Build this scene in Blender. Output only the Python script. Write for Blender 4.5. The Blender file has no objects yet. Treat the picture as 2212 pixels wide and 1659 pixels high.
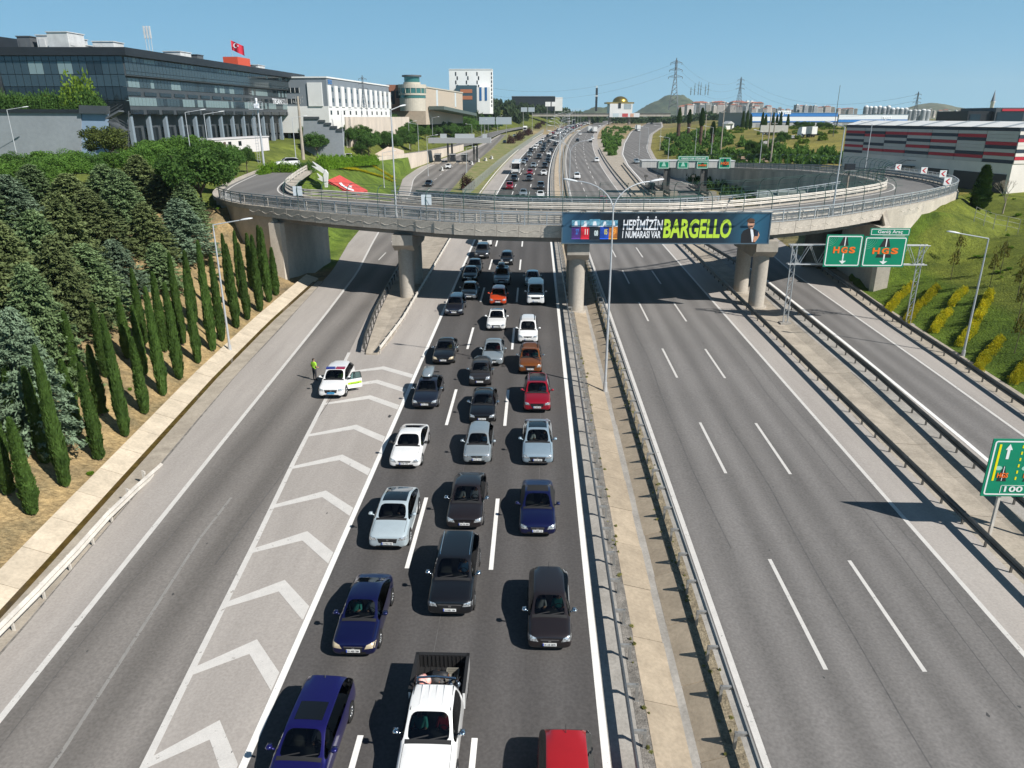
import bpy, bmesh, math, random
import numpy as np
from mathutils import Vector, Matrix
rnd = random.Random(7)
SC = bpy.context.scene
COL = SC.collection
R = math.radians
# ------------------------------------------------------------------ camera
F_PX, CXP, CYP, CAMH = 1587.0, 1106.0, 829.5, 19.6     # photo measured on a 2212 x 1659 copy
PITCH, YAW = R(20.0), R(1.75)
cam = bpy.data.cameras.new('camera')
cam.sensor_width = 36.0
cam.lens = 36.0 * F_PX / 2212.0
cam.clip_start = 0.5
cam.clip_end = 30000
camo = bpy.data.objects.new('camera', cam)
COL.objects.link(camo)
camo.location = (0, 0, CAMH)
camo.rotation_euler = (R(90) - PITCH, 0, YAW)
SC.camera = camo
# ------------------------------------------------------------------ sky and sun
SUN_EL, SUN_AZ = R(41), R(123)          # azimuth clockwise from +Y
sun_dir = Vector((math.sin(SUN_AZ) * math.cos(SUN_EL), math.cos(SUN_AZ) * math.cos(SUN_EL), math.sin(SUN_EL)))
W = bpy.data.worlds.new('World')
SC.world = W
W.use_nodes = True
nt = W.node_tree
bgn = nt.nodes['Background']
sky = nt.nodes.new('ShaderNodeTexSky')
sky.sky_type = 'NISHITA'
sky.sun_disc = False
sky.sun_elevation = SUN_EL
sky.sun_rotation = SUN_AZ
sky.air_density = 1.0
sky.dust_density = 0.3
sky.ozone_density = 2.0
sky.altitude = 9000
hz = nt.nodes.new('ShaderNodeMix'); hz.data_type = 'RGBA'; hz.inputs[0].default_value = 0.66   # a thin even summer haze over the whole sky
hz.inputs[7].default_value = (2.3, 5.9, 8.3, 1)
sg_ = nt.nodes.new('ShaderNodeSeparateXYZ'); tg_ = nt.nodes.new('ShaderNodeTexCoord'); nt.links.new(tg_.outputs['Generated'], sg_.inputs[0])   # the haze thins towards the zenith
m1_ = nt.nodes.new('ShaderNodeMath'); m1_.operation = 'SUBTRACT'; m1_.inputs[0].default_value = 1.0; m1_.use_clamp = True; nt.links.new(sg_.outputs[2], m1_.inputs[1])
m2_ = nt.nodes.new('ShaderNodeMath'); m2_.operation = 'POWER'; m2_.inputs[1].default_value = 2.0; nt.links.new(m1_.outputs[0], m2_.inputs[0])
m3_ = nt.nodes.new('ShaderNodeMath'); m3_.operation = 'MULTIPLY'; m3_.inputs[1].default_value = 0.74; nt.links.new(m2_.outputs[0], m3_.inputs[0]); nt.links.new(m3_.outputs[0], hz.inputs[0])
nt.links.new(sky.outputs[0], hz.inputs[6]); nt.links.new(hz.outputs[2], bgn.inputs[0])
bgn.inputs[1].default_value = 0.082
sl = bpy.data.lights.new('sun', 'SUN')
sl.energy = 5.0
sl.angle = R(0.53)
sl.color = (1.0, 0.955, 0.89)
so = bpy.data.objects.new('sun', sl)
COL.objects.link(so)
so.rotation_euler = sun_dir.to_track_quat('Z', 'Y').to_euler()
so.location = (60, -40, 90)
vs = SC.view_settings
vs.view_transform = 'Standard'
vs.look = 'None'
vs.exposure = 0.33
vs.gamma = 1.0
vs.use_curve_mapping = False
SC.cycles.use_denoising = True
SC.cycles.max_bounces = 6
SC.cycles.transparent_max_bounces = 12
SC.cycles.caustics_reflective = False
SC.cycles.caustics_refractive = False
# ------------------------------------------------------------------ the place: the motorway climbs 1.1 degrees away from here
SL = math.tan(R(1.1))
def ZR(y):
    if y < 620: return SL * y
    t = min(1.0, (y - 620) / 500.0)
    return SL * 620 + SL * 500 * (t - t * t / 2)
SLANG = math.atan(SL)
def DX(y):                                # the road bends right beyond the bridge
    return 0.0 if y < 110 else 1.25e-4 * (min(y, 1000) - 110) ** 2
def ray(x, y):
    u = (x - CXP) / F_PX; v = -(y - CYP) / F_PX
    cf = math.cos(PITCH) + v * math.sin(PITCH); cz = -math.sin(PITCH) + v * math.cos(PITCH)
    return Vector((math.cos(YAW) * u - math.sin(YAW) * cf, math.sin(YAW) * u + math.cos(YAW) * cf, cz))
def G(x, y, dz=0.0):                      # pixel to the road plane (dz above it)
    d = ray(x, y); t = (dz - CAMH) / (d.z - SL * d.y)
    return Vector((d.x * t, d.y * t, CAMH + d.z * t))
def PX(p):                                # point to pixel
    r = p[0] * math.cos(YAW) + p[1] * math.sin(YAW); f = -p[0] * math.sin(YAW) + p[1] * math.cos(YAW); z = p[2] - CAMH
    zc = f * math.cos(PITCH) - z * math.sin(PITCH)
    return CXP + F_PX * r / zc, CYP - F_PX * (f * math.sin(PITCH) + z * math.cos(PITCH)) / zc
def GZ(x, y, z):                          # pixel to a level plane
    d = ray(x, y); t = (z - CAMH) / d.z
    return Vector((d.x * t, d.y * t, z))
def AT(x, y, Y):
    d = ray(x, y); t = Y / d.y
    return Vector((d.x * t, Y, CAMH + d.z * t))
def lerp(a, b, t): return a + (b - a) * t
def interp(x, tab):
    if x <= tab[0][0]: return tab[0][1]
    for (x0, y0), (x1, y1) in zip(tab, tab[1:]):
        if x <= x1: return y0 + (y1 - y0) * (x - x0) / (x1 - x0)
    return tab[-1][1]
def smooth_tab(x, tab):
    return interp(x, tab)
# ------------------------------------------------------------------ materials
MATS = {}
def mat(name, col, rough=0.6, metal=0.0, var=0.0, scale=1.0, stretch=(1, 1, 1), bump=0.0, bscale=None, col2=None, coat=0.0,
        emis=0.0, trans=0.0, spec=None, fine=0.0, fscale=30.0, alpha=1.0, detail=6.0, obrand=0.0, contrast=(0.35, 0.65)):
    if name in MATS: return MATS[name]
    m = bpy.data.materials.new(name); m.use_nodes = True
    t = m.node_tree; N = t.nodes; Lk = t.links
    b = N['Principled BSDF']
    col = tuple(col)
    b.inputs['Base Color'].default_value = (*col, 1)
    b.inputs['Roughness'].default_value = rough
    b.inputs['Metallic'].default_value = metal
    if spec is not None: b.inputs['Specular IOR Level'].default_value = spec
    if coat: b.inputs['Coat Weight'].default_value = coat; b.inputs['Coat Roughness'].default_value = 0.03
    if emis: b.inputs['Emission Color'].default_value = (*col, 1); b.inputs['Emission Strength'].default_value = emis
    if trans: b.inputs['Transmission Weight'].default_value = trans
    if alpha < 1: b.inputs['Alpha'].default_value = alpha
    tc = N.new('ShaderNodeTexCoord'); mp = N.new('ShaderNodeMapping')
    mp.inputs['Scale'].default_value = stretch
    Lk.new(tc.outputs['Object'], mp.inputs[0])
    src = None
    if var or col2:
        nz = N.new('ShaderNodeTexNoise'); nz.inputs['Scale'].default_value = scale; nz.inputs['Detail'].default_value = detail
        nz.inputs['Roughness'].default_value = 0.6
        Lk.new(mp.outputs[0], nz.inputs['Vector'])
        rp = N.new('ShaderNodeValToRGB')
        rp.color_ramp.elements[0].position, rp.color_ramp.elements[1].position = contrast
        c2 = tuple(col2) if col2 else tuple(min(1, c * (1 + var)) for c in col)
        c1 = col if col2 else tuple(c * (1 - var) for c in col)
        rp.color_ramp.elements[0].color = (*c1, 1); rp.color_ramp.elements[1].color = (*c2, 1)
        Lk.new(nz.outputs[0], rp.inputs[0]); src = rp.outputs[0]
    if fine:
        nf = N.new('ShaderNodeTexNoise'); nf.inputs['Scale'].default_value = fscale; nf.inputs['Detail'].default_value = 4
        Lk.new(tc.outputs['Object'], nf.inputs['Vector'])
        mr = N.new('ShaderNodeMapRange'); mr.inputs['From Min'].default_value = 0.3; mr.inputs['From Max'].default_value = 0.7
        mr.inputs['To Min'].default_value = 1 - fine; mr.inputs['To Max'].default_value = 1 + fine
        Lk.new(nf.outputs[0], mr.inputs[0])
        mx = N.new('ShaderNodeMix'); mx.data_type = 'RGBA'; mx.blend_type = 'MULTIPLY'; mx.inputs[0].default_value = 1
        if src: Lk.new(src, mx.inputs[6])
        else: mx.inputs[6].default_value = (*col, 1)
        Lk.new(mr.outputs[0], mx.inputs[7]); src = mx.outputs[2]
    if obrand:
        oi = N.new('ShaderNodeObjectInfo'); mr = N.new('ShaderNodeMapRange')
        mr.inputs['To Min'].default_value = 1 - obrand; mr.inputs['To Max'].default_value = 1 + obrand
        Lk.new(oi.outputs['Random'], mr.inputs[0])
        mx = N.new('ShaderNodeMix'); mx.data_type = 'RGBA'; mx.blend_type = 'MULTIPLY'; mx.inputs[0].default_value = 1
        if src: Lk.new(src, mx.inputs[6])
        else: mx.inputs[6].default_value = (*col, 1)
        Lk.new(mr.outputs[0], mx.inputs[7]); src = mx.outputs[2]
    if src: Lk.new(src, b.inputs['Base Color'])
    if bump:
        nb = N.new('ShaderNodeTexNoise'); nb.inputs['Scale'].default_value = bscale or scale * 4; nb.inputs['Detail'].default_value = 5
        Lk.new(mp.outputs[0], nb.inputs['Vector'])
        bp = N.new('ShaderNodeBump'); bp.inputs['Strength'].default_value = bump; bp.inputs['Distance'].default_value = 0.1
        Lk.new(nb.outputs[0], bp.inputs['Height']); Lk.new(bp.outputs[0], b.inputs['Normal'])
    MATS[name] = m
    return m
def leafmat(name, c1, c2, trans=0.25):
    if name in MATS: return MATS[name]
    m = mat(name, c1, 0.75, var=0.0, col2=c2, scale=0.9, obrand=0.22, spec=0.2, contrast=(0.3, 0.7))
    t = m.node_tree; N = t.nodes; b = N['Principled BSDF']; out = N['Material Output']
    tr = N.new('ShaderNodeBsdfTranslucent'); mx = N.new('ShaderNodeMixShader'); mx.inputs[0].default_value = trans
    t.links.new(b.inputs['Base Color'].links[0].from_socket, tr.inputs[0])
    t.links.new(b.outputs[0], mx.inputs[1]); t.links.new(tr.outputs[0], mx.inputs[2]); t.links.new(mx.outputs[0], out.inputs[0])
    return m
# ------------------------------------------------------------------ mesh helpers
class MB:
    def __init__(s): s.v = []; s.f = []; s.m = []
    def add(s, vs, fs, mi=0):
        o = len(s.v); s.v += [tuple(p) for p in vs]; s.f += [tuple(i + o for i in f) for f in fs]; s.m += [mi] * len(fs)
        return s
    def quad(s, a, b, c, d, mi=0): return s.add([a, b, c, d], [(0, 1, 2, 3)], mi)
    def box(s, c, d, rot=None, mi=0, taper=1.0):
        x, y, z = (k / 2 for k in d)
        P = [(-x, -y, -z), (x, -y, -z), (x, y, -z), (-x, y, -z), (-x * taper, -y * taper, z), (x * taper, -y * taper, z), (x * taper, y * taper, z), (-x * taper, y * taper, z)]
        c = Vector(c)
        if rot is not None:
            M_ = rot if isinstance(rot, Matrix) else Matrix.Rotation(rot, 3, 'Z')
            P = [tuple(c + M_ @ Vector(p)) for p in P]
        else: P = [(c.x + p[0], c.y + p[1], c.z + p[2]) for p in P]
        return s.add(P, [(0, 3, 2, 1), (4, 5, 6, 7), (0, 1, 5, 4), (1, 2, 6, 5), (2, 3, 7, 6), (3, 0, 4, 7)], mi)
    def bx(s, x0, x1, y0, y1, z0, z1, mi=0): return s.box(((x0 + x1) / 2, (y0 + y1) / 2, (z0 + z1) / 2), (x1 - x0, y1 - y0, z1 - z0), None, mi)
    def tube(s, a, b, r0, r1=None, n=8, cap=True, mi=0):
        a = Vector(a); b = Vector(b); r1 = r0 if r1 is None else r1
        d = (b - a); d = d.normalized() if d.length > 1e-9 else Vector((0, 0, 1))
        u = d.orthogonal().normalized(); w = d.cross(u)
        P = []
        for c, r in ((a, r0), (b, r1)):
            for k in range(n):
                t = 2 * math.pi * k / n + math.pi / n
                P.append(c + u * math.cos(t) * r + w * math.sin(t) * r)
        fs = [(k, (k + 1) % n, n + (k + 1) % n, n + k) for k in range(n)]
        if cap: fs += [tuple(range(n - 1, -1, -1)), tuple(range(n, 2 * n))]
        return s.add(P, fs, mi)
    def path(s, pts, r, n=6, mi=0):
        for a, b in zip(pts, pts[1:]): s.tube(a, b, r, r, n, True, mi)
        return s
    def beam(s, a, b, w, h, mi=0, up=(0, 0, 1)):
        a = Vector(a); b = Vector(b); d = (b - a).normalized(); u = Vector(up)
        r_ = d.cross(u)
        r_ = r_.normalized() if r_.length > 1e-6 else Vector((1, 0, 0))
        u = r_.cross(d)
        P = []
        for c in (a, b):
            for sx, sz in ((-1, -1), (1, -1), (1, 1), (-1, 1)): P.append(c + r_ * sx * w / 2 + u * sz * h / 2)
        return s.add(P, [(0, 1, 2, 3), (7, 6, 5, 4), (0, 4, 5, 1), (1, 5, 6, 2), (2, 6, 7, 3), (3, 7, 4, 0)], mi)
    def sweep(s, path, prof, closed=True, cap=True, mi=0, up=(0, 0, 1)):
        # profile points (side, up) swept along path
        n = len(prof); rows = []
        for i, p in enumerate(path):
            p = Vector(p)
            d = Vector(path[min(i + 1, len(path) - 1)]) - Vector(path[max(i - 1, 0)])
            d.z = 0; d.normalize()
            r_ = Vector((d.y, -d.x, 0))
            rows.append([p + r_ * a + Vector((0, 0, b)) for a, b in prof])
        vs = [q for r in rows for q in r]; fs = []
        for i in range(len(rows) - 1):
            for k in range(n if closed else n - 1):
                k2 = (k + 1) % n
                fs.append((i * n + k, i * n + k2, (i + 1) * n + k2, (i + 1) * n + k))
        if cap and closed: fs += [tuple(range(n - 1, -1, -1)), tuple((len(rows) - 1) * n + k for k in range(n))]
        return s.add(vs, fs, mi)
    def prism(s, poly, h0, h1, axis='z', mi=0):
        n = len(poly)
        if axis == 'z': P = [(x, y, h0) for x, y in poly] + [(x, y, h1) for x, y in poly]
        elif axis == 'y': P = [(x, h0, y) for x, y in poly] + [(x, h1, y) for x, y in poly]
        else: P = [(h0, x, y) for x, y in poly] + [(h1, x, y) for x, y in poly]
        return s.add(P, [tuple(range(n - 1, -1, -1)), tuple(range(n, 2 * n))] + [(k, (k + 1) % n, n + (k + 1) % n, n + k) for k in range(n)], mi)
    def lathe(s, prof, n=16, mi=0, c=(0, 0, 0)):
        P = []
        for r, z in prof:
            for k in range(n):
                t = 2 * math.pi * k / n; P.append((c[0] + r * math.cos(t), c[1] + r * math.sin(t), c[2] + z))
        fs = [(i * n + k, i * n + (k + 1) % n, (i + 1) * n + (k + 1) % n, (i + 1) * n + k) for i in range(len(prof) - 1) for k in range(n)]
        return s.add(P, fs, mi)
    def mesh(s, name, mats, smooth=False, recalc=True):
        me = bpy.data.meshes.new(name)
        me.from_pydata(s.v, [], s.f)
        for m_ in (mats if isinstance(mats, (list, tuple)) else [mats]): me.materials.append(m_)
        if any(s.m): me.polygons.foreach_set('material_index', s.m)
        if recalc:
            bm = bmesh.new(); bm.from_mesh(me); bmesh.ops.recalc_face_normals(bm, faces=bm.faces); bm.to_mesh(me); bm.free()
        if smooth: me.polygons.foreach_set('use_smooth', [True] * len(me.polygons))
        me.update()
        return me
    def build(s, name, mats, parent=None, smooth=False, loc=None, rz=None, recalc=True):
        return obj(name, s.mesh(name, mats, smooth, recalc), parent, loc, rz)
def bxb(a, *r, **k): return MB().bx(*a).build(*r, **k)
def obj(name, me, parent=None, loc=None, rz=None):
    o = bpy.data.objects.new(name, me); COL.objects.link(o)
    if parent is not None: o.parent = parent
    if loc is not None: o.location = loc
    if rz is not None: o.rotation_euler = (0, 0, rz)
    return o
def tag(o, label=None, cat=None, group=None, kind=None):
    if label: o['label'] = label
    if cat: o['category'] = cat
    if group: o['group'] = group
    if kind: o['kind'] = kind
    return o
def thing(name, label, cat, loc=(0, 0, 0), rz=0.0, group=None):
    o = bpy.data.objects.new(name, None); COL.objects.link(o)
    o.location = loc; o.rotation_euler = (0, 0, rz); o.empty_display_size = 0.3
    return tag(o, label, cat, group)
def kids(o): return [c for c in COL.objects if c.parent == o]
CHILD = {}
def copy_tree(o, loc=None, rz=None, label=None, group=None, scale=None, chs=None):
    c = o.copy(); COL.objects.link(c)
    if loc is not None: c.location = loc
    if rz is not None: c.rotation_euler = (c.rotation_euler[0], c.rotation_euler[1], rz)
    if scale is not None: c.scale = scale if hasattr(scale, '__len__') else (scale,) * 3
    if label: c['label'] = label
    if group: c['group'] = group
    for ch in list(o.children):
        k = ch.copy(); COL.objects.link(k); k.parent = c
        for g in list(ch.children):
            q = g.copy(); COL.objects.link(q); q.parent = k
    return c
def flat_text(name, s, size, loc, rot, m, parent=None, align='CENTER', sx=1.0, depth=0.006, bold=0.0, shear=0.0, spacing=1.0):
    cu = bpy.data.curves.new(name, 'FONT'); cu.body = s; cu.size = size; cu.align_x = align; cu.align_y = 'CENTER'
    cu.extrude = depth; cu.offset = bold; cu.shear = shear; cu.space_character = spacing; cu.resolution_u = 3
    cu.materials.append(m)
    o = bpy.data.objects.new(name, cu); COL.objects.link(o); o.parent = parent
    o.location = loc; o.rotation_euler = rot; o.scale = (sx, 1, 1)
    return o
FRONT = (R(90), 0, 0)                     # text that faces -Y
# ================================================================== terrain
XLB = [(-40, -20.6), (15, -22.0), (25, -22.9), (34, -23.8), (52, -25.5), (67, -26.4), (76, -27), (90, -27.3), (108, -28.8), (133, -30.8), (164, -31.5), (205, -37.5),
       (239, -38.5), (278, -36), (333, -30), (408, -26.5), (480, -24), (540, -20), (640, 2), (760, 28), (1000, 75)]
XRB = [(-40, 30.5), (25, 32.4), (46, 34.3), (78, 35.4), (87, 36.2), (95, 47), (108, 50.5), (120, 53), (135, 55), (150, 54), (165, 51), (180, 46.5), (195, 43), (210, 41), (223, 40.6), (285, 46), (341, 53),
       (484, 75), (620, 112), (790, 150), (1000, 190)]
NEAR_EDGE = [(-48.5, 134), (-46.6, 119), (-43.8, 103), (-40.3, 93.5), (-35.7, 87.4), (-31.2, 84.2), (-26, 81.0), (-19.7, 77.7), (-14.3, 75.3), (-7, 72.3), (2.6, 70.9), (12, 70.6),
             (20, 71.9), (29.4, 76.6), (37.8, 83.2), (45.2, 89.6), (51.5, 96), (55.8, 101.6), (58.6, 108.5), (60.2, 115), (61.6, 122), (62.8, 132), (63, 141.5), (61.1, 158.5), (56.9, 174.8), (51.4, 193), (47, 209), (44.2, 226), (44.6, 248)]
DECK_DZ = [(0, 8.3), (18, 8.3), (19, 8.1), (20, 7.8), (21, 7.4), (22, 7.0), (23, 6.2), (24, 5.2), (25, 4.0), (26, 2.8), (27, 1.8), (28, 0.1)]
def catmull(pts, step=1.6):
    P = [Vector(p) for p in pts]; out = []
    for i in range(len(P) - 1):
        p0 = P[max(i - 1, 0)]; p1 = P[i]; p2 = P[i + 1]; p3 = P[min(i + 2, len(P) - 1)]
        n = max(2, int((p2 - p1).length / step))
        for k in range(n):
            t = k / n
            q = 0.5 * ((2 * p1) + (p2 - p0) * t + (2 * p0 - 5 * p1 + 4 * p2 - p3) * t * t + (3 * p1 - p0 - 3 * p2 + p3) * t ** 3)
            out.append((q, i + t))
    out.append((P[-1], len(P) - 1.0))
    return out
NE = catmull(NEAR_EDGE)
NE_XY = np.array([(q.x, q.y) for q, u in NE]); NE_Z = np.array([interp(u, DECK_DZ) for q, u in NE])
UL = [(-43.9, 131.5, 10.86), (-44.9, 142, 10.75), (-49, 156, 10.2), (-52.5, 172, 9.5), (-53, 188, 8.8), (-51.2, 201, 8.35), (-47.8, 214, 8.2), (-44, 229, 8.2), (-41.6, 250, 7.9), (-40, 275, 7.6), (-37.5, 300, 7.5), (-34.5, 330, 7.7), (-30.8, 370, 8.2), (-28, 420, 9.0), (-23.5, 500, 10.4), (-8, 580, 12.4)]
ULP = catmull([Vector(p) for p in UL], 4.0)
UL_A = np.array([tuple(q) for q, u in ULP])
PLANE_L = [(0, 0), (0.8, 0.12), (14, 6.9), (20, 8.4), (45, 9.0), (95, 9.6), (220, 14), (700, 26), (3000, 40)]
HILL_L = [(0, 0), (1.5, 0.3), (14, 4.5), (40, 11), (75, 14.5), (130, 18.5), (260, 24), (700, 20), (3000, 30)]
PLANE_R = [(0, 0), (1.5, 0.05), (18, 5.0), (28, 5.4), (80, 5.6), (3000, 5.6)]
FIELD_R = [(0, 0), (3, 0.3), (30, 4.5), (70, 7.0), (200, 7.5), (3000, 3)]
def terr_dz(X, Y):
    dx = DX(Y) if Y > 110 else 0
    xl = interp(Y, XLB); xr = interp(Y, XRB)
    if X < xl:
        d = xl - X
        w = min(1, max(0, (Y - 225) / 90))
        h = lerp(interp(d, PLANE_L), interp(d, HILL_L), w)
        if 70 < Y < 160:
            sel = slice(0, 24)
            i = int(np.argmin(np.hypot(NE_XY[:40, 0] - X, NE_XY[:40, 1] - Y))); dist = float(np.hypot(NE_XY[i, 0] - X, NE_XY[i, 1] - Y))
            if X < -27: h = max(h, 8.05 * min(1, max(0, (-NE_XY[i, 0] - 29) / 9)) - 0.62 * dist)
        if 128 < Y < 560:               # the upper road is cut into the bank
            q = np.hypot(UL_A[:, 0] - X, UL_A[:, 1] - Y); i = int(np.argmin(q)); t = min(1, max(0, (float(q[i]) - 5.0) / 9.0)); t = t * t * (3 - 2 * t)
            h = lerp(UL_A[i, 2] - ZR(Y) - .12, h, t)
    elif X > xr:
        d = X - xr
        w = min(1, max(0, (Y - 190) / 80))
        h = lerp(interp(d, PLANE_R), interp(d, FIELD_R), w)
        if 60 < Y < 255 and X > 36:
            i = np.argmin(np.hypot(NE_XY[:, 0] - X, NE_XY[:, 1] - Y))
            dist = float(np.hypot(NE_XY[i, 0] - X, NE_XY[i, 1] - Y))
            h = max(h, min(8.0 * min(1, max(0, (NE_XY[i, 0] - 37.3) / 8.5)) if Y < 100 else 8.0, NE_Z[i] - 0.25) - 0.6 * dist)
            # under the loop deck the ground stays below it
            if dist < 8 and X < NE_XY[i, 0]: h = min(h, NE_Z[i] - 1.2)
    else: h = 0.0
    return h
def FARZ(Y):      # the whole land lies back towards level far away
    return ZR(Y) if Y < 620 else max(8.0, ZR(620) - (Y - 620) * 0.0022)
def terr(X, Y):
    h = terr_dz(X, Y)
    base = ZR(min(Y, 700)) if Y < 760 else ZR(700) - (Y - 760) * 0.0016
    if Y > 760: base = max(base, 6.0)
    if Y > 260 and X > interp(Y, XRB) + 20:
        base = min(base, lerp(base, 6.2, min(1, (X - interp(Y, XRB) - 20) / 50)))
    return base + h
def T(x, y, y0=12.0, y1=4000.0):          # pixel to the land
    d = ray(x, y); Y = y0; step = 1.0; prev = None
    while Y < y1:
        t = Y / d.y; z = CAMH + d.z * t; X = d.x * t
        g = z - terr(X, Y)
        if g < 0:
            lo, hi = Y - step, Y
            for _ in range(14):
                m_ = (lo + hi) / 2; t = m_ / d.y
                if CAMH + d.z * t - terr(d.x * t, m_) < 0: hi = m_
                else: lo = m_
            t = hi / d.y
            return Vector((d.x * t, hi, terr(d.x * t, hi)))
        step = 1.0 if Y < 200 else Y * 0.01
        Y += step
    t = y1 / d.y
    return Vector((d.x * t, y1, terr(d.x * t, y1)))
ys = [-25 + 2.5 * i for i in range(78)]
while ys[-1] < 9000: ys.append(ys[-1] * 1.022 + 0.5)
dl = [0, 0.4, 0.8, 1.5, 2.5, 4, 5.5, 7, 8.5, 10, 12, 14, 16, 18, 20, 23, 27, 32, 38, 45, 55, 70, 95, 130, 180, 260, 400, 700, 1300, 3000, 6000]
n_mid = 4
rows = []; cols = []
def gcol(X, Y, d, left):
    if left:
        if Y < 92 and d < 30: return (0.285, 0.235, 0.15)
        if Y < 92: return (0.24, 0.20, 0.10)
        if Y < 235 and d < 14: return (0.10, 0.165, 0.035)
        if Y < 240: return (0.12, 0.165, 0.045)
        return (0.10, 0.13, 0.035)
    if Y < 92 and d < 8: return (0.085, 0.145, 0.025)
    if Y < 130 and d < 34: return (0.12, 0.16, 0.035)
    if Y < 240 and d > 20: return (0.21, 0.19, 0.075)
    if Y < 600: return (0.19, 0.19, 0.065)
    return (0.16, 0.16, 0.075)
gv = []; gc = []
for Y in ys:
    xl = interp(Y, XLB); xr = interp(Y, XRB)
    for d in reversed(dl):
        X = xl - d; z = terr(X, Y)
        if d > 1.5: z += 0.12 * math.sin(X * 0.9 + Y * 0.31) * math.sin(Y * 0.7 - X * .2)
        gv.append((X, Y, z - (0.4 if d == 0 and Y < 92 else 0.06))); gc.append(gcol(X, Y, d, True))
    for k in range(1, n_mid):
        X = lerp(xl, xr, k / n_mid); gv.append((X, Y, terr(X, Y) - 0.5 if Y < 620 else terr(X, Y) - 0.2)); gc.append((0.30, 0.26, 0.19))
    for d in dl:
        X = xr + d; z = terr(X, Y)
        if d > 1.5: z += 0.1 * math.sin(X * 0.8 + Y * 0.4) * math.sin(Y * 0.6)
        gv.append((X, Y, z - 0.06)); gc.append(gcol(X, Y, d, False))
nc = 2 * len(dl) + n_mid - 1
gf = [(r * nc + c, r * nc + c + 1, (r + 1) * nc + c + 1, (r + 1) * nc + c) for r in range(len(ys) - 1) for c in range(nc - 1)]
me = bpy.data.meshes.new('ground'); me.from_pydata(gv, [], gf)
at_ = me.color_attributes.new('soil', 'FLOAT_COLOR', 'POINT')
at_.data.foreach_set('color', [k for c in gc for k in (*c, 1.0)])
me.polygons.foreach_set('use_smooth', [True] * len(me.polygons))
gm = bpy.data.materials.new('ground_cover'); gm.use_nodes = True
t_ = gm.node_tree; N_ = t_.nodes; b_ = N_['Principled BSDF']; b_.inputs['Roughness'].default_value = 0.95; b_.inputs['Specular IOR Level'].default_value = 0.1
va = N_.new('ShaderNodeVertexColor'); va.layer_name = 'soil'
tc = N_.new('ShaderNodeTexCoord')
prev = va.outputs[0]
for sc_, lo_, hi_, tint in ((0.06, 0.65, 1.35, (1.05, 1.0, 0.8)), (0.45, 0.6, 1.4, (1.15, 1.0, 0.85)), (3.5, 0.6, 1.4, (1, 1, 1)), (19.0, 0.7, 1.3, (1, 1, 1))):
    nz = N_.new('ShaderNodeTexNoise'); nz.inputs['Scale'].default_value = sc_; nz.inputs['Detail'].default_value = 6; nz.inputs['Roughness'].default_value = 0.65
    t_.links.new(tc.outputs['Object'], nz.inputs['Vector'])
    rp = N_.new('ShaderNodeValToRGB'); rp.color_ramp.elements[0].position = 0.32; rp.color_ramp.elements[1].position = 0.68
    rp.color_ramp.elements[0].color = (lo_, lo_, lo_, 1); rp.color_ramp.elements[1].color = (hi_ * tint[0], hi_ * tint[1], hi_ * tint[2], 1)
    t_.links.new(nz.outputs[0], rp.inputs[0])
    mx = N_.new('ShaderNodeMix'); mx.data_type = 'RGBA'; mx.blend_type = 'MULTIPLY'; mx.inputs[0].default_value = 0.8
    t_.links.new(prev, mx.inputs[6]); t_.links.new(rp.outputs[0], mx.inputs[7]); prev = mx.outputs[2]
t_.links.new(prev, b_.inputs['Base Color'])
nb = N_.new('ShaderNodeTexNoise'); nb.inputs['Scale'].default_value = 6; nb.inputs['Detail'].default_value = 7
t_.links.new(tc.outputs['Object'], nb.inputs['Vector'])
bp = N_.new('ShaderNodeBump'); bp.inputs['Strength'].default_value = 0.7; bp.inputs['Distance'].default_value = 0.25
t_.links.new(nb.outputs[0], bp.inputs['Height']); t_.links.new(bp.outputs[0], b_.inputs['Normal'])
me.materials.append(gm)
tag(obj('ground', me), kind='structure')
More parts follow.
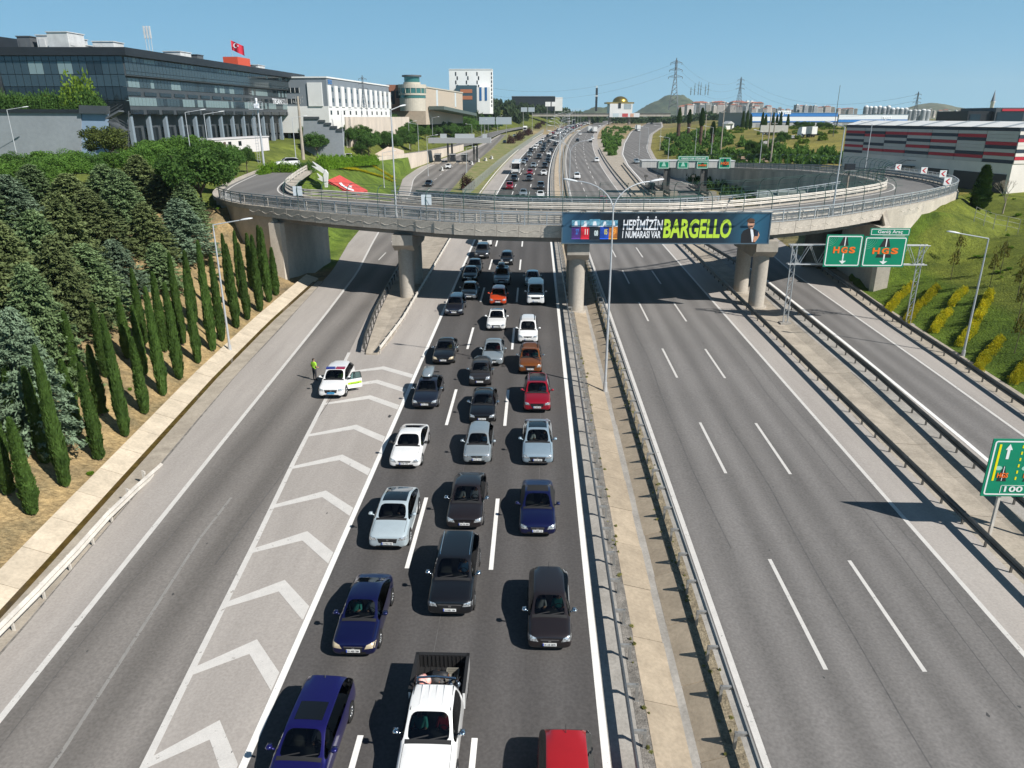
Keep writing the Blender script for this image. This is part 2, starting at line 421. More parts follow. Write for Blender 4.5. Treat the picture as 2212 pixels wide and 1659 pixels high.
# ================================================================== roads
def asphalt(name, col, lane_w, lane0, dark=0.8, fine=0.16):
    # worn wheel tracks run along the lanes
    m = mat(name, col, 0.88, var=0.10, scale=0.55, stretch=(1, 0.06, 1), fine=fine, fscale=9, spec=0.25, bump=0.05, bscale=60)
    t = m.node_tree; N = t.nodes; b = N['Principled BSDF']
    src = b.inputs['Base Color'].links[0].from_socket
    # patches and cracks
    n2 = N.new('ShaderNodeTexNoise'); n2.inputs['Scale'].default_value = 0.09; n2.inputs['Detail'].default_value = 4
    tc2 = [n for n in N if n.type == 'TEX_COORD'][0]
    t.links.new(tc2.outputs['Object'], n2.inputs['Vector'])
    sx = N.new('ShaderNodeSeparateXYZ'); t.links.new(tc2.outputs['Object'], sx.inputs[0])
    ma = N.new('ShaderNodeMath'); ma.operation = 'SUBTRACT'; ma.inputs[1].default_value = lane0; t.links.new(sx.outputs[0], ma.inputs[0])
    mb = N.new('ShaderNodeMath'); mb.operation = 'MULTIPLY'; mb.inputs[1].default_value = 2 * math.pi / (lane_w / 2); t.links.new(ma.outputs[0], mb.inputs[0])
    mc = N.new('ShaderNodeMath'); mc.operation = 'COSINE'; t.links.new(mb.outputs[0], mc.inputs[0])
    md = N.new('ShaderNodeMath'); md.operation = 'MULTIPLY_ADD'; md.inputs[1].default_value = 0.35; t.links.new(mc.outputs[0], md.inputs[0]); t.links.new(n2.outputs[0], md.inputs[2])
    mr = N.new('ShaderNodeMapRange'); mr.inputs['From Min'].default_value = 0.1; mr.inputs['From Max'].default_value = 0.9
    mr.inputs['To Min'].default_value = 1.1; mr.inputs['To Max'].default_value = dark
    t.links.new(md.outputs[0], mr.inputs[0])
    mx = N.new('ShaderNodeMix'); mx.data_type = 'RGBA'; mx.blend_type = 'MULTIPLY'; mx.inputs[0].default_value = 1
    t.links.new(src, mx.inputs[6]); t.links.new(mr.outputs[0], mx.inputs[7]); t.links.new(mx.outputs[2], b.inputs['Base Color'])
    return m
M_ASPH_L = asphalt('asphalt_new', (0.090, 0.085, 0.083), 3.8, -1.8, 0.88)
M_ASPH_R = asphalt('asphalt_worn', (0.182, 0.173, 0.166), 3.7, 7.2, 0.82)
M_ASPH_A = asphalt('asphalt_ramp', (0.205, 0.190, 0.176), 5.6, -20.2, 0.74)
M_PALE = mat('asphalt_pale', (0.375, 0.345, 0.318), 0.9, var=0.10, scale=0.5, stretch=(1, .12, 1), fine=0.10, fscale=10, spec=0.2)
M_CONC = mat('concrete_pale', (0.38, 0.335, 0.275), 0.9, var=0.16, scale=0.8, fine=0.12, fscale=8, spec=0.2, bump=0.1, bscale=14)
M_CONCG = mat('concrete_grey', (0.34, 0.32, 0.29), 0.9, var=0.18, scale=0.6, fine=0.12, fscale=9, spec=0.2, bump=0.1, bscale=14)
M_GRAVEL = mat('gravel', (0.20, 0.185, 0.165), 0.95, var=0.35, scale=2.5, fine=0.3, fscale=14, bump=0.4, bscale=20)
M_WEED = mat('weedy_soil', (0.16, 0.13, 0.085), 0.95, col2=(0.30, 0.25, 0.17), scale=2.2, fine=0.35, fscale=12, bump=0.6, bscale=9)
def paint(name, col, wear):
    m = mat(name, col, 0.7, var=0.05, scale=2, fine=0.07, fscale=22)
    t = m.node_tree; N = t.nodes; b = N['Principled BSDF']; out = N['Material Output']
    nz = N.new('ShaderNodeTexNoise'); nz.inputs['Scale'].default_value = 3.4; nz.inputs['Detail'].default_value = 8; nz.inputs['Roughness'].default_value = 0.75
    tc2 = [n for n in N if n.type == 'TEX_COORD'][0]; t.links.new(tc2.outputs['Object'], nz.inputs['Vector'])
    rp = N.new('ShaderNodeValToRGB'); rp.color_ramp.elements[0].position = wear; rp.color_ramp.elements[1].position = wear + 0.04
    t.links.new(nz.outputs[0], rp.inputs[0])
    tr = N.new('ShaderNodeBsdfTransparent'); mx = N.new('ShaderNodeMixShader')
    t.links.new(rp.outputs[0], mx.inputs[0]); t.links.new(tr.outputs[0], mx.inputs[1]); t.links.new(b.outputs[0], mx.inputs[2]); t.links.new(mx.outputs[0], out.inputs[0])
    return m
M_PAINT = paint('road_paint', (0.80, 0.79, 0.76), 0.30)
M_PAINT_W = paint('road_paint_worn', (0.60, 0.58, 0.55), 0.34)
M_PAINT_F = paint('road_paint_faded', (0.26, 0.25, 0.235), 0.38)
def stations(y0, y1):
    out = [y0]
    while out[-1] < y1:
        y = out[-1]; out.append(min(y1, y + (4 if y < 150 else 10 if y < 400 else 25)))
    return out
def strip(name, lf, rf, y0, y1, dz, m, parent=None, kind=None, shear=True, ncol=2, solid=0.0):
    mb = MB(); st = stations(y0, y1); vs = []
    for Y in st:
        o = DX(Y) if shear else 0
        a = (lf(Y) if callable(lf) else lf) + o; b = (rf(Y) if callable(rf) else rf) + o
        for k in range(ncol): vs.append((lerp(a, b, k / (ncol - 1)), Y, ZR(Y) + dz))
    fs = [(i * ncol + k, i * ncol + k + 1, (i + 1) * ncol + k + 1, (i + 1) * ncol + k) for i in range(len(st) - 1) for k in range(ncol - 1)]
    mb.add(vs, fs)
    o = mb.build(name, m, parent, recalc=False)
    if kind: o['kind'] = kind
    return o
T_RL_LINE = [(-20, -17.6), (18, -18.05), (32, -18.75), (44, -19.35), (69, -20.55), (88, -21.7), (108, -24), (133, -26.6), (164, -27.6), (205, -33), (239, -34), (278, -31.5), (333, -26), (408, -23), (480, -21.5)]
T_RL_EDGE = [(-20, -19.6), (21.5, -20.1), (32, -21.0), (42.6, -22.0), (53, -22.8), (76, -24.1), (90, -25), (108, -27.4), (133, -29.6), (164, -30.2), (205, -35.8), (239, -36.6), (278, -33.6), (333, -28), (408, -24.6), (480, -22)]
T_RL_RIGHT = [(-20, -9.7), (17, -12.1), (23, -12.6), (29, -13.05), (38, -13.85), (47, -14.5), (55.5, -15.15), (67.5, -16.1), (85, -16.9), (108, -18.2), (133, -19), (164, -19.5), (205, -20), (278, -20), (333, -19), (408, -18.5), (480, -18.2)]
f_ = lambda tab: (lambda Y: interp(Y, tab))
noDX = lambda tab: (lambda Y: interp(Y, tab) - DX(Y))
# pavement left: one pale sheet under ramp, gore and carriageway
pave = strip('left_pavement', noDX(T_RL_EDGE), lambda Y: 3.3, -20, 480, 0.0, M_PALE, kind='structure', ncol=5)
rampL = strip('left_ramp_road', noDX(T_RL_LINE), noDX(T_RL_RIGHT), -20, 480, 0.004, M_ASPH_A, kind='structure', ncol=4)
roadL = strip('left_carriageway_road', -9.15, 2.62, -20, 1000, 0.008, M_ASPH_L, kind='structure', ncol=4)
roadR = strip('right_carriageway_road', 7.1, 18.75, -20, 1000, 0.008, M_ASPH_R, kind='structure', ncol=4)
shR = strip('right_shoulder_road', 18.7, 21.35, -20, 900, 0.004, M_PALE, kind='structure')
T_RR_L = [(-20, 24.6), (32, 25.3), (40, 25.75), (60, 26.1), (90, 26.3), (111, 24.3), (161, 25.3), (249, 29.2), (302, 33.2), (378, 42.5), (520, 62.8), (669, 92), (900, 137)]
T_RR_R = [(-20, 31.3), (32, 32.0), (46, 32.9), (78, 34.0), (95, 35.5), (152, 39.6), (178, 40.1), (223, 39.0), (284, 44.1), (341, 50.6), (484, 72.7), (620, 101), (790, 127), (900, 148)]
T_RR_LINE2 = [(-20, 29.6), (42, 30.7), (56, 31.05), (90, 31.5), (110, 33)]
paveR = strip('right_pavement', noDX(T_RR_L), noDX(T_RR_R), -20, 800, 0.0, M_PALE, kind='structure', ncol=4)
rampR = strip('right_ramp_road', lambda Y: interp(Y, T_RR_L) - DX(Y) + 0.7, lambda Y: (interp(Y, T_RR_LINE2) if Y < 110 else interp(Y, T_RR_R) - 1.6) - DX(Y) + 0.15, -20, 800, 0.004, M_ASPH_R, kind='structure', ncol=4)
# ---- painted lines, each one a piece of its road
def line(road, o, w, y0, y1, m=M_PAINT, name='edge_line', dz=0.013, shear=True):
    of = o if callable(o) else (lambda Y: o)
    return strip(name, lambda Y: of(Y) - w / 2, lambda Y: of(Y) + w / 2, y0, y1, dz, m, road, shear=shear)
line(roadL, 2.45, 0.26, -10, 800); line(roadL, -9.02, 0.26, -10, 800)
line(roadR, 7.5, 0.24, -10, 800, M_PAINT_W); line(roadR, 18.7, 0.22, -10, 800, M_PAINT_W)
dash_me = {}
def dash(road, o, w, y0, ln, m, far=False):
    key = (w, ln, m.name)
    if key not in dash_me:
        mb = MB()
        mb.add([(-w / 2, 0, 0), (w / 2, 0, 0), (w / 2, ln, SL * ln), (-w / 2, ln, SL * ln)], [(0, 1, 2, 3)]); dash_me[key] = mb.mesh('lane_dash', m, recalc=False)
    d = obj('lane_dash', dash_me[key], road, (o + DX(y0), y0, ZR(y0) + 0.013))
    sl_ = 2.5e-4 * (min(y0, 1000) - 110) if y0 > 110 else 0
    d.rotation_euler = (0, 0, -math.atan(sl_))
for k in range(-1, 38):
    for o in (-5.58, -1.8): dash(roadL, o, 0.2, 28.0 + 15.6 * k, 6.3, M_PAINT)
for k in range(-1, 34):
    for o in (10.9, 14.5): dash(roadR, o, 0.17, 22.2 + 15.3 * k, 7.0, M_PAINT_W)
line(rampL, noDX([(a, b + 0.12) for a, b in T_RL_LINE]), 0.26, -10, 470, M_PAINT_W)
line(rampL, noDX([(a, b) for a, b in T_RL_RIGHT]), 0.26, -10, 58, M_PAINT_W)
line(rampL, noDX([(-10, -14.7), (17, -15.0), (30, -15.9)]), 0.14, -10, 34, M_PAINT_F, 'faded_line')
for k in range(14): dash(rampL, interp(96 + 13 * k, [(90, -20.2), (133, -22.5), (205, -27), (278, -26)]) - DX(96 + 13 * k), 0.16, 96 + 13 * k, 5, M_PAINT_W)
line(rampR, lambda Y: interp(Y, T_RR_L) - DX(Y) + 0.85, 0.28, -10, 600, M_PAINT)
line(rampR, noDX(T_RR_LINE2), 0.22, -10, 110, M_PAINT_W)
line(rampR, lambda Y: interp(Y, T_RR_R) - DX(Y) - 1.8, 0.2, 112, 600, M_PAINT_W)
for k in range(12): dash(rampR, 33.5 if k < 8 else 36 + (k - 8) * 2.6, 0.16, 205 + 14 * k, 5, M_PAINT_W)
# ---- chevrons of the gore
for i, (yc, wl) in enumerate([(19.2, .85), (23.2, .85), (27.0, .8), (30.9, .75), (34.9, .72), (39.2, .7), (43.5, .66), (48.6, .6), (51.7, .55), (54.7, .5)]):
    xl = interp(yc, T_RL_RIGHT) + 0.25; xr = -9.2
    xm = lerp(xl, xr, 0.54); mb = MB(); h = 0.72 + 0.1 * (i < 4)
    P = [(xl, yc - 1.5, 0), (xm, yc, 0), (xr, yc - 1.75, 0), (xr, yc - 1.75 - h * 1.1, 0), (xm, yc - h, 0), (xl - .05, yc - 1.5 - wl * .6, 0)]
    P = [(x, y, ZR(y) + 0.009) for x, y, _ in P]
    mb.add(P, [(0, 5, 4, 1), (1, 4, 3, 2)]); mb.build('chevron', M_PAINT_W, pave, recalc=False)
# ================================================================== guard rails
M_STEEL = mat('galvanised_steel', (0.36, 0.355, 0.34), 0.5, 0.5, var=0.22, scale=1.3, stretch=(1, .25, 1), fine=0.1, fscale=12)
M_STEELP = mat('galvanised_pale', (0.62, 0.58, 0.52), 0.6, 0.15, var=0.12, scale=1.2, fine=0.08, fscale=10)  # pale copy; on the ditch rail its sunlit look is in the colour
M_STEELD = mat('galvanised_dark', (0.13, 0.125, 0.115), 0.55, 0.5, var=0.25, scale=1.3)  # dark copy; on rails facing away from the sun, shade is in the colour
M_LAMP = mat('lamp_grey', (0.52, 0.54, 0.56), 0.45, 0.3, var=0.08, scale=2)
WB = [(0.0, -0.155), (0.055, -0.12), (0.08, -0.075), (0.055, -0.03), (0.0, 0.0), (0.055, 0.03), (0.08, 0.075), (0.055, 0.12), (0.0, 0.155),
      (-0.006, 0.155), (0.048, 0.118), (0.072, 0.075), (0.048, 0.035), (-0.008, 0.0), (0.048, -0.035), (0.072, -0.075), (0.048, -0.118), (-0.006, -0.155)]
post_me = {}
def post_mesh(kind, m):
    if (kind, m.name) in post_me: return post_me[(kind, m.name)]
    mb = MB()
    if kind == 'arm':      # post with a spacer reaching to the beam (+x side)
        mb.bx(-0.05, 0.05, -0.035, 0.035, -0.1, 0.72); mb.bx(-0.04, 0.40, -0.05, 0.05, 0.6, 0.72); mb.bx(-0.09, 0.09, -0.07, 0.07, -0.1, 0.02)
    else:
        mb.bx(-0.05, 0.05, -0.035, 0.035, -0.1, 0.74); mb.bx(0.045, 0.12, -0.05, 0.05, 0.5, 0.68)
    post_me[(kind, m.name)] = mb.mesh('post', m)
    return post_me[(kind, m.name)]
def guardrail(label, of, y0, y1, side, kind='plain', m=M_STEEL, spacing=2.0, near=112, shear=True, double=False, dip=None, group=None, h0=0.6, zf=None, bs=1.0):
    """side +1: beam on the +x face"""
    of = of if callable(of) else (lambda Y, o=of: o)
    zf = zf or ZR
    X = lambda Y: of(Y) + (DX(Y) if shear else 0)
    t = thing('guardrail', label, 'guardrail', (X(y0), y0, zf(y0)), 0, group)
    org = Vector((X(y0), y0, zf(y0)))
    off = 0.38 if kind == 'arm' else 0.1
    st = []
    y = y0
    while y < y1: st.append(y); y += 3 if y < 150 else 10
    st.append(y1)
    pth = []
    for y in st:
        z = h0
        if dip is not None:
            for (ye, ln) in dip:
                q = abs(y - ye) / ln
                if q < 1: z = h0 * (q * q * (3 - 2 * q)) - 0.05
        pth.append(Vector((X(y) + side * off, y, zf(y) + z)) - org)
    prof = [(a * side * bs, b * bs) for a, b in WB]
    mb = MB().sweep(pth, prof)
    if double: mb.sweep([p - Vector((side * 2 * off, 0, 0)) for p in pth], [(-a, b) for a, b in prof])
    mb.build('beam', m, t)
    mb2 = MB(); y = y0 + 0.5
    while y < y1 - 0.3:
        p = Vector((X(y), y, zf(y))) - org
        if y < near:
            d = obj('post', post_mesh(kind, m), t, p); d.rotation_euler = (0, 0, 0 if side > 0 else math.pi)
        else:
            mb2.bx(p.x - .05, p.x + .05, p.y - .04, p.y + .04, p.z - .1, p.z + .72)
        y += spacing if y < near else spacing * 2
    if mb2.v: mb2.build('far_posts', m, t)['kind'] = 'stuff'
    return t
guardrail('steel guardrail along the median on the side of the queued cars', 3.72, 4, 520, -1, 'arm', M_STEEL)
guardrail('steel guardrail along the median on the side of the empty carriageway', 6.62, 4, 520, 1, 'arm', M_STEEL)
guardrail('steel guardrail coloured as in shade at the outer shoulder of the empty carriageway', 21.3, 4, 330, -1, 'plain', M_STEELD, bs=1.5)
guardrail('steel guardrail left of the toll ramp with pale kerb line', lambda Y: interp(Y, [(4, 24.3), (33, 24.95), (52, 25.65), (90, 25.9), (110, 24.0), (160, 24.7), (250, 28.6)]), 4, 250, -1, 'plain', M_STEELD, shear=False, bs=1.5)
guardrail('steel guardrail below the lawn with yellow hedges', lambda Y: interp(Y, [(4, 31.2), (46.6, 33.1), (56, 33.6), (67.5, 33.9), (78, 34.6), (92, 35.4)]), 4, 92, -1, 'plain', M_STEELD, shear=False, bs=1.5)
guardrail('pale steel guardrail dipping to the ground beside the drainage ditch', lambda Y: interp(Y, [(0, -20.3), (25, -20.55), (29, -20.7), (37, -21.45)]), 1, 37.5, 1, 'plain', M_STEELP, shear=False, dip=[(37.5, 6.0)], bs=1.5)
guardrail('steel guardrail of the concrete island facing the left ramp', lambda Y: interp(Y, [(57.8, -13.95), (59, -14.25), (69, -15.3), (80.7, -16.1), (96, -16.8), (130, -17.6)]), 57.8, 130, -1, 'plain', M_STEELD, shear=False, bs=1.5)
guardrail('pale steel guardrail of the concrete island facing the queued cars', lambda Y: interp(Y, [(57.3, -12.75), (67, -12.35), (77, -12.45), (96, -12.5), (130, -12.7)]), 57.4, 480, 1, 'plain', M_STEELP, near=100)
# ---- median drain, island, strips
def slabs(parent_name, sec, y0, y1, ln, m, label=None, gap=0.04, shear=True, jitter=0.012, of=None):
    """sec: cross-section [(x, dz)...] laid as slabs of length ln"""
    t = bpy.data.objects.new(parent_name, None); COL.objects.link(t); t['kind'] = 'structure'; t.location = (sec[0][0], y0, ZR(y0))
    y = y0; i = 0
    while y < y1:
        L_ = ln * (1 if y < 110 else 3)
        mb = MB(); o0 = (DX(y) if shear else 0); o1 = DX(y + L_) if shear else 0
        j = rnd.uniform(-jitter, jitter)
        top = []
        for (yy, o) in ((y + gap / 2, o0), (y + L_ - gap / 2, o1)):
            s_ = of(yy) if of else 0
            top.append([(x + o + s_, yy, ZR(yy) + z + j) for x, z in sec])
        n = len(sec)
        vs = [Vector(p) - t.location for r in top for p in r] + [Vector(p) - t.location - Vector((0, 0, .18)) for r in top for p in r]
        fs = [(k, k + 1, n + k + 1, n + k) for k in range(n - 1)]
        fs += [(2 * n + k, 3 * n + k, 3 * n + k + 1, 2 * n + k + 1) for k in range(n - 1)]
        fs += [(k, 2 * n + k, 2 * n + k + 1, k + 1) for k in range(n - 1)] + [(n + k, n + k + 1, 3 * n + k + 1, 3 * n + k) for k in range(n - 1)]
        fs += [(0, n, 3 * n, 2 * n), (n - 1, 3 * n - 1, 4 * n - 1, 2 * n - 1)]
        mb.add(vs, fs); mb.build('slab', m, t); y += L_; i += 1
    return t
M_SLAB = mat('drain_slab', (0.38, 0.315, 0.235), 0.9, var=0.13, scale=0.9, fine=0.1, fscale=7, obrand=0.07, spec=0.2, bump=.1, bscale=12)
strip('median_gutter_pavement', 2.58, 3.62, -10, 700, 0.012, M_CONCG, kind='structure')
strip('median_gravel_path', 3.6, 4.02, -10, 700, 0.02, M_GRAVEL, kind='structure')
slabs('median_drain_pavement', [(4.0, 0.03), (5.22, -0.26)], 4, 480, 3.3, M_SLAB)
slabs('median_drain_pavement', [(5.5, -0.26), (6.32, 0.03)], 5, 480, 3.3, M_SLAB)
strip('median_channel_pavement', 5.18, 5.54, -10, 700, -0.262, M_CONCG, kind='structure')
strip('median_verge_ground', 6.3, 6.95, -10, 700, 0.03, M_WEED, kind='structure')
strip('median_kerb_pavement', 6.9, 7.25, -10, 700, 0.016, M_CONCG, kind='structure')
slabs('toll_strip_pavement', [(21.32, 0.01), (22.2, -0.02), (23.6, -0.12), (24.6, 0.01)], 4, 130, 4.2, M_CONC, shear=False, of=lambda Y: 0)
strip('toll_strip_kerb_pavement', lambda Y: 24.55 - 0, lambda Y: interp(Y, T_RR_L) + .02, 4, 130, 0.006, M_CONCG, kind='structure', shear=False)
strip('toll_far_strip_ground', lambda Y: 21.3 + DX(Y), lambda Y: max(interp(Y, T_RR_L), 21.3 + DX(Y)) + .03, 128, 420, 0.006, M_CONC, kind='structure', shear=False)
strip('right_verge_pavement', lambda Y: interp(Y, T_RR_R) - .02, lambda Y: interp(Y, XRB) + 0.5, 4, 92, 0.012, M_CONC, kind='structure', shear=False)
M_SLABD = mat('ditch_slab', (0.56, 0.48, 0.37), 0.9, var=0.12, scale=0.9, fine=0.1, fscale=7, obrand=0.06, spec=0.2, bump=.1, bscale=12)
slabs('ditch_bank_pavement', [(-1.55, 0.28), (-0.2, -0.16)], 8, 84, 2.6, M_SLABD, shear=False, of=lambda Y: interp(Y, [(0, -20.9), (25, -21.75), (34, -22.6), (52, -24.2), (67, -25.1), (84, -25.6)]))
M_WATER = mat('muddy_water', (0.10, 0.065, 0.02), 0.12, var=0.3, scale=2, spec=0.5)
strip('ditch_water', lambda Y: interp(Y, [(0, -21.15), (25, -22.0), (34, -22.85), (52, -24.45), (67, -25.35), (84, -25.85)]), lambda Y: interp(Y, [(0, -20.6), (25, -21.45), (34, -22.3), (52, -23.9), (67, -24.8), (84, -25.2)]), 4, 84, -0.13, M_WATER, kind='structure', shear=False)
strip('ditch_apron_pavement', lambda Y: interp(Y, [(0, -20.75), (25, -21.6), (34, -22.42), (52, -24.02), (67, -24.92), (84, -25.3)]), lambda Y: interp(Y, T_RL_EDGE) + .06, 4, 84, -0.07, M_CONC, kind='structure', shear=False, ncol=3)
# edge crumble beside the ramp
strip('ramp_crack_pavement', lambda Y: interp(Y, T_RL_EDGE) + .02, lambda Y: interp(Y, T_RL_EDGE) + .12 + .05 * math.sin(Y * 1.3), 4, 84, 0.005, M_GRAVEL, kind='structure', shear=False)
isl = MB()
pl_ = [(57.5, -13.85, -12.85), (62, -14.4, -12.5), (69, -15.15, -12.5), (80, -15.9, -12.6), (96, -16.6, -12.65), (130, -17.4, -12.9)]
vs = []
for y, a, b in pl_: vs += [(a, y, ZR(y) - .1), (a, y, ZR(y) + .16), ((a + b) / 2, y, ZR(y) + .06), (b, y, ZR(y) + .16), (b, y, ZR(y) - .1)]
isl.add(vs, [(i * 5 + k, i * 5 + k + 1, i * 5 + k + 6, i * 5 + k + 5) for i in range(len(pl_) - 1) for k in range(4)] + [(0, 1, 2, 3, 4)])
isl.build('traffic_island_pavement', M_CONC)['kind'] = 'structure'
strip('far_island_ground', lambda Y: interp(Y, T_RL_RIGHT) - DX(Y), -12.6, 128, 480, 0.01, mat('verge_grass', (0.13, 0.17, 0.035), 0.95, col2=(0.27, 0.23, 0.11), scale=0.4, fine=.2, fscale=4), kind='structure')

# tar seams and oil stains
M_TAR = mat('tar_seam', (.105, .10, .097), .7, var=.2, scale=2); M_OIL = mat('oil_stain', (.07, .068, .066), .6, var=.2, scale=3)
def seam(road, o, y0, y1, w=.05, k=0): strip('tar_seam', lambda Y: o + .12 * math.sin(Y * .21 + k) + .05 * math.sin(Y * 1.1) - w / 2, lambda Y: o + .12 * math.sin(Y * .21 + k) + .05 * math.sin(Y * 1.1) + w / 2, y0, y1, .0105, M_TAR, road)
for k, (rd, o, y0, y1) in enumerate(((roadR, 12.75, 8, 46), (roadR, 16.9, 14, 70), (roadR, 9.2, 30, 90), (roadL, -3.75, 14, 40), (roadL, .45, 36, 66), (rampL, -17.3, 6, 60), (rampL, -14.2, 28, 52), (roadR, 17.95, 6, 64))): seam(rd, o, y0, y1, .03 if k % 2 else .045, k)
def blot(road, x, y, r):
    n = 9; ph = rnd.uniform(0, 6); P = [(x + r * (.7 + .3 * math.sin(3 * a + ph)) * math.cos(a), y + 1.6 * r * (.7 + .3 * math.cos(2 * a + ph)) * math.sin(a)) for a in [2 * math.pi * k / n for k in range(n)]]
    MB().add([(a, b, ZR(b) + .0112) for a, b in P], [tuple(range(n))]).build('oil_stain', M_OIL, road, recalc=False)
for _ in range(46):
    rd, a, b = rnd.choice(((roadR, 7.8, 18.4), (roadR, 7.8, 18.4), (rampL, -18, -14.5), (roadL, -8.6, 2.2), (pave, -12, -9.3)))
    y = rnd.uniform(16, 85); blot(rd, rnd.uniform(a, b) - (max(0, y - 18) * .04 if rd is rampL else 0), y, rnd.choice((.03, .05, .05, .08, .14)))
# ================================================================== the bridge
WD = [(0, 9.5), (4, 10.5), (6, 12.6), (12, 12.6), (14, 10.6), (16, 9.6), (28, 8.5)]
NP = []
for i, (q, u) in enumerate(NE):
    a = NE[max(i - 1, 0)][0]; b = NE[min(i + 1, len(NE) - 1)][0]
    d = (b - a).normalized(); n = Vector((-d.y, d.x))          # inward normal
    NP.append((u, q, n, d, interp(u, DECK_DZ), interp(u, WD)))
def deckpt(i, inw, dz):
    u, q, n, d, z, w = NP[i]
    p = q + n * inw
    return Vector((p.x, p.y, ZR(q.y) + z + dz))
def seg(u0, u1): return [i for i in range(len(NP)) if u0 <= NP[i][0] <= u1]
def ribbon(mb, idx, secf, mi=0, cap=True):
    rows = [[deckpt(i, a, b) for a, b in secf(i)] for i in idx]; n = len(rows[0])
    vs = [p for r in rows for p in r]
    fs = [(i * n + k, i * n + (k + 1) % n, (i + 1) * n + (k + 1) % n, (i + 1) * n + k) for i in range(len(rows) - 1) for k in range(n)]
    if cap: fs += [tuple(range(n)), tuple((len(rows) - 1) * n + k for k in range(n - 1, -1, -1))]
    return mb.add(vs, fs, mi)
M_FASC = mat('fascia_concrete', (0.44, 0.40, 0.345), 0.85, var=0.14, scale=0.8, fine=0.1, fscale=6, spec=0.25, obrand=0.05)
M_PIER = mat('pier_concrete', (0.40, 0.365, 0.315), 0.85, var=0.16, scale=0.5, stretch=(1, 1, 0.3), fine=0.08, fscale=6, spec=0.25)
M_ABUT = mat('abutment_concrete', (0.50, 0.45, 0.38), 0.85, var=0.18, scale=0.3, stretch=(1, 1, 0.5), fine=0.08, fscale=5, spec=0.2)
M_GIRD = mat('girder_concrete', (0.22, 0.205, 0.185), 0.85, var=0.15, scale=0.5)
M_RAIL = mat('railing_grey', (0.42, 0.45, 0.47), 0.45, 0.35, var=0.12, scale=1.5)
M_GRN = mat('fence_green', (0.035, 0.085, 0.07), 0.5, 0.0, var=0.1)
bridge = thing('road_bridge', 'curved concrete road bridge crossing the motorway on round piers', 'bridge', (4, 78, ZR(72)))
bo = Vector(bridge.location)
def under(o):                      # keep world coordinates while parented
    o.parent = bridge; o.location = Vector(o.location) - bo; return o
B0, B1 = 4.85, 14.05
ib = seg(B0, B1)
mb = MB(); ribbon(mb, ib, lambda i: [(0.05, -0.02), (0.05, -0.35), (NP[i][5] - .05, -0.35), (NP[i][5] - .05, -0.02)]); under(mb.build('deck', M_FASC))
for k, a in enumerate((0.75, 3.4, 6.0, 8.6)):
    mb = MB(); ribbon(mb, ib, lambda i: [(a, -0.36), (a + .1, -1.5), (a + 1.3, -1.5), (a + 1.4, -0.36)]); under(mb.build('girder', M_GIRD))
M_ROADB = asphalt('asphalt_bridge', (0.17, 0.165, 0.16), 60, 0, 0.9)
allr = seg(0, 27.9)
mb = MB(); ribbon(mb, allr, lambda i: [(0.9, 0.004), (NP[i][5] - .9, 0.004), (NP[i][5] - .9, -0.03), (0.9, -0.03)]); mb.build('overpass_road', M_ROADB)['kind'] = 'structure'
mb = MB(); ribbon(mb, allr, lambda i: [(1.5, 0.012), (1.7, 0.012), (1.7, -0.0), (1.5, -0.0)]); e1 = mb.build('edge_line', M_PAINT_W, bpy.data.objects['overpass_road'])
mb = MB(); ribbon(mb, allr, lambda i: [(NP[i][5] - 2.0, 0.012), (NP[i][5] - 1.8, 0.012), (NP[i][5] - 1.8, 0), (NP[i][5] - 2.0, 0)]); mb.build('edge_line', M_PAINT_W, bpy.data.objects['overpass_road'])
for a0, a1 in ((0.0, 0.95), (None, None)):
    mb = MB()
    ribbon(mb, allr, (lambda i: [(0.0, .16), (.95, .16), (.95, -.3), (0, -.3)]) if a0 is not None else (lambda i: [(NP[i][5] - .95, .16), (NP[i][5], .16), (NP[i][5], -.3), (NP[i][5] - .95, -.3)]))
    mb.build('bridge_kerb_pavement', M_FASC)['kind'] = 'structure'
# fascia panels with a raised wave
pw = 2.15
mb = MB(); mb.bx(-pw / 2 + .012, pw / 2 - .012, -0.09, 0.0, -0.95, 0.17)
cur = [(-0.95 + 1.9 * k / 14, 0.13 * math.sin(-2 * math.pi * (k / 14) * 0.95 + .4) - 0.42) for k in range(15)]
for (x0, z0), (x1, z1) in zip(cur, cur[1:]):
    mb.add([(x0, -0.088, z0 + .035), (x1, -0.088, z1 + .035), (x1, -0.12, z1 + .0), (x0, -0.12, z0 + .0), (x0, -0.088, z0 - .035), (x1, -0.088, z1 - .035)], [(0, 1, 2, 3), (3, 2, 5, 4)])
panel_me = mb.mesh('fascia_panel', M_FASC)
def walk_edge(u0, u1, step, inw=0.0):
    idx = seg(u0, u1); pts = [deckpt(i, inw, 0) for i in idx]; out = []; acc = 0.0; nxt = step / 2
    for a, b in zip(pts, pts[1:]):
        L_ = (b - a).length
        while acc + L_ >= nxt:
            t = (nxt - acc) / L_; out.append((a.lerp(b, t), math.atan2(b.y - a.y, b.x - a.x), (b.z - a.z) / max(L_, 1e-6))); nxt += step
        acc += L_
    return out
for p, a, s in walk_edge(B0 - .25, 15.2, pw):
    o = obj('fascia_panel', panel_me, None, p, a); under(o)
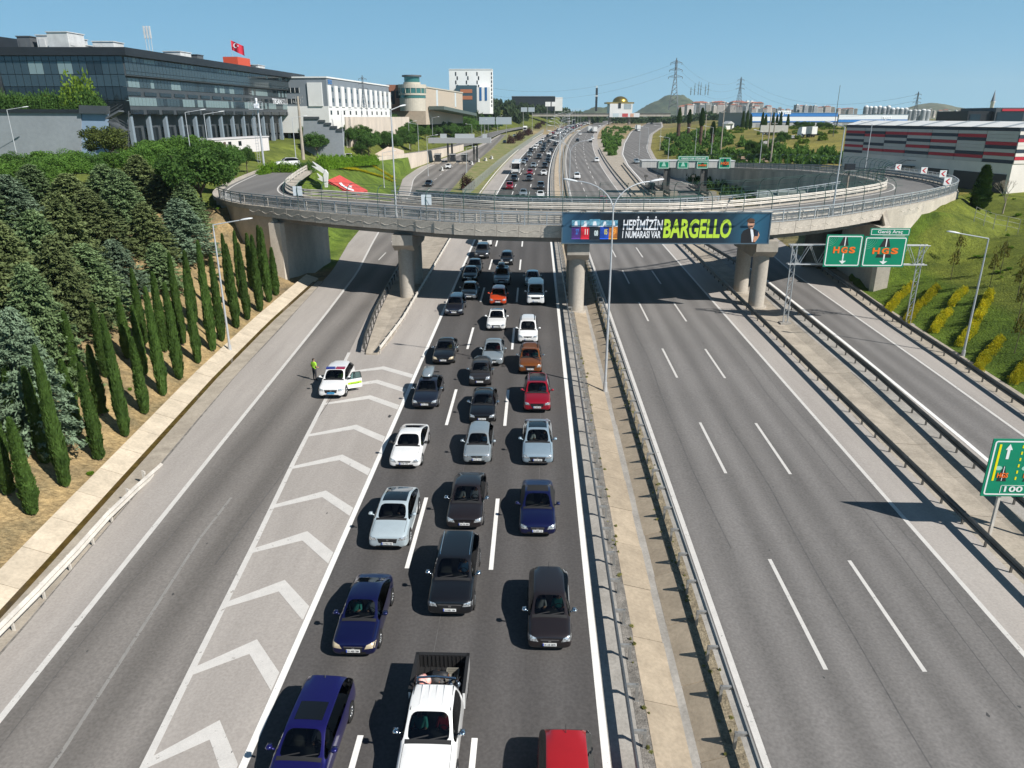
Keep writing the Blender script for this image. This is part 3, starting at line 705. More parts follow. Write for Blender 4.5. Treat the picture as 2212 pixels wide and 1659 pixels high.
# piers: bents of two columns under a hammerhead cap
for X, Y, sk in ((-13.5, 76.6, R(-24)), (4.2, 72.1, 0.0), (22.7, 74.2, R(20))):
    Y2 = Y + 6.1; z0 = ZR(Y)
    dx2 = -math.sin(sk) * 6.1 * -1 * 0 
    for cy, cx in ((Y, X), (Y2, X)):
        mb = MB(); mb.lathe([(0.78, -0.5), (0.78, 5.6)], 28); under(mb.build('column', M_PIER, None, True, (cx, cy, ZR(cy))))
        mb = MB(); mb.lathe([(0, .02), (1.05, .02), (1.05, -.4)], 24); under(mb.build('column_footing', M_PIER, None, False, (cx, cy, ZR(cy))))
    ztop = 6.78
    mb = MB(); W2 = 1.05
    prof = [(-1.6, ztop), (-1.6, 5.75), (-0.5, 5.05), (6.6, 5.05), (7.7, 5.75), (7.7, ztop)]
    mb.prism([(y, z) for y, z in prof], -W2, W2, 'x')
    o = mb.build('pier_cap', M_PIER, None, False, (X, Y, z0)); under(o)
    for k in range(4):
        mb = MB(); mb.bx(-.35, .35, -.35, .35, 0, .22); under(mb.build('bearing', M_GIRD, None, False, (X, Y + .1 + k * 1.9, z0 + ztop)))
# abutments
def wall_poly(name, pts, th, m=M_ABUT, nrm=None):
    """vertical wall through bottom/top polyline pts [(x,y,zb,zt)], thickness th inwards"""
    mb = MB(); vs = []
    for k, (x, y, zb, zt) in enumerate(pts):
        a = Vector(pts[max(k - 1, 0)][:2]); b = Vector(pts[min(k + 1, len(pts) - 1)][:2]); d = (b - a).normalized(); n = Vector((-d.y, d.x)) * th
        vs += [(x, y, zb), (x, y, zt), (x + n.x, y + n.y, zt), (x + n.x, y + n.y, zb)]
    fs = [(i * 4 + k, i * 4 + (k + 1) % 4, i * 4 + 4 + (k + 1) % 4, i * 4 + 4 + k) for i in range(len(pts) - 1) for k in range(4)] + [(0, 1, 2, 3), tuple((len(pts) - 1) * 4 + k for k in (3, 2, 1, 0))]
    mb.add(vs, fs); return mb.build(name, m)
zl = ZR(86)
def zdk(y): return ZR(y) + 8.3
# left: wing wall along the near edge up to the bank, breast wall facing the ramp
wl = [(p.x, p.y, ZR(p.y) - .6, ZR(p.y) + 8.28) for p in [Vector(q) for q in ((-46.3, 117.5), (-43.5, 103), (-40.1, 93.6), (-35.6, 87.6), (-30.3, 84.0))]]
under(wall_poly('wing_wall', wl, 0.6))
under(wall_poly('wing_wall', [(-30.3, 84.0, ZR(84) - .6, ZR(84) + 8.28), (-29.4, 83.3, ZR(84) - .6, ZR(84) + 6.7), (-28.6, 82.75, ZR(84) - .6, ZR(84) + 6.7)], 0.6))
under(wall_poly('breast_wall', [(-28.6, 82.75, zl - 1.4, zl + 6.7), (-26.7, 93.0, zl - 1.4, zl + 6.75)], 1.4))
under(wall_poly('breast_end', [(-26.7, 93.0, zl - 1.4, zl + 7.6), (-26.6, 95.0, zl - 1.4, zl + 7.6)], 2.0))
under(wall_poly('wing_wall', [(-26.6, 95.0, zl - 1.4, zl + 7.4), (-31.5, 98.5, zl - .4, zl + 8.2), (-34.5, 103.5, zl + 2, zl + 8.4)], 0.5))
# right: breast wall and long wing wall climbing the bank
zr_ = ZR(81)
under(wall_poly('breast_wall', [(37.6, 92.0, zr_ - .6, zr_ + 6.9), (37.2, 80.4, zr_ - .6, zr_ + 6.85)], 1.4))
under(wall_poly('wing_wall', [(37.2, 80.4, zr_ - .6, ZR(80) + 6.85), (38.3, 81.4, zr_ - .6, ZR(81) + 7.0), (38.7, 83.7, zr_ - .6, ZR(84) + 8.3), (45.3, 89.55, ZR(89) + 2, ZR(89) + 8.3), (51.6, 95.9, ZR(95) + 3, ZR(95) + 8.3), (55.9, 101.5, ZR(103) + 4, ZR(103) + 8.3), (58.7, 108.4, ZR(110) + 4, ZR(110) + 8.28), (60.3, 115, ZR(117) + 4, ZR(117) + 8.1), (62.9, 132, ZR(132) + 3, ZR(132) + 7.4), (63.1, 142, ZR(142) + 3, ZR(142) + 7.0)], 0.5))
# loop ramp retaining wall (inner side), stepping down to the road
li = seg(14.2, 27.6)
lw = MB(); vs = []
for i in li:
    w = NP[i][5]; p = deckpt(i, w - .02, .1); p2 = deckpt(i, w - .5, .1); zb = min(terr(p.x, p.y), ZR(p.y)) - 1.0
    vs += [(p.x, p.y, zb), tuple(p), tuple(p2), (p2.x, p2.y, zb)]
lw.add(vs, [(i * 4 + k, i * 4 + (k + 1) % 4, i * 4 + 4 + (k + 1) % 4, i * 4 + 4 + k) for i in range(len(li) - 1) for k in range(4)])
tag(lw.build('retaining_wall', mat('wall_weathered', (0.46, 0.42, 0.36), 0.9, var=0.25, scale=0.4, stretch=(1, 1, .3), fine=.1, fscale=5)), 'curved grey retaining wall carrying the loop road round the sunken yard', 'wall')
lw = MB(); vs = []
lo = seg(21.5, 27.6)
for i in lo:
    p = deckpt(i, .02, .1); p2 = deckpt(i, .5, .1); zb = terr(p.x, p.y) - 3
    vs += [(p.x, p.y, zb), tuple(p), tuple(p2), (p2.x, p2.y, zb)]
lw.add(vs, [(i * 4 + k, i * 4 + (k + 1) % 4, i * 4 + 4 + (k + 1) % 4, i * 4 + 4 + k) for i in range(len(lo) - 1) for k in range(4)])
tag(lw.build('retaining_wall', M_ABUT), 'low concrete retaining wall on the field side of the descending loop road', 'wall')
# ---- railings, fences and guard rails on the bridge
def railing(label, u0, u1, inw, h=1.25, base=0.16, post=2.15, m=M_RAIL, fill=True, group=None):
    idx = seg(u0, u1); p0 = deckpt(idx[0], inw, base)
    t = thing('bridge_railing', label, 'railing', p0, 0, group)
    for zz, r in ((h, 0.05), (h * .82, .028), (0.1, 0.03)):
        mb = MB(); mb.sweep([deckpt(i, inw, base + zz) - p0 for i in idx], [(-r, -r), (r, -r), (r, r), (-r, r)]); mb.build('top_rail' if zz == h else 'rail', m, t)
    pm = MB(); pm.bx(-.05, .05, -.045, .045, 0, h); pme = pm.mesh('post', m)
    for p, a, s in walk_edge(u0, u1, post, inw): obj('post', pme, t, p + Vector((0, 0, base)) - p0, a)
    if fill:
        fm = MB()
        for k in range(15): fm.bx(-post / 2 + .1 + k * post / 15.2, -post / 2 + .122 + k * post / 15.2, -.011, .011, .12, h * .82)
        fme = fm.mesh('baluster_panel', m)
        for p, a, s in walk_edge(u0, u1, post, inw):
            pass
        pts = walk_edge(u0, u1, post, inw)
        for (p, a, s), (q, a2, s2) in zip(pts, pts[1:]):
            c = (p + q) / 2; o = obj('baluster_panel', fme, t, c + Vector((0, 0, base)) - p0, math.atan2(q.y - p.y, q.x - p.x))
            o.rotation_euler = (0, -math.atan2(q.z - p.z, (q - p).length), math.atan2(q.y - p.y, q.x - p.x))
    return t
railing('grey steel railing with balusters along the bridge edge with the billboard', 3.2, 22, 0.14)
railing('grey steel railing along the bridge edge with the corrugated screen', 6.4, 15.6, 12.2, fill=False)
def drail(label, u0, u1, inw, face, m=M_STEELP, hs=(0.42, 0.82)):
    idx = seg(u0, u1); p0 = deckpt(idx[0], inw, 0.1); t = thing('guardrail', label, 'guardrail', p0)
    for h in hs:
        prof = [(a * face, b) for a, b in WB]
        mb = MB().sweep([deckpt(i, inw, .1 + h) - p0 for i in idx], prof); mb.build('beam', m, t)
    pm = MB(); pm.bx(-.05, .05, -.05, .05, 0, .95); pme = pm.mesh('post', m)
    for p, a, s in walk_edge(u0, u1, 2.1, inw - 0.0): obj('post', pme, t, p + Vector((0, 0, .1)) - p0, a)
    return t
drail('double pale steel guardrail behind the billboard railing on the bridge', 3.3, 22, 0.75, -1)
drail('double pale steel guardrail on the inner edge of the bridge and loop road', 0.3, 25.4, 8.0 + 0.0, 1) if False else None
idx = seg(0.2, 27.3)
p0 = deckpt(idx[0], NP[idx[0]][5] - .8, .1); t = thing('guardrail', 'double pale steel guardrail round the inner edge of the bridge and loop road', 'guardrail', p0)
for h in (0.42, 0.82):
    MB().sweep([deckpt(i, NP[i][5] - .8, .1 + h) - p0 for i in idx], WB).build('beam', M_STEELP, t)
pm = MB(); pm.bx(-.05, .05, -.05, .05, 0, .95); pme = pm.mesh('post', M_STEELP)
for i in idx[::2]: obj('post', pme, t, deckpt(i, NP[i][5] - .74, .1) - p0)
drail('dark steel guardrail round the outer bend of the loop road', 15.6, 27.2, 1.3, -1, M_STEEL)
# corrugated screen at the far edge over the motorway
scr = thing('noise_screen', 'corrugated grey screen with green cap along the far bridge edge', 'screen', deckpt(seg(7.9, 8.1)[0], 12.4, .16))
s0 = Vector(scr.location)
def mwire(name, col, a):
    if name in MATS: return MATS[name]
    m = mat(name, col, 0.6); t = m.node_tree; N = t.nodes
    tr = N.new('ShaderNodeBsdfTransparent'); mx = N.new('ShaderNodeMixShader'); mx.inputs[0].default_value = a
    t.links.new(tr.outputs[0], mx.inputs[1]); t.links.new(N['Principled BSDF'].outputs[0], mx.inputs[2]); t.links.new(mx.outputs[0], N['Material Output'].inputs[0])
    return m
M_SCR = mat('screen_grey', (0.30, 0.33, 0.34), 0.6, 0.2, var=.1)
pts = walk_edge(7.0, 12.6, 0.75, 12.35)
pm = MB(); pm.bx(-.36, .30, -.02, .02, 0.1, 1.35); pm.bx(.30, .36, -.06, .06, 0, 1.42); pme = pm.mesh('screen_panel', M_SCR)
for p, a, s in pts: obj('screen_panel', pme, scr, p + Vector((0, 0, .16)) - s0, a)
cp = MB().sweep([p + Vector((0, 0, 1.62)) - s0 for p, a, s in pts], [(-.08, -.07), (.08, -.07), (.08, .07), (-.08, .07)]); cp.build('cap_rail', M_GRN, scr)
# green mesh fence with curved tops
def green_fence(label, u0, u1, inwf, curve, spacing=2.0, h=3.1, dens=0.13, zoff=0.16):
    idx = seg(u0, u1); p0 = deckpt(idx[0], inwf(idx[0]), zoff); t = thing('mesh_fence', label, 'fence', p0)
    prof = [(0, 0), (0, h * .72)] + [(curve * (0.9 * (1 - math.cos(k * math.pi / 8))), h * .72 + .8 * math.sin(k * math.pi / 8) * 1.05) for k in range(1, 5)]
    pm = MB()
    for (a, z), (b, z2) in zip(prof, prof[1:]): pm.tube((0, a, z), (0, b, z2), .035, .035, 6)
    pme = pm.mesh('post', M_GRN)
    acc = 0.0; last = None
    for i in idx:
        p = deckpt(i, inwf(i), zoff)
        if last is not None: acc += (p - last).length
        if last is None or acc >= spacing:
            d = NP[i][3]; obj('post', pme, t, p - p0, math.atan2(d.y, d.x)); acc = 0.0
        last = p
    rows = [[deckpt(i, inwf(i) + a, zoff + z) - p0 for a, z in prof] for i in idx]
    n = len(prof); sh = MB().add([p for r in rows for p in r], [(i * n + k, i * n + k + 1, (i + 1) * n + k + 1, (i + 1) * n + k) for i in range(len(rows) - 1) for k in range(n - 1)])
    sh.build('wire_mesh', mwire('green_wire', (0.03, 0.10, 0.075), dens), t, recalc=False)
    for k in (1, 3, 5):
        w = MB().sweep([r[k] for r in rows], [(-.012, -.012), (.012, -.012), (.012, .012), (-.012, .012)]); w.build('wire', M_GRN, t)
    return t
green_fence('green mesh fence with curved top posts along the billboard side of the bridge', 5.6, 14.6, lambda i: 0.35, 1, dens=0.035)
green_fence('green mesh fence with curved top posts round the inside of the loop', 10.4, 26, lambda i: NP[i][5] - .3, -1, dens=0.05)
# ================================================================== billboard
bb = thing('billboard', 'long dark billboard with lime green lettering hung on the bridge', 'billboard', (2.62, 69.95, ZR(70) + 7.05), R(1.2))
BW, BH = 19.35, 2.75
gmb = bpy.data.materials.new('billboard_print'); gmb.use_nodes = True
t_ = gmb.node_tree; N_ = t_.nodes
tc = N_.new('ShaderNodeTexCoord'); sx = N_.new('ShaderNodeSeparateXYZ'); mr = N_.new('ShaderNodeMapRange'); rp = N_.new('ShaderNodeValToRGB')
t_.links.new(tc.outputs['Object'], sx.inputs[0]); t_.links.new(sx.outputs[0], mr.inputs[0]); mr.inputs['From Max'].default_value = BW
els = rp.color_ramp.elements; els[0].color = (0.035, 0.10, 0.17, 1); els[1].color = (0.015, 0.07, 0.13, 1)
for pos, c in ((0.07, (0.012, 0.05, 0.10, 1)), (0.2, (0.008, 0.014, 0.022, 1)), (0.55, (0.007, 0.011, 0.018, 1)), (0.78, (0.012, 0.03, 0.05, 1)), (0.93, (0.025, 0.12, 0.20, 1))):
    e = els.new(pos); e.color = c
t_.links.new(mr.outputs[0], rp.inputs[0]); t_.links.new(rp.outputs[0], N_['Principled BSDF'].inputs['Base Color']); N_['Principled BSDF'].inputs['Roughness'].default_value = 0.45
bxb((0, BW, -.02, .12, 0, BH), 'print_panel', gmb, bb)
mb = MB(); 
for a in ((-.1, BW + .1, -.06, .16, -.1, .0), (-.1, BW + .1, -.06, .16, BH, BH + .1), (-.1, 0, -.06, .16, 0, BH), (BW, BW + .1, -.06, .16, 0, BH)): mb.bx(*a)
mb.build('frame', mat('billboard_frame', (0.10, 0.15, 0.19), .5, .3), bb)
for k in range(12):
    x = .35 + k * 1.6; mb = MB(); p = [(x, -.05, BH + .08), (x + .12, -1.0, BH + .3), (x + 1.2, -1.0, BH + .3), (x + 1.35, -.05, BH + .08)]
    mb.path(p, .03, 6); mb.bx(x + .2, x + 1.1, -1.06, -.95, BH + .24, BH + .31); mb.build('light_frame', M_STEELP, bb)
M_WHT = mat('print_white', (0.82, 0.84, 0.88), .5); M_LIME = mat('print_lime', (0.50, 0.72, 0.05), .5)
def txt(s, w, h, x, z, m, name='lettering', bold=0.0, par=None, y=-.03, shear=0.0):
    """fit a word into a w x h box whose lower left corner is x, z"""
    o = flat_text(name, s, 1.0, (0, 0, 0), FRONT, m, par, 'LEFT', 1.0, 0.004, bold, shear)
    bpy.context.view_layer.update()
    bb_ = [Vector(c) for c in o.bound_box]; x0 = min(c.x for c in bb_); x1 = max(c.x for c in bb_); y0 = min(c.y for c in bb_); y1 = max(c.y for c in bb_)
    sx_ = w / (x1 - x0); sy_ = h / (y1 - y0)
    me_ = bpy.data.meshes.new_from_object(o.evaluated_get(bpy.context.evaluated_depsgraph_get()))
    cu_ = o.data; bpy.data.objects.remove(o); bpy.data.curves.remove(cu_)
    o = obj(name, me_, par, (x - x0 * sx_, y, z - y0 * sy_)); o.rotation_euler = FRONT; o.scale = (sx_, sy_, 1)
    return o
txt('HEPİMİZİN', 3.7, 1.28, 5.65, 1.2, M_WHT, bold=0.022, par=bb, shear=.06)
txt('1 NUMARASI VAR', 3.6, .66, 5.62, .45, M_WHT, bold=0.022, par=bb, shear=.06)
txt('BARGELLO', 6.35, 1.78, 9.45, .45, M_LIME, bold=0.03, par=bb, shear=.05)
# perfume bottles on the print
bcols = [((.05, .02, .12), (.05, .2, .6)), ((.35, .01, .02), (.8, .75, .7)), ((.01, .015, .02), (.7, .8, .8)), ((.01, .04, .25), (.7, .6, .1)), ((.35, .12, .02), (.9, .35, .05))]
for k, (x, w) in enumerate(((.85, .8), (1.72, .78), (2.5, 1.0), (3.52, .82), (4.35, .8))):
    c1, c2 = bcols[k]; h0 = .35 - (.12 if k == 2 else 0); h1 = 1.5
    mb = MB(); mb.bx(x, x + w, -.026, -.021, h0, h1); bt = mb.build('bottle_print', mat('bottle_%d' % k, c1, .4, col2=tuple(min(1, c * 2.2) for c in c1), scale=1.5), bb)
    bxb((x, x + w, -.026, -.021, h1 + .06, 2.1 + (.1 if k == 2 else 0)), 'cap_print', mat('cap_print', (.05, .22, .36), .3, col2=(.25, .5, .6), scale=2), bb)
    mb = MB(); mb.bx(x, x + w, -.0275, -.0262, h1, h1 + .07); mb.prism([(x + w * .3, h1 + .07), (x + w * .7, h1 + .07), (x + w * .62, 2.0), (x + w * .38, 2.0)], -.0275, -.0262, 'y'); mb.build('nozzle_print', M_WHT, bb)
    txt(('27', '11', '08', '05', '9')[k], w * .36, .52, x + w * .48, h0 + .42, mat('bottle_no_%d' % k, c2, .5), 'number_print', 0.03, bb, y=-.03)
    bxb((x, x + w, -.0275, -.0262, h0, h0 + .08), 'base_print', mat('bottle_base_%d' % k, tuple(min(1, c * 4) for c in c1), .4), bb)
# a man in a dinner jacket, printed
def blob(pts, m, name, y0, par): 
    mb = MB(); mb.prism(pts, y0 - .004, y0, 'y'); return mb.build(name, m, par)
def ell(cx, cz, rx, rz, n=20, a0=0, a1=2 * math.pi): return [(cx + rx * math.cos(a0 + (a1 - a0) * k / n), cz + rz * math.sin(a0 + (a1 - a0) * k / n)) for k in range(n)]
M_SKIN = mat('print_skin', (.55, .26, .15), .5, col2=(.68, .38, .26), scale=4); M_BLK = mat('print_black', (.012, .012, .016), .5)
mx_ = 17.55
blob([(mx_ - .75, 0), (mx_ - .78, .8), (mx_ - .6, 1.15), (mx_ - .15, 1.38), (mx_ + .25, 1.38), (mx_ + .62, 1.2), (mx_ + .8, .95), (mx_ + .75, .4), (mx_ + .6, 0)], M_BLK, 'jacket_print', -.022, bb)
blob([(mx_ + .0, 1.4), (mx_ + .25, 1.36), (mx_ + .42, .7), (mx_ + .38, .1), (mx_ + .3, .1)], M_WHT, 'shirt_print', -.0265, bb)
blob(ell(mx_ + .05, 1.78, .32, .46), M_SKIN, 'face_print', -.0265, bb)
blob(ell(mx_ - .0, 2.08, .36, .22), mat('print_hair', (.10, .05, .03), .5), 'hair_print', -.031, bb)
blob(ell(mx_ + .14, 1.55, .13, .06), mat('print_beard', (.2, .1, .07), .5), 'beard_print', -.031, bb)
blob([(mx_ - .12, 1.84), (mx_ + .36, 1.84), (mx_ + .36, 1.93), (mx_ - .12, 1.93)], M_BLK, 'glasses_print', -.031, bb)
blob([(mx_ - .08, 1.4), (mx_ + .12, 1.32), (mx_ + .32, 1.4), (mx_ + .32, 1.24), (mx_ + .12, 1.3), (mx_ - .08, 1.24)], M_BLK, 'bow_tie_print', -.031, bb)
blob([(mx_ + .45, .1), (mx_ + .4, .4), (mx_ + .62, .95), (mx_ + .8, 1.08), (mx_ + .95, .75), (mx_ + .85, .45), (mx_ + .6, .1)], M_SKIN, 'hand_print', -.031, bb)
blob([(mx_ + .5, .65), (mx_ + .5, 1.15), (mx_ + .8, 1.15), (mx_ + .8, .65)], mat('print_dark_blue', (.02, .03, .06), .3), 'flacon_print', -.0355, bb)
# ================================================================== signs
M_SIGN = mat('sign_green', (0.0, 0.235, 0.125), 0.45, var=.06, scale=1.0)
M_SW = mat('sign_white', (0.80, 0.82, 0.80), .45); M_ORG = mat('sign_orange', (0.90, 0.17, 0.015), .45); M_SB = mat('sign_black', (0.02, 0.02, 0.022), .5); M_YEL = mat('sign_yellow', (.85, .75, 0.0), .45)
def border(par, x0, x1, z0, z1, w, y=-.03, r=.14, m=None):
    mb = MB(); o = []; 
    for cx, cz, a in ((x1 - r, z1 - r, 0), (x0 + r, z1 - r, 90), (x0 + r, z0 + r, 180), (x1 - r, z0 + r, 270)):
        for k in range(6):
            t = R(a + 18 * k); o.append((cx, cz, math.cos(t), math.sin(t)))
    vs = [(cx + r * c, y, cz + r * s) for cx, cz, c, s in o] + [(cx + (r - w) * c, y, cz + (r - w) * s) for cx, cz, c, s in o]
    n = len(o); mb.add(vs, [(k, (k + 1) % n, n + (k + 1) % n, n + k) for k in range(n)]); return mb.build('border', m or M_SW, par, recalc=False)
def hgs_sign(label, x0, x1, y, z0, z1, header=None, dark_base=True):
    w = x1 - x0; h = z1 - z0
    t = thing('overhead_sign', label, 'sign', (x0, y, z0), 0, None)
    bxb((0, w, -.02, .1, 0, h), 'plate', M_SIGN, t)
    border(t, .1, w - .1, .1, h - .1, .09)
    mb = MB(); mb.prism([(w * .36, h * .66), (w * .62, h * .66), (w * .56, h * .94), (w * .46, h * .94)], -.028, -.021, 'y')
    if dark_base: mb.prism([(w * .31, h * .31), (w * .68, h * .31), (w * .66, h * .42), (w * .34, h * .42)], -.028, -.021, 'y')
    mb.build('road_symbol', M_SB, t)
    mb = MB(); mb.bx(w * .5, w * .525, -.034, -.029, h * .66, h * .93); mb.bx(w * .495, w * .53, -.034, -.029, h * .24, h * .42); mb.prism([(w * .42, h * .19), (w * .515, h * .09), (w * .61, h * .19), (w * .53, h * .19), (w * .53, h * .25), (w * .495, h * .25), (w * .495, h * .19)], -.034, -.029, 'y'); mb.build('arrow', M_SW, t)
    for k, ch in enumerate('HGS'): txt(ch, w * .17, h * .2, w * (.22 + .215 * k), h * .43, M_ORG, 'lettering', .04, t, -.04)
    mb = MB()
    for r_ in (.25, .4, .55, .7, .85):
        pts = [(.16 + r_ * w * .3 * math.cos(R(a)), h - .16 + r_ * w * .3 * math.sin(R(a))) for a in range(-90, 1, 9)]
        for (a, b), (c, d) in zip(pts, pts[1:]): mb.beam((a, -.026, b), (c, -.026, d), .008, .05, 0, (0, -1, 0))
    mb.build('signal_waves', mat('sign_waves', (.35, .62, .5), .5), t)
    if header:
        mb = MB(); mb.bx(w * .1, w * 1.02, -.02, .1, h + .06, h + .72); hd = mb.build('header_plate', M_SIGN, t)
        border(t, w * .1 + .07, w * 1.02 - .07, h + .12, h + .66, .05, r=.08); txt(header, w * .58, .36, w * .27, h + .2, M_SW, 'lettering', .015, t, -.04)
    return t
YG = 67.6
pA = AT(1777, 576, YG - .5); pB = AT(1870, 506, YG - .5); pC = AT(1868, 576, YG - .5); pD = AT(1962, 512, YG - .5)
hgs_sign('green overhead toll sign with black road and down arrow', pA.x, pB.x - .12, YG - .5, pA.z, pB.z - .05, None, False)
hgs_sign('green overhead toll sign with wide vehicle header plate', pB.x + .0, pD.x, YG - .5, pA.z, pD.z + .05, 'Geniş Araç', True)
gl = G(1694, 700); gr = T(1982, 712)
M_GAL = mat('gantry_steel', (0.50, 0.52, 0.53), .42, .5, var=.1, scale=2)
gt = thing('sign_gantry', 'galvanised lattice gantry spanning the toll ramp', 'gantry', (gl.x, YG, gl.z))
g0 = Vector(gt.location); zt = AT(1705, 530, YG).z - g0.z; zb_ = zt - 1.75
def lattice_leg(x, zbase, ztop):
    mb = MB(); w = .42
    for dx_ in (0, w): mb.tube((x + dx_, .35, zbase), (x + dx_, .35, ztop), .055, .055, 8)
    n = 9
    for k in range(n):
        z0 = lerp(zbase, ztop - .2, k / n); z1 = lerp(zbase, ztop - .2, (k + 1) / n)
        mb.tube((x, .35, z0), (x + w, .35, z1), .025, .025, 5); mb.tube((x, .35, z1), (x + w, .35, z1), .02, .02, 5)
    mb.build('lattice_leg', M_GAL, gt)
    bxb((x - .3, x + w + .3, -.05, .75, zbase - .9, zbase + .06), 'footing', M_CONCG, gt)
XR_ = gr.x - g0.x
lattice_leg(0, 0, zt + .1); lattice_leg(XR_ - .2, gr.z - g0.z, zt + .1)
for zz in (zt, zb_):
    for yy in (.1, .6): mb = MB(); mb.tube((-.3, yy, zz), (XR_ + .6, yy, zz), .05, .05, 8); mb.build('chord', M_GAL, gt)
mb = MB(); n = 14
for k in range(n):
    xa = lerp(-.2, XR_ + .5, k / n); xb = lerp(-.2, XR_ + .5, (k + 1) / n)
    for yy in (.1, .6): mb.tube((xa, yy, zb_ if k % 2 else zt), (xb, yy, zt if k % 2 else zb_), .025, .025, 5)
    mb.tube((xa, .1, zt), (xa, .6, zt), .02, .02, 5); mb.tube((xa, .1, zb_), (xa, .6, zb_), .02, .02, 5)
mb.build('bracing', M_GAL, gt)
# the roadside toll sign
ps = G(2146, 1158); YS = ps.y
q0 = AT(2117, 1071, YS - .15); q1 = AT(2148, 948, YS - .15)
sg = thing('road_sign', 'green roadside toll lane sign with yellow bars reading 100 m', 'sign', (q0.x, YS - .15, q0.z)); hs = q1.z - q0.z; ws = 4.2
bxb((0, ws, -.02, .04, 0, hs), 'plate', M_SIGN, sg); border(sg, .1, ws - .1, .08, hs - .08, .07, -.03, .12)
bxb((.32, .42, -.034, -.022, hs * .28, hs * .91), 'yellow_bar', M_YEL, sg)
for k in range(6):
    bxb((1.36, 1.43, -.034, -.022, hs * (.3 + .11 * k), hs * (.35 + .11 * k)), 'yellow_dash', M_YEL, sg)
for xx, m_ in ((.72, 0), (1.92, 0)):
    mb = MB(); mb.prism([(xx, hs * .66), (xx + .13, hs * .66), (xx + .13, hs * .82), (xx + .22, hs * .82), (xx + .065, hs * .92), (xx - .09, hs * .82), (xx, hs * .82)], -.034, -.022, 'y'); mb.build('arrow', M_SW, sg)
    mb = MB(); mb.prism([(xx - .18, hs * .27), (xx + .27, hs * .27), (xx + .08, hs * .54), (xx + .02, hs * .54)], -.03, -.022, 'y'); mb.build('road_symbol', M_SB, sg)
    bxb((xx + .035, xx + .065, -.034, -.03, hs * .28, hs * .53), 'road_line', M_SW, sg)
    txt('HGS', .5, hs * .085, xx - .2, hs * .335, M_ORG, 'lettering', .03, sg, -.04)
    mb = MB(); mb.prism(ell(xx - .2, hs * .5, .16, .11, 14), -.03, -.022, 'y'); mb.build('signal_waves', mat('sign_waves', (.35, .62, .5), .5), sg)
mb = MB(); mb.bx(.82, 2.9, -.034, -.022, hs * .195, hs * .2); mb.bx(.82, .85, -.034, -.022, hs * .06, hs * .2); mb.build('distance_frame', M_SW, sg)
txt('100 m', 1.5, hs * .1, 1.0, hs * .085, M_SW, 'lettering', .02, sg, -.04)
for xx in (.9, 3.2):
    bxb((xx, xx + .12, .05, .18, -q0.z + ps.z - .3, hs * .9), 'post', M_STEELP, sg)
# ================================================================== street lamps
def head_mesh():
    mb = MB(); secs = [(-.1, .05, .04), (.05, .10, .07), (.35, .16, .10), (.7, .15, .09), (.92, .06, .04)]
    n = 10; vs = []
    for x, w, h in secs:
        for k in range(n): t = 2 * math.pi * k / n; vs.append((x, w * math.cos(t), h * math.sin(t) * (1 if math.sin(t) > 0 else .55)))
    mb.add(vs, [(i * n + k, i * n + (k + 1) % n, (i + 1) * n + (k + 1) % n, (i + 1) * n + k) for i in range(len(secs) - 1) for k in range(n)] + [tuple(range(n)), tuple(range(4 * n + n - 1, 4 * n - 1, -1))])
    return mb.mesh('lamp_head', mat('lamp_head', (.66, .68, .69), .35, var=.05), True)
HEAD = head_mesh(); LAMPS = {}
def lamp(label, base, h, arms, alen=2.2, rise=.35, curved=False, group=None, r=.1):
    """arms: headings (radians, 0 = +x)"""
    key = (round(h, 1), tuple(round(a, 2) for a in arms), alen, curved)
    t = thing('street_lamp', label, 'street lamp', base, 0, group)
    if key not in LAMPS:
        mb = MB(); mb.tube((0, 0, -.3), (0, 0, h), r, r * .5, 10); mb.tube((0, 0, -.3), (0, 0, .45), r * 1.5, r * 1.4, 10); pm = mb.mesh('pole', M_LAMP)
        am = []
        for a in arms:
            mb = MB(); c, s = math.cos(a), math.sin(a)
            if curved: pts = [(alen * (1 - math.cos(k * math.pi / 16)) * .999 * 1.0, h - .0 + 1.9 * math.sin(k * math.pi / 16)) for k in range(9)]; 
            else: pts = [(0, h), (alen, h + rise)]
            mb.path([(x * c, x * s, z) for x, z in pts], r * .42, 6); am.append((mb.mesh('arm', M_LAMP), (pts[-1][0] * c, pts[-1][0] * s, pts[-1][1]), a))
        LAMPS[key] = (pm, am)
    pm, am = LAMPS[key]
    obj('pole', pm, t)
    for me_, e, a in am:
        obj('arm', me_, t); hd = obj('lamp_head', HEAD, t, e); hd.rotation_euler = (0, R(-8), a)
    return t
def lamp_px(label, bx_, by_, ty, arms, **kw):
    b = kw.pop('b', None) or T(bx_, by_)
    top = AT(bx_, ty, b.y).z
    return lamp(label, b, max(3.0, top - b.z - kw.pop('sub', 0)), arms, **kw)
lamp_px('tall single arm street lamp among the cypresses beside the ditch', 497, 757, 486, [R(8)])
lamp_px('tall curved double arm street lamp in the median before the bridge', 1307, 840, 450, [R(165), R(15)], curved=True, alen=2.6, b=G(1307, 838), sub=.2)
lamp_px('single arm street lamp on the lawn with yellow hedges', 2080, 768, 515, [R(172)])
i_ = seg(8.0, 8.2)[0]
def on_deck(u, inw): return deckpt(seg(u, u + .4)[0], inw, .16)
lamp('street lamp on the billboard edge of the bridge above the left island', on_deck(7.9, .5), 10.3, [R(60)], alen=1.4)
lamp('street lamp on the billboard edge of the bridge above the toll ramp', on_deck(13.1, .5), 8.7, [R(120)], alen=1.6)
lamp('street lamp on the outer bend of the loop road before striped building', on_deck(22.3, .5), 8.6, [R(200)], alen=1.8)
lamp('street lamp on the descending loop road behind the sunken yard', on_deck(24.5, .4), 8.0, [R(200)], alen=1.8)
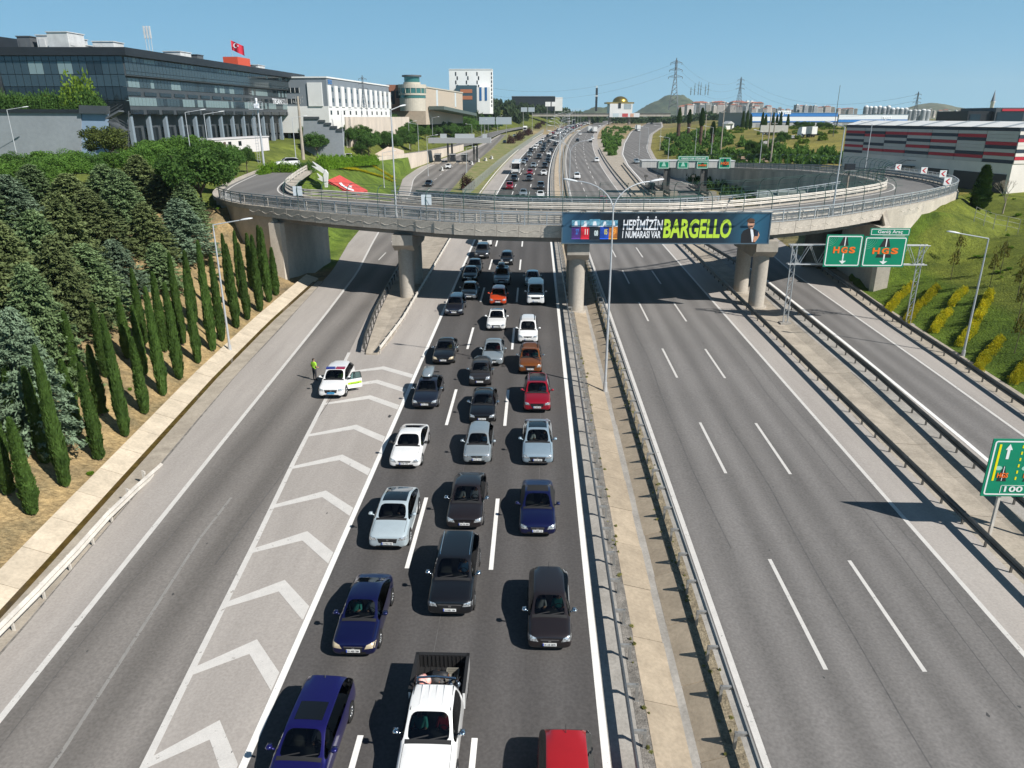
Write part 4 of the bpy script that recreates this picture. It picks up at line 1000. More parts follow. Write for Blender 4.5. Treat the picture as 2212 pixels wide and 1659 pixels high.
# small plate and arrow signs on the bridge
def chev(label, p, s=.95, m1=None):
    t = thing('arrow_sign', label, 'sign', p, 0, 'red and white bend arrows on the loop road')
    bxb((-.03, .03, .03, .08, -.2, 1.15), 'post', M_STEEL, t)
    bxb((-s / 2, s / 2, -.02, .02, .95, .95 + s), 'plate', M_SW, t)
    mb = MB(); z = .95 + s / 2; mb.prism([(-s * .32, z), (s * .1, z + s * .36), (s * .36, z + s * .36), (-s * .05, z), (s * .36, z - s * .36), (s * .1, z - s * .36)], -.028, -.021, 'y'); mb.build('arrow', mat('sign_red', (.55, .02, .03), .5), t)
for u_ in (18.2, 19.7, 21.0, 16.4): chev('red and white arrow sign on the outer bend of the loop road', on_deck(u_, 1.05))
for u_, l_ in ((5.75, 'small white plate sign on bridge railing above the left wing wall'), (8.35, 'small white plate sign beside the bridge lamp above the island')):
    t = thing('plate_sign', l_, 'sign', on_deck(u_, .45)); bxb((-.04, .04, .0, .06, 0, 1.7), 'post', M_STEEL, t); bxb((-.5, .5, -.05, -.01, 1.5, 2.5), 'plate', mat('plate_pale', (.62, .68, .72), .4), t)
# ================================================================== vegetation
def np_mesh(name, V, Fq, mats, midx=None, smooth=False):
    me = bpy.data.meshes.new(name); n = len(V); q = Fq.shape[1]
    me.vertices.add(n); me.vertices.foreach_set('co', np.asarray(V, np.float32).ravel())
    me.loops.add(Fq.size); me.loops.foreach_set('vertex_index', Fq.astype(np.int32).ravel())
    me.polygons.add(len(Fq)); me.polygons.foreach_set('loop_start', np.arange(0, Fq.size, q, dtype=np.int32)); 
    if midx is not None: me.polygons.foreach_set('material_index', np.asarray(midx, np.int32))
    me.update(calc_edges=True)
    for m_ in mats: me.materials.append(m_)
    return me
def cards(rs, C, A, U, ln, wd):
    """leaf quads: centre C, long axis A, side axis U (unit), lengths ln, widths wd"""
    a = A * (ln / 2)[:, None]; u = U * (wd / 2)[:, None]
    V = np.stack([C - a - u * .35, C - a * .1 - u, C + a, C - a * .1 + u], 1).reshape(-1, 3)
    F = np.arange(len(C) * 4).reshape(-1, 4); return V, F
def unit(v): return v / np.maximum(1e-9, np.linalg.norm(v, axis=1))[:, None]
def rdir(rs, n): return unit(rs.normal(size=(n, 3)))
def cross_u(A, rs): return unit(np.cross(A, rdir(rs, len(A))))
M_BARK = mat('bark', (.10, .075, .055), .95, var=.3, scale=3, stretch=(1, 1, .2))
M_LCYP = leafmat('leaf_cypress', (0.034, 0.072, 0.014), (0.095, 0.170, 0.034), .15)
M_LCED = [leafmat('needles_blue', (0.095, 0.145, 0.085), (0.225, 0.310, 0.200), .1), leafmat('needles_green', (0.085, 0.140, 0.055), (0.215, 0.300, 0.135), .1), leafmat('needles_olive', (0.085, 0.120, 0.042), (0.205, 0.250, 0.10), .1)]
M_LDEC = [leafmat('leaf_green', (0.065, 0.145, 0.025), (0.15, 0.28, 0.05), .3), leafmat('leaf_deep', (0.040, 0.095, 0.020), (0.10, 0.195, 0.04), .25), leafmat('leaf_light', (0.10, 0.17, 0.02), (0.20, 0.29, 0.035), .3)]
M_LYEL = leafmat('leaf_yellow', (0.26, 0.29, 0.02), (0.66, 0.55, 0.015), .3); M_LPUR = leafmat('leaf_purple', (0.035, 0.012, 0.014), (0.085, 0.035, 0.03), .2)
M_LHED = leafmat('leaf_hedge', (0.06, 0.14, 0.01), (0.17, 0.30, 0.02), .25); M_LRED = leafmat('leaf_rust', (0.09, 0.10, 0.02), (0.20, 0.17, 0.03), .3)
def trunk_mesh(h, r, seed=0, lean=.0):
    mb = MB(); rr = random.Random(seed); p = Vector((0, 0, -.4)); 
    for k in range(4):
        q = Vector((rr.uniform(-lean, lean) * h, rr.uniform(-lean, lean) * h, h * (k + 1) / 4)); mb.tube(p, q, r * (1 - k * .2), r * (1 - (k + 1) * .2), 7, False); p = q
    return mb.mesh('trunk', M_BARK, True)
def cypress_meshes(seed, H=7.5, rmax=.41):
    rs = np.random.default_rng(seed); N = 5200
    t = rs.random(N) ** .9; z = .15 + t * (H - .15)
    ph = rs.random(4) * 6
    prof = rmax * np.minimum(1, (.55 + t * 2.2)) * np.clip(1 - t, 0, 1) ** .48
    th = rs.random(N) * 2 * np.pi
    lump = 1 + .10 * np.sin(3 * th + ph[0] + z * 1.7) + .08 * np.sin(5 * th - z * 3 + ph[1]) + .06 * np.sin(z * 6 + ph[2] + 2 * th)
    r = prof * lump * (.80 + .24 * rs.random(N))
    C = np.stack([r * np.cos(th), r * np.sin(th), z], 1)
    out = np.stack([np.cos(th), np.sin(th), np.zeros(N)], 1)
    A = unit(out * (.15 + .3 * rs.random(N))[:, None] + np.array([0, 0, 1.0]) + .12 * rs.normal(size=(N, 3)))
    U = unit(np.cross(A, out) + .5 * rs.normal(size=(N, 3)))
    V, F = cards(rs, C, A, U, .26 + .22 * rs.random(N), .07 + .06 * rs.random(N))
    # core
    n = 12; tz = np.linspace(0, 1, 16); core = []
    for k in tz:
        rr = rmax * min(1, .55 + k * 2.2) * max(0, 1 - k) ** .48 * .86
        for j in range(n): a = 2 * np.pi * j / n; core.append((rr * np.cos(a), rr * np.sin(a), .1 + k * (H - .2)))
    cf = [(i * n + j, i * n + (j + 1) % n, (i + 1) * n + (j + 1) % n, (i + 1) * n + j) for i in range(15) for j in range(n)]
    V2 = np.concatenate([V, np.array(core)]); F2 = np.concatenate([F, np.array(cf) + len(V)])
    return np_mesh('crown', V2, F2, [M_LCYP])
CYPM = [cypress_meshes(k) for k in range(4)]; CYPT = trunk_mesh(1.2, .09)
def cypress(p, h, label, group, k=0, w=1.0):
    t = thing('cypress_tree', label, 'cypress', p, rnd.uniform(0, 6.28), group)
    o = obj('crown', CYPM[k % 4], t); o.scale = (w, w, h / 7.5); obj('trunk', CYPT, t); return t
cyb = [((215, 1670), (110, 1080)), ((60, 1540), (8, 1040)), ((430, 1490), (275, 630)), ((300, 1340), (205, 750)), ((150, 1210), (35, 720)), ((645, 1315), (570, 725)), ((500, 1165), (400, 700)), ((525, 905), (435, 390)),
       ((815, 1165), (755, 420)), ((660, 1020), (622, 600)), ((690, 785), (625, 330)), ((940, 1018), (870, 550)), ((835, 660), (770, 310)), ((935, 770), (880, 345)), ((935, 570), (880, 110)), ((1060, 900), (1010, 240)),
       ((1070, 615), (1020, 130)), ((1165, 797), (1120, 210)), ((1185, 570), (1118, 10)), ((1285, 692), (1215, 120)), ((1262, 430), (1210, -10)), ((1382, 612), (1290, -60)), ((1440, 548), (1385, 20)), ((1535, 465), (1475, -50)),
       ((1605, 412), (1545, -60)), ((1688, 358), (1630, -110)), ((1745, 296), (1690, -160)), ((1790, 252), (1772, -40)), ((20, 1350), (-30, 900)), ((1500, 330), (1450, -120)), ((1570, 270), (1520, -140)), ((1640, 210), (1590, -130)), ((1710, 170), (1660, -180))]
CYL = 'slender dark green cypress planted on the bare dirt bank below the cedars'
for k, ((bx_, by_), (tx_, ty_)) in enumerate(cyb):
    b = T(bx_ / 3, 553 + by_ / 3); top = AT(tx_ / 3, 553 + ty_ / 3, b.y).z
    cypress(b, min(9.5, max(4.5, (top - b.z) * 1.04)), CYL, 'cypresses planted on the dirt bank', k, rnd.uniform(.92, 1.12))
def cedar_mesh(seed, m, H=10.0, R0=3.4):
    rs = np.random.default_rng(seed); C = []; A = []; ln = []
    nb = 300
    for b in range(nb):
        t = (b + rs.random()) / nb; z0 = .4 + t * (H - .7); L_ = R0 * (1 - t) ** .75 * (.75 + .4 * rs.random()) + .25
        th = b * 2.399 + rs.normal() * .25; rise = .35 - .55 * (1 - t)
        nt_ = int(26 * L_ / R0) + 8
        s = np.sort(rs.random(nt_)) ** .7
        rad = s * L_; zz = z0 + rad * rise * .55 + .16 * s * (1 - t) - .10 * (s ** 2) * L_
        wdt = .30 * (1 - s * .6) * L_ * .5 + .08
        lat = rs.normal(size=nt_) * wdt * .55
        px = rad * math.cos(th) - lat * math.sin(th); py = rad * math.sin(th) + lat * math.cos(th)
        for q in range(3):
            C.append(np.stack([px, py, zz], 1) + rs.normal(size=(nt_, 3)) * np.array([.10, .10, .07]))
            d = np.stack([np.full(nt_, math.cos(th)), np.full(nt_, math.sin(th)), np.full(nt_, -.12)], 1) + .6 * rs.normal(size=(nt_, 3)); A.append(unit(d)); ln.append(.26 + .22 * rs.random(nt_))
    C = np.concatenate(C); A = np.concatenate(A); ln = np.concatenate(ln); U = unit(np.cross(A, np.tile([0, 0, 1.0], (len(A), 1))) + .5 * rs.normal(size=(len(A), 3)))
    V, F = cards(rs, C, A, U, ln, (.12 + .10 * rs.random(len(C))))
    return np_mesh('crown', V, F, [m])
CED = [cedar_mesh(11, M_LCED[0]), cedar_mesh(12, M_LCED[1]), cedar_mesh(13, M_LCED[2]), cedar_mesh(14, M_LCED[1], 10, 3.0)]; CEDT = trunk_mesh(9.0, .22)
def cedar(p, h, k, label, group, w=1.0):
    t = thing('cedar_tree', label, 'cedar', p, rnd.uniform(0, 6.28), group); s = h / 10.0
    o = obj('crown', CED[k], t); o.scale = (w, w, s); q = obj('trunk', CEDT, t); q.scale = (w, w, s); return t
CLAB = ['blue grey cedar in the dense row above the cypresses', 'mid green cedar in the dense row above the cypresses', 'olive green cedar in the dense row above the cypresses', 'mid green cedar in the dense row above the cypresses']
for (tx_, ty_, Y, k, w) in [(15, 655, 37, 0, .75), (-70, 600, 38, 1, .8), (48, 560, 43, 1, .85), (-10, 470, 49, 2, .95), (173, 520, 54, 1, 1.0), (105, 500, 50, 2, .9), (238, 512, 60, 0, .85), (184, 404, 66, 2, 1.1), (119, 408, 58, 2, 1.0), (218, 350, 80, 1, 1.05), (250, 360, 76, 1, .95),
                          (292, 330, 90, 2, 1.1), (381, 424, 75, 0, 1.15), (335, 520, 65, 3, .8), (347, 362, 88, 2, 1.0), (7, 372, 62, 0, 1.1), (62, 446, 53, 1, .95), (139, 370, 74, 2, 1.1), (305, 432, 71, 2, .9), (60, 350, 74, 1, 1.0), (-60, 380, 60, 1, 1.2), (-50, 500, 46, 2, 1.0), (395, 380, 84, 3, .9)]:
    q = AT(tx_, ty_, Y); g = terr(q.x, Y); cedar((q.x, Y, g - .1), max(4.0, q.z - g), k, CLAB[k], 'cedars above the cypress bank', w * .92)
def broad_mesh(seed, m, nclump=46, leaves=230, H=7.0, Rr=3.0, low=.25, leaf=.30, openness=.55):
    rs = np.random.default_rng(seed); C = []; A = []
    for c in range(nclump):
        d = rs.normal(size=3); d /= np.linalg.norm(d); d[2] = abs(d[2]) * 1.0 - .35 * rs.random()
        rr = (rs.random() ** .45)
        cc = np.array([d[0] * Rr * rr, d[1] * Rr * rr, H * (low + (1 - low) * .5) + d[2] * H * (1 - low) * .5 * rr])
        cr = Rr * (.24 + .2 * rs.random())
        q = rdir(rs, leaves) * (cr * (openness + (1 - openness) * rs.random(leaves)))[:, None] * np.array([1, 1, .75])
        C.append(cc + q); A.append(unit(q + rs.normal(size=q.shape) * cr * .6))
    C = np.concatenate(C); A = np.concatenate(A); U = cross_u(A, rs)
    V, F = cards(rs, C, A, U, leaf * (.7 + .6 * rs.random(len(C))), leaf * .55 * (.7 + .6 * rs.random(len(C))))
    return np_mesh('crown', V, F, [m])
def broad_trunk(seed, H=7.0, r=.16):
    rr = random.Random(seed); mb = MB(); top = Vector((0, 0, H * .38)); mb.tube((0, 0, -.4), top, r, r * .7, 8, False)
    for k in range(6):
        a = k * 1.05 + rr.random(); q = top + Vector((math.cos(a) * H * .22, math.sin(a) * H * .22, H * (.18 + .2 * rr.random()))); mb.tube(top - Vector((0, 0, .2 * k * .3)), q, r * .5, r * .18, 6, False)
        mb.tube(q, q + Vector((math.cos(a + .4) * H * .1, math.sin(a + .4) * H * .1, H * .14)), r * .18, r * .06, 5, False)
    return mb.mesh('trunk', M_BARK, True)
BRD = [broad_mesh(21, M_LDEC[0]), broad_mesh(22, M_LDEC[1]), broad_mesh(23, M_LDEC[0], 38, 240, 7, 3.3), broad_mesh(24, M_LDEC[2], 34, 220), broad_mesh(25, M_LDEC[1], 30, 260, 7, 2.6, .12)]
BRT = [broad_trunk(k) for k in range(3)]
def broad(p, h, k, label, group=None, w=1.0, name='broadleaf_tree', cat='tree'):
    t = thing(name, label, cat, p, rnd.uniform(0, 6.28), group); s = h / 7.0
    o = obj('crown', BRD[k], t); o.scale = (s * w, s * w, s); q = obj('trunk', BRT[k % 3], t); q.scale = (s, s, s); return t
for (tx_, ty_, Y, k, w, lab) in [(60, 342, 92, 1, 1.0, None), (120, 332, 99, 0, 1.1, None), (20, 372, 84, 0, 1.0, None), (330, 305, 112, 0, 1.1, None), (372, 297, 120, 2, 1.1, None), (410, 290, 126, 0, 1.2, None), (450, 300, 120, 0, 1.1, None), (490, 322, 116, 1, 1.0, None),
                               (420, 335, 106, 0, 1.1, None), (465, 352, 103, 2, 1.05, None), (360, 340, 100, 1, 1.0, None), (505, 345, 122, 1, .8, None), (300, 318, 104, 2, 1.1, None), (530, 335, 128, 1, .7, None)]:
    q = AT(tx_, ty_, Y); g = terr(q.x, Y); h = min(11, max(4.5, q.z - g)); broad((q.x, Y, g), h, k, ['bright green broadleaf tree in the grove behind the cedars', 'deep green broadleaf tree in the grove behind the cedars', 'bright green broadleaf tree in the grove behind the cedars'][k], 'broadleaf grove behind the cedars', w)
b = T(441, 476); broad(b, 8.5, 1, 'deep green broadleaf tree beside the bridge railing end', None, 1.1)
# pine by the grey wall
def pine(p, h, label, group=None, w=1.0):
    t = thing('pine_tree', label, 'pine', p, rnd.uniform(0, 6.28), group); s = h / 7.0
    o = obj('crown', PINE, t); o.scale = (s * w, s * w, s); q = obj('trunk', BRT[1], t); q.scale = (s, s, s); return t
PINE = broad_mesh(31, leafmat('needles_pine', (.045, .065, .015), (.12, .15, .035), .1), 40, 240, 7, 2.7, .15, .28, .3)
q = AT(222, 263, 118); g = terr(q.x, 118); pine((q.x, 118, g), q.z - g, 'round pine tree standing before the grey retaining wall', None, 1.15)
# ---- bushes and hedges
def bush_mesh(seed, m, n=900, leaf=.12):
    rs = np.random.default_rng(seed); d = rdir(rs, n); d[:, 2] = np.abs(d[:, 2]); lump = 1 + .25 * np.sin(4 * d[:, 0] + seed) * np.sin(5 * d[:, 1]); C = d * (lump * (.55 + .5 * rs.random(n)))[:, None] * np.array([1, 1, 1.0])
    A = unit(d + .7 * rs.normal(size=(n, 3))); U = cross_u(A, rs); V, F = cards(rs, C, A, U, leaf * (1 + rs.random(n)), leaf * .55 * (1 + rs.random(n))); return np_mesh('foliage', V, F, [m])
BSH = {k: [bush_mesh(41 + i, m_) for i in range(2)] for k, m_ in dict(yellow=M_LYEL, hedge=M_LHED, green=M_LDEC[0], deep=M_LDEC[1], purple=M_LPUR, light=M_LDEC[2]).items()}
def bush(p, r, h, kind, label, group=None, name='shrub', cat='shrub'):
    o = obj(name, BSH[kind][rnd.randrange(2)], None, p, rnd.uniform(0, 6.28)); o.scale = (r, r, h); return tag(o, label, cat, group)
def hedge_row(label, pts, r, h, kind, group, step=.55, name='hedge', seed=1):
    """one continuous hedge: a row of foliage clumps in one mesh"""
    rs = np.random.default_rng(seed); Vs = []; Fs = []; n0 = 0
    base = np.array([v.co[:] for v in BSH[kind][0].vertices]); bf = np.arange(len(base)).reshape(-1, 4)
    a = Vector(pts[0])
    for p, q in zip(pts, pts[1:]):
        p = Vector(p); q = Vector(q); L_ = (q - p).length; n = max(1, int(L_ / step))
        for k in range(n):
            c = p.lerp(q, k / n) - a; th = rs.random() * 6.28; s = r * (.85 + .35 * rs.random())
            b_ = base * np.array([s, s, h * (.8 + .4 * rs.random())]); b_ = np.stack([b_[:, 0] * math.cos(th) - b_[:, 1] * math.sin(th), b_[:, 0] * math.sin(th) + b_[:, 1] * math.cos(th), b_[:, 2]], 1) + np.array(c)
            Vs.append(b_); Fs.append(bf + n0); n0 += len(base)
    me = np_mesh(name, np.concatenate(Vs), np.concatenate(Fs), [BSH[kind][0].materials[0]])
    return tag(obj(name, me, None, a), label, 'hedge', group)
def reg8(zx, zy): return T((3100 + zx * .4219) / 1.8228, (850 + zy * .4219) / 1.8228)
for k, (pts, lab) in enumerate([(((935, 900), (1020, 790), (1100, 720), (1170, 650)), 'long golden yellow hedge nearest the right bridge wall'), (((1110, 1000), (1180, 890), (1300, 790), (1400, 670)), 'golden yellow hedge crossed by the gantry leg'),
     (((1365, 1085), (1440, 970), (1530, 880)), 'short golden yellow hedge below its upper half between gantry and lamp'), (((1530, 840), (1590, 760), (1670, 690)), 'upper golden yellow hedge between gantry and lamp'),
     (((1610, 1210), (1720, 1080), (1780, 960), (1860, 800), (1900, 710)), 'longest golden yellow hedge beside the lawn lamp'), (((1770, 1440), (1860, 1320), (1940, 1230), (2000, 1140)), 'golden yellow hedge beyond the lawn lamp'), (((2110, 1560), (2200, 1440), (2290, 1330)), 'golden yellow hedge at the lower end of the lawn')]):
    hedge_row(lab, [reg8(*p) for p in pts], .42, .62, 'yellow', None, .5, seed=k)
def sapling(p, h, label):
    t = thing('sapling', label, 'sapling', p, rnd.uniform(0, 6.28), 'saplings on the right lawn')
    mb = MB(); mb.tube((0, 0, -.2), (.05, 0, h), .035, .012, 6); mb.tube((0, 0, h * .6), (.35, .1, h * .85), .014, .005, 5); mb.tube((0, 0, h * .65), (-.3, -.15, h * .9), .014, .005, 5); mb.build('trunk', M_BARK, t)
    o = obj('crown', SAP, t, (0, 0, h * .5)); o.scale = (.5, .5, h * .5)
SAP = bush_mesh(77, M_LRED, 190, .17)
for zx, zy, h in ((1525, 590, 3.2), (1890, 655, 3.4), (1985, 530, 3.2), (2140, 780, 3.3), (2150, 970, 3.2), (2120, 1275, 3.2), (1590, 400, 2.8), (2170, 620, 3)): sapling(reg8(zx, zy), h, 'thin young tree with sparse rusty leaves on the lawn above the yellow hedges')
# lawn left: boxy hedges, yellow flower bed lines
def z6(zx, zy, **k): return T((850 + zx * .36166) / 1.8228, (620 + zy * .36166) / 1.8228)
hedge_row('bright green hedge row on the lawn beside the lattice mast', [z6(500, 275), z6(560, 215), z6(700, 200), z6(890, 165)], 1.1, 1.7, 'hedge', None, 1.0, seed=20)
hedge_row('bright green hedge row behind the lawn flag bed', [z6(1150, 130), z6(1400, 100), z6(1750, 75)], 1.2, 2.0, 'hedge', None, 1.0, seed=21)
for zx, zy in ((930, 150), (1000, 150), (1045, 155)): bush(z6(zx, zy), 1.0, 1.6, 'green', 'round green bush beside the lawn path behind the bridge', 'round bushes on the lawn path')
hedge_row('yellow flower strip curving across the lawn behind the bridge', [z6(1330, 115), z6(1550, 140), z6(1800, 210), z6(1960, 270)], .7, .4, 'yellow', None, .6, seed=22)
hedge_row('short yellow flower strip at the top corner of the lawn', [z6(1700, 95), z6(1800, 150), z6(1950, 240)], .7, .4, 'yellow', None, .6, seed=23)
# ================================================================== left of the motorway, behind the bridge
def ribbon_road(name, pts, w, m, skirt=0.0, kind='structure', line=True, skirt_m=None, label=None):
    P = [q for q, u in catmull([Vector(p) for p in pts], 4.0)]; vs = []
    for i, p in enumerate(P):
        d = P[min(i + 1, len(P) - 1)] - P[max(i - 1, 0)]; d.z = 0; d.normalize(); r_ = Vector((d.y, -d.x, 0))
        vs.append((p - r_ * w / 2, p + r_ * w / 2))
    mb = MB(); mb.add([q for a, b in vs for q in (a, b)], [(2 * i, 2 * i + 1, 2 * i + 3, 2 * i + 2) for i in range(len(vs) - 1)])
    o = mb.build(name, m, recalc=False); o['kind'] = kind
    if line:
        for s_ in (0.04, 0.96):
            mb = MB(); L2 = [(a.lerp(b, s_) + Vector((0, 0, .012)), a.lerp(b, s_ + .02) + Vector((0, 0, .012))) for a, b in vs]
            mb.add([q for a, b in L2 for q in (a, b)], [(2 * i, 2 * i + 1, 2 * i + 3, 2 * i + 2) for i in range(len(L2) - 1)]); mb.build('edge_line', M_PAINT_W, o, recalc=False)
    return o, vs
_, ULE = ribbon_road('upper_left_road', UL, 8.4, M_ROADB)
def skirt_wall(label, edge, k0, k1, m, side, cap=.9, name='retaining_wall', wid=.5):
    mb = MB(); vs = []
    for a, b in edge[k0:k1]:
        p = (b if side > 0 else a); q = (a if side > 0 else b); n = (p - q).normalized() * wid
        zb = min(terr(p.x + n.x, p.y), ZR(p.y)) - 1; vs += [(p.x, p.y, zb), (p.x, p.y, p.z + cap), (p.x + n.x, p.y + n.y, p.z + cap), (p.x + n.x, p.y + n.y, zb)]
    n = len(vs) // 4; mb.add(vs, [(i * 4 + k, i * 4 + (k + 1) % 4, i * 4 + 4 + (k + 1) % 4, i * 4 + 4 + k) for i in range(n - 1) for k in range(4)] + [(0, 1, 2, 3), tuple((n - 1) * 4 + k for k in (3, 2, 1, 0))])
    return tag(mb.build(name, m), label, 'wall')
kk = [i for i, (a, b) in enumerate(ULE) if a.y > 196]
k2 = [i for i, (a, b) in enumerate(ULE) if a.y > 330]
skirt_wall('pale concrete retaining wall beside the left toll plaza', ULE, kk[0], k2[0], mat('wall_cream', (.58, .50, .42), .9, var=.12, scale=.3, stretch=(1, 1, .4)), 1)
# sloping concrete bank wall
mb = MB(); a = T(790, 352); b = T(885, 340)
pA, pB = AT(800, 352, 235), AT(880, 345, 250); 
mb.add([(pA.x, 235, pA.z - 3), (pB.x, 250, pB.z - 3), AT(872, 325, 250), AT(845, 317, 246), AT(808, 338, 238)], [(0, 1, 2, 3, 4)])
mb.add([(pA.x - 1, 236, pA.z - 3), (pB.x - 1, 251, pB.z - 3), AT(872, 325, 250) + Vector((-1.2, 1, 0)), AT(845, 317, 246) + Vector((-1.2, 1, 0)), AT(808, 338, 238) + Vector((-1.2, 1, 0))], [(4, 3, 2, 1, 0)])
mb.add([], []); tag(mb.build('bank_wall', mat('wall_tan', (.50, .42, .34), .9, var=.1, scale=.3), recalc=False), 'sloping tan concrete bank wall above the left toll plaza', 'wall')
# flag bed and white bird sculpture on the lawn
def lay(pts, up=.12): return [T(*p) + Vector((0, 0, up)) for p in pts]
D6 = lambda zx, zy: ((850 + zx * .36166) / 1.8228, (620 + zy * .36166) / 1.8228)
fb = MB(); P = lay([D6(1215, 285), D6(1350, 225), D6(1660, 390), D6(1560, 425), D6(1400, 385)], .55); cen = sum(P, Vector()) / len(P)
fb.add([p - cen for p in P], [(0, 1, 2, 3, 4)]); fb.add([p - cen - Vector((0, 0, .3)) for p in P], [(4, 3, 2, 1, 0)])
fl = fb.build('flag_bed', mat('flag_bed_red', (.55, .07, .06), .85, var=.12, scale=.8, fine=.15, fscale=3), None, False, cen, recalc=False); tag(fl, 'red flag shaped flower bed with white crescent on the lawn', 'flower bed')
mb = MB(); P = [p - cen for p in lay([D6(1340, 315), D6(1370, 345), D6(1440, 385), D6(1510, 405), D6(1500, 385), D6(1430, 360), D6(1385, 335), D6(1370, 310)], .62)]; mb.add(P, [tuple(range(len(P)))]); mb.build('crescent', M_WHT, fl, recalc=False)
mb = MB(); P = [p - cen for p in lay([D6(1445, 335), D6(1462, 345), D6(1490, 345), D6(1475, 355), D6(1485, 368), D6(1462, 358), D6(1440, 362), D6(1450, 350)], .62)]; mb.add(P, [tuple(range(len(P)))]); mb.build('star', M_WHT, fl, recalc=False)
sb = T(*D6(1205, 415)); sc_ = thing('bird_sculpture', 'white flying bird sculpture beside the red flag bed on the lawn', 'sculpture', sb)
M_SCU = mat('sculpture_white', (.75, .75, .73), .6)
def fin(pts, th, par, name):
    n = len(pts); mb = MB(); mb.add([(x, -th, z) for x, z in pts] + [(x, th, z) for x, z in pts], [tuple(range(n)), tuple(range(2 * n - 1, n - 1, -1))] + [(k, (k + 1) % n, n + (k + 1) % n, n + k) for k in range(n)]); return mb.build(name, M_SCU, par)
fin([(-.1, 0), (.3, 0), (.45, 1.2), (.6, 2.3), (.2, 2.9), (-.2, 2.0)], .25, sc_, 'body')
fin([(.4, 2.5), (-.6, 3.4), (-1.9, 4.2), (-1.2, 3.3), (-2.1, 3.5), (-1.1, 2.8), (.2, 2.0)], .12, sc_, 'wing'); fin([(.4, 1.3), (-.5, 1.7), (-1.3, 2.3), (-.9, 1.5), (-1.3, 1.4), (-.4, .9), (.3, .8)], .12, sc_, 'wing')
# lattice mast with camera platform
mb_ = T(573, 383); hM = AT(553, 214, mb_.y).z - mb_.z
ms = thing('camera_mast', 'grey lattice mast with camera platform and ladder on the lawn', 'mast', mb_)
mb = MB(); mb.tube((0, 0, -.3), (0, 0, hM * .92), .2, .13, 10); mb.build('pole', M_LAMP, ms)
mb = MB()
for x in (-.55, -.95): mb.tube((x, 0, 1.5), (x, 0, hM * .9), .03, .03, 5)
for k in range(26): mb.tube((-.55, 0, 1.5 + k * .45), (-.95, 0, 1.5 + k * .45), .02, .02, 4)
for k in range(9): z = 2 + k * 1.3; mb.path([(-.5, 0, z), (-.5, -.4, z), (-1.0, -.4, z), (-1.0, 0, z)], .02, 4)
mb.build('ladder', M_LAMP, ms)
mb = MB(); mb.bx(-1.2, .6, -.8, .8, hM * .86, hM * .87)
for x in (-1.2, .6):
    for y in (-.8, .8): mb.tube((x, y, hM * .86), (x, y, hM * .86 + 1.2), .03, .03, 5)
for z in (.6, 1.2): mb.path([(-1.2, -.8, hM * .86 + z), (.6, -.8, hM * .86 + z), (.6, .8, hM * .86 + z), (-1.2, .8, hM * .86 + z), (-1.2, -.8, hM * .86 + z)], .025, 4)
mb.build('platform', M_LAMP, ms); bxb((-.5, .2, -.3, .3, hM * .88, hM * .88 + .7), 'cabinet', M_WHT, ms); mb = MB(); mb.lathe([(0, 0), (.14, 0), (.16, .5), (.2, .55), (.2, .9), (0, 1.0)], 10); mb.build('camera', M_WHT, ms, False, (-.1, 0, hM * .93))
# ---- the long glass building
M_PANE = [mat('pane_blue', (.045, .065, .075), .06, .25, spec=.8), mat('pane_dark', (.02, .028, .034), .05, .2, spec=.7), mat('pane_blind', (.20, .27, .28), .22, .1, spec=.6)]
M_CLAD = mat('cladding_charcoal', (.028, .032, .038), .45, .3, var=.1, scale=.4); M_CLADG = mat('cladding_grey', (.075, .085, .095), .5, .2, var=.08, scale=.4); M_COLB = mat('column_bluegrey', (.22, .27, .32), .6, var=.05)
def facade(parent, O, U, N_, x0, x1, z0, z1, pw_, gap, rows, proud=.05, pick=None, name='window_pane'):
    """panes of width pw_ on a wall with origin O, direction U and outward normal N_ (parent-local)"""
    n = max(1, round((x1 - x0) / pw_)); w = (x1 - x0) / n; ang = math.atan2(U.y, U.x)
    for r0, r1 in rows:
        key = ('pane', round(w, 3), round(r1 - r0, 3), gap)
        if key not in PANE:
            PANE[key] = []
            for m_ in M_PANE: mb = MB(); mb.bx(-w / 2 + gap, w / 2 - gap, -proud, proud, 0, r1 - r0 - gap); PANE[key].append(mb.mesh(name, m_))
        for k in range(n):
            mi = pick(k, n, r0) if pick else 0
            o = obj(name, PANE[key][mi], parent, O + U * (x0 + (k + .5) * w) + N_ * 0.0 + Vector((0, 0, r0))); o.rotation_euler = (0, 0, ang)
PANE = {}
A_ = Vector((-77.1, 147.7, 0)); B_ = Vector((-72.5, 242.6, 0)); zb0 = 11.6
gb = thing('glass_office_building', 'long dark glass office building with white wall lettering', 'building', (A_.x, A_.y, zb0))
Ul = (B_ - A_).normalized(); Nl = Vector((Ul.y, -Ul.x, 0)); Ll = (B_ - A_).length     # Nl points to the road
Uf = Vector((math.cos(YAW), math.sin(YAW), 0)) * -1                                      # the front runs left
Lf = 24.0
ZMAP = [(8, 8), (20, 20), (22, 21.6), (24.3, 23.4), (26.3, 24.9), (28.6, 26.9), (33.2, 30.3), (34.6, 31.7), (38.3, 34.0)]
def zz_(z): return interp(z, ZMAP) - zb0
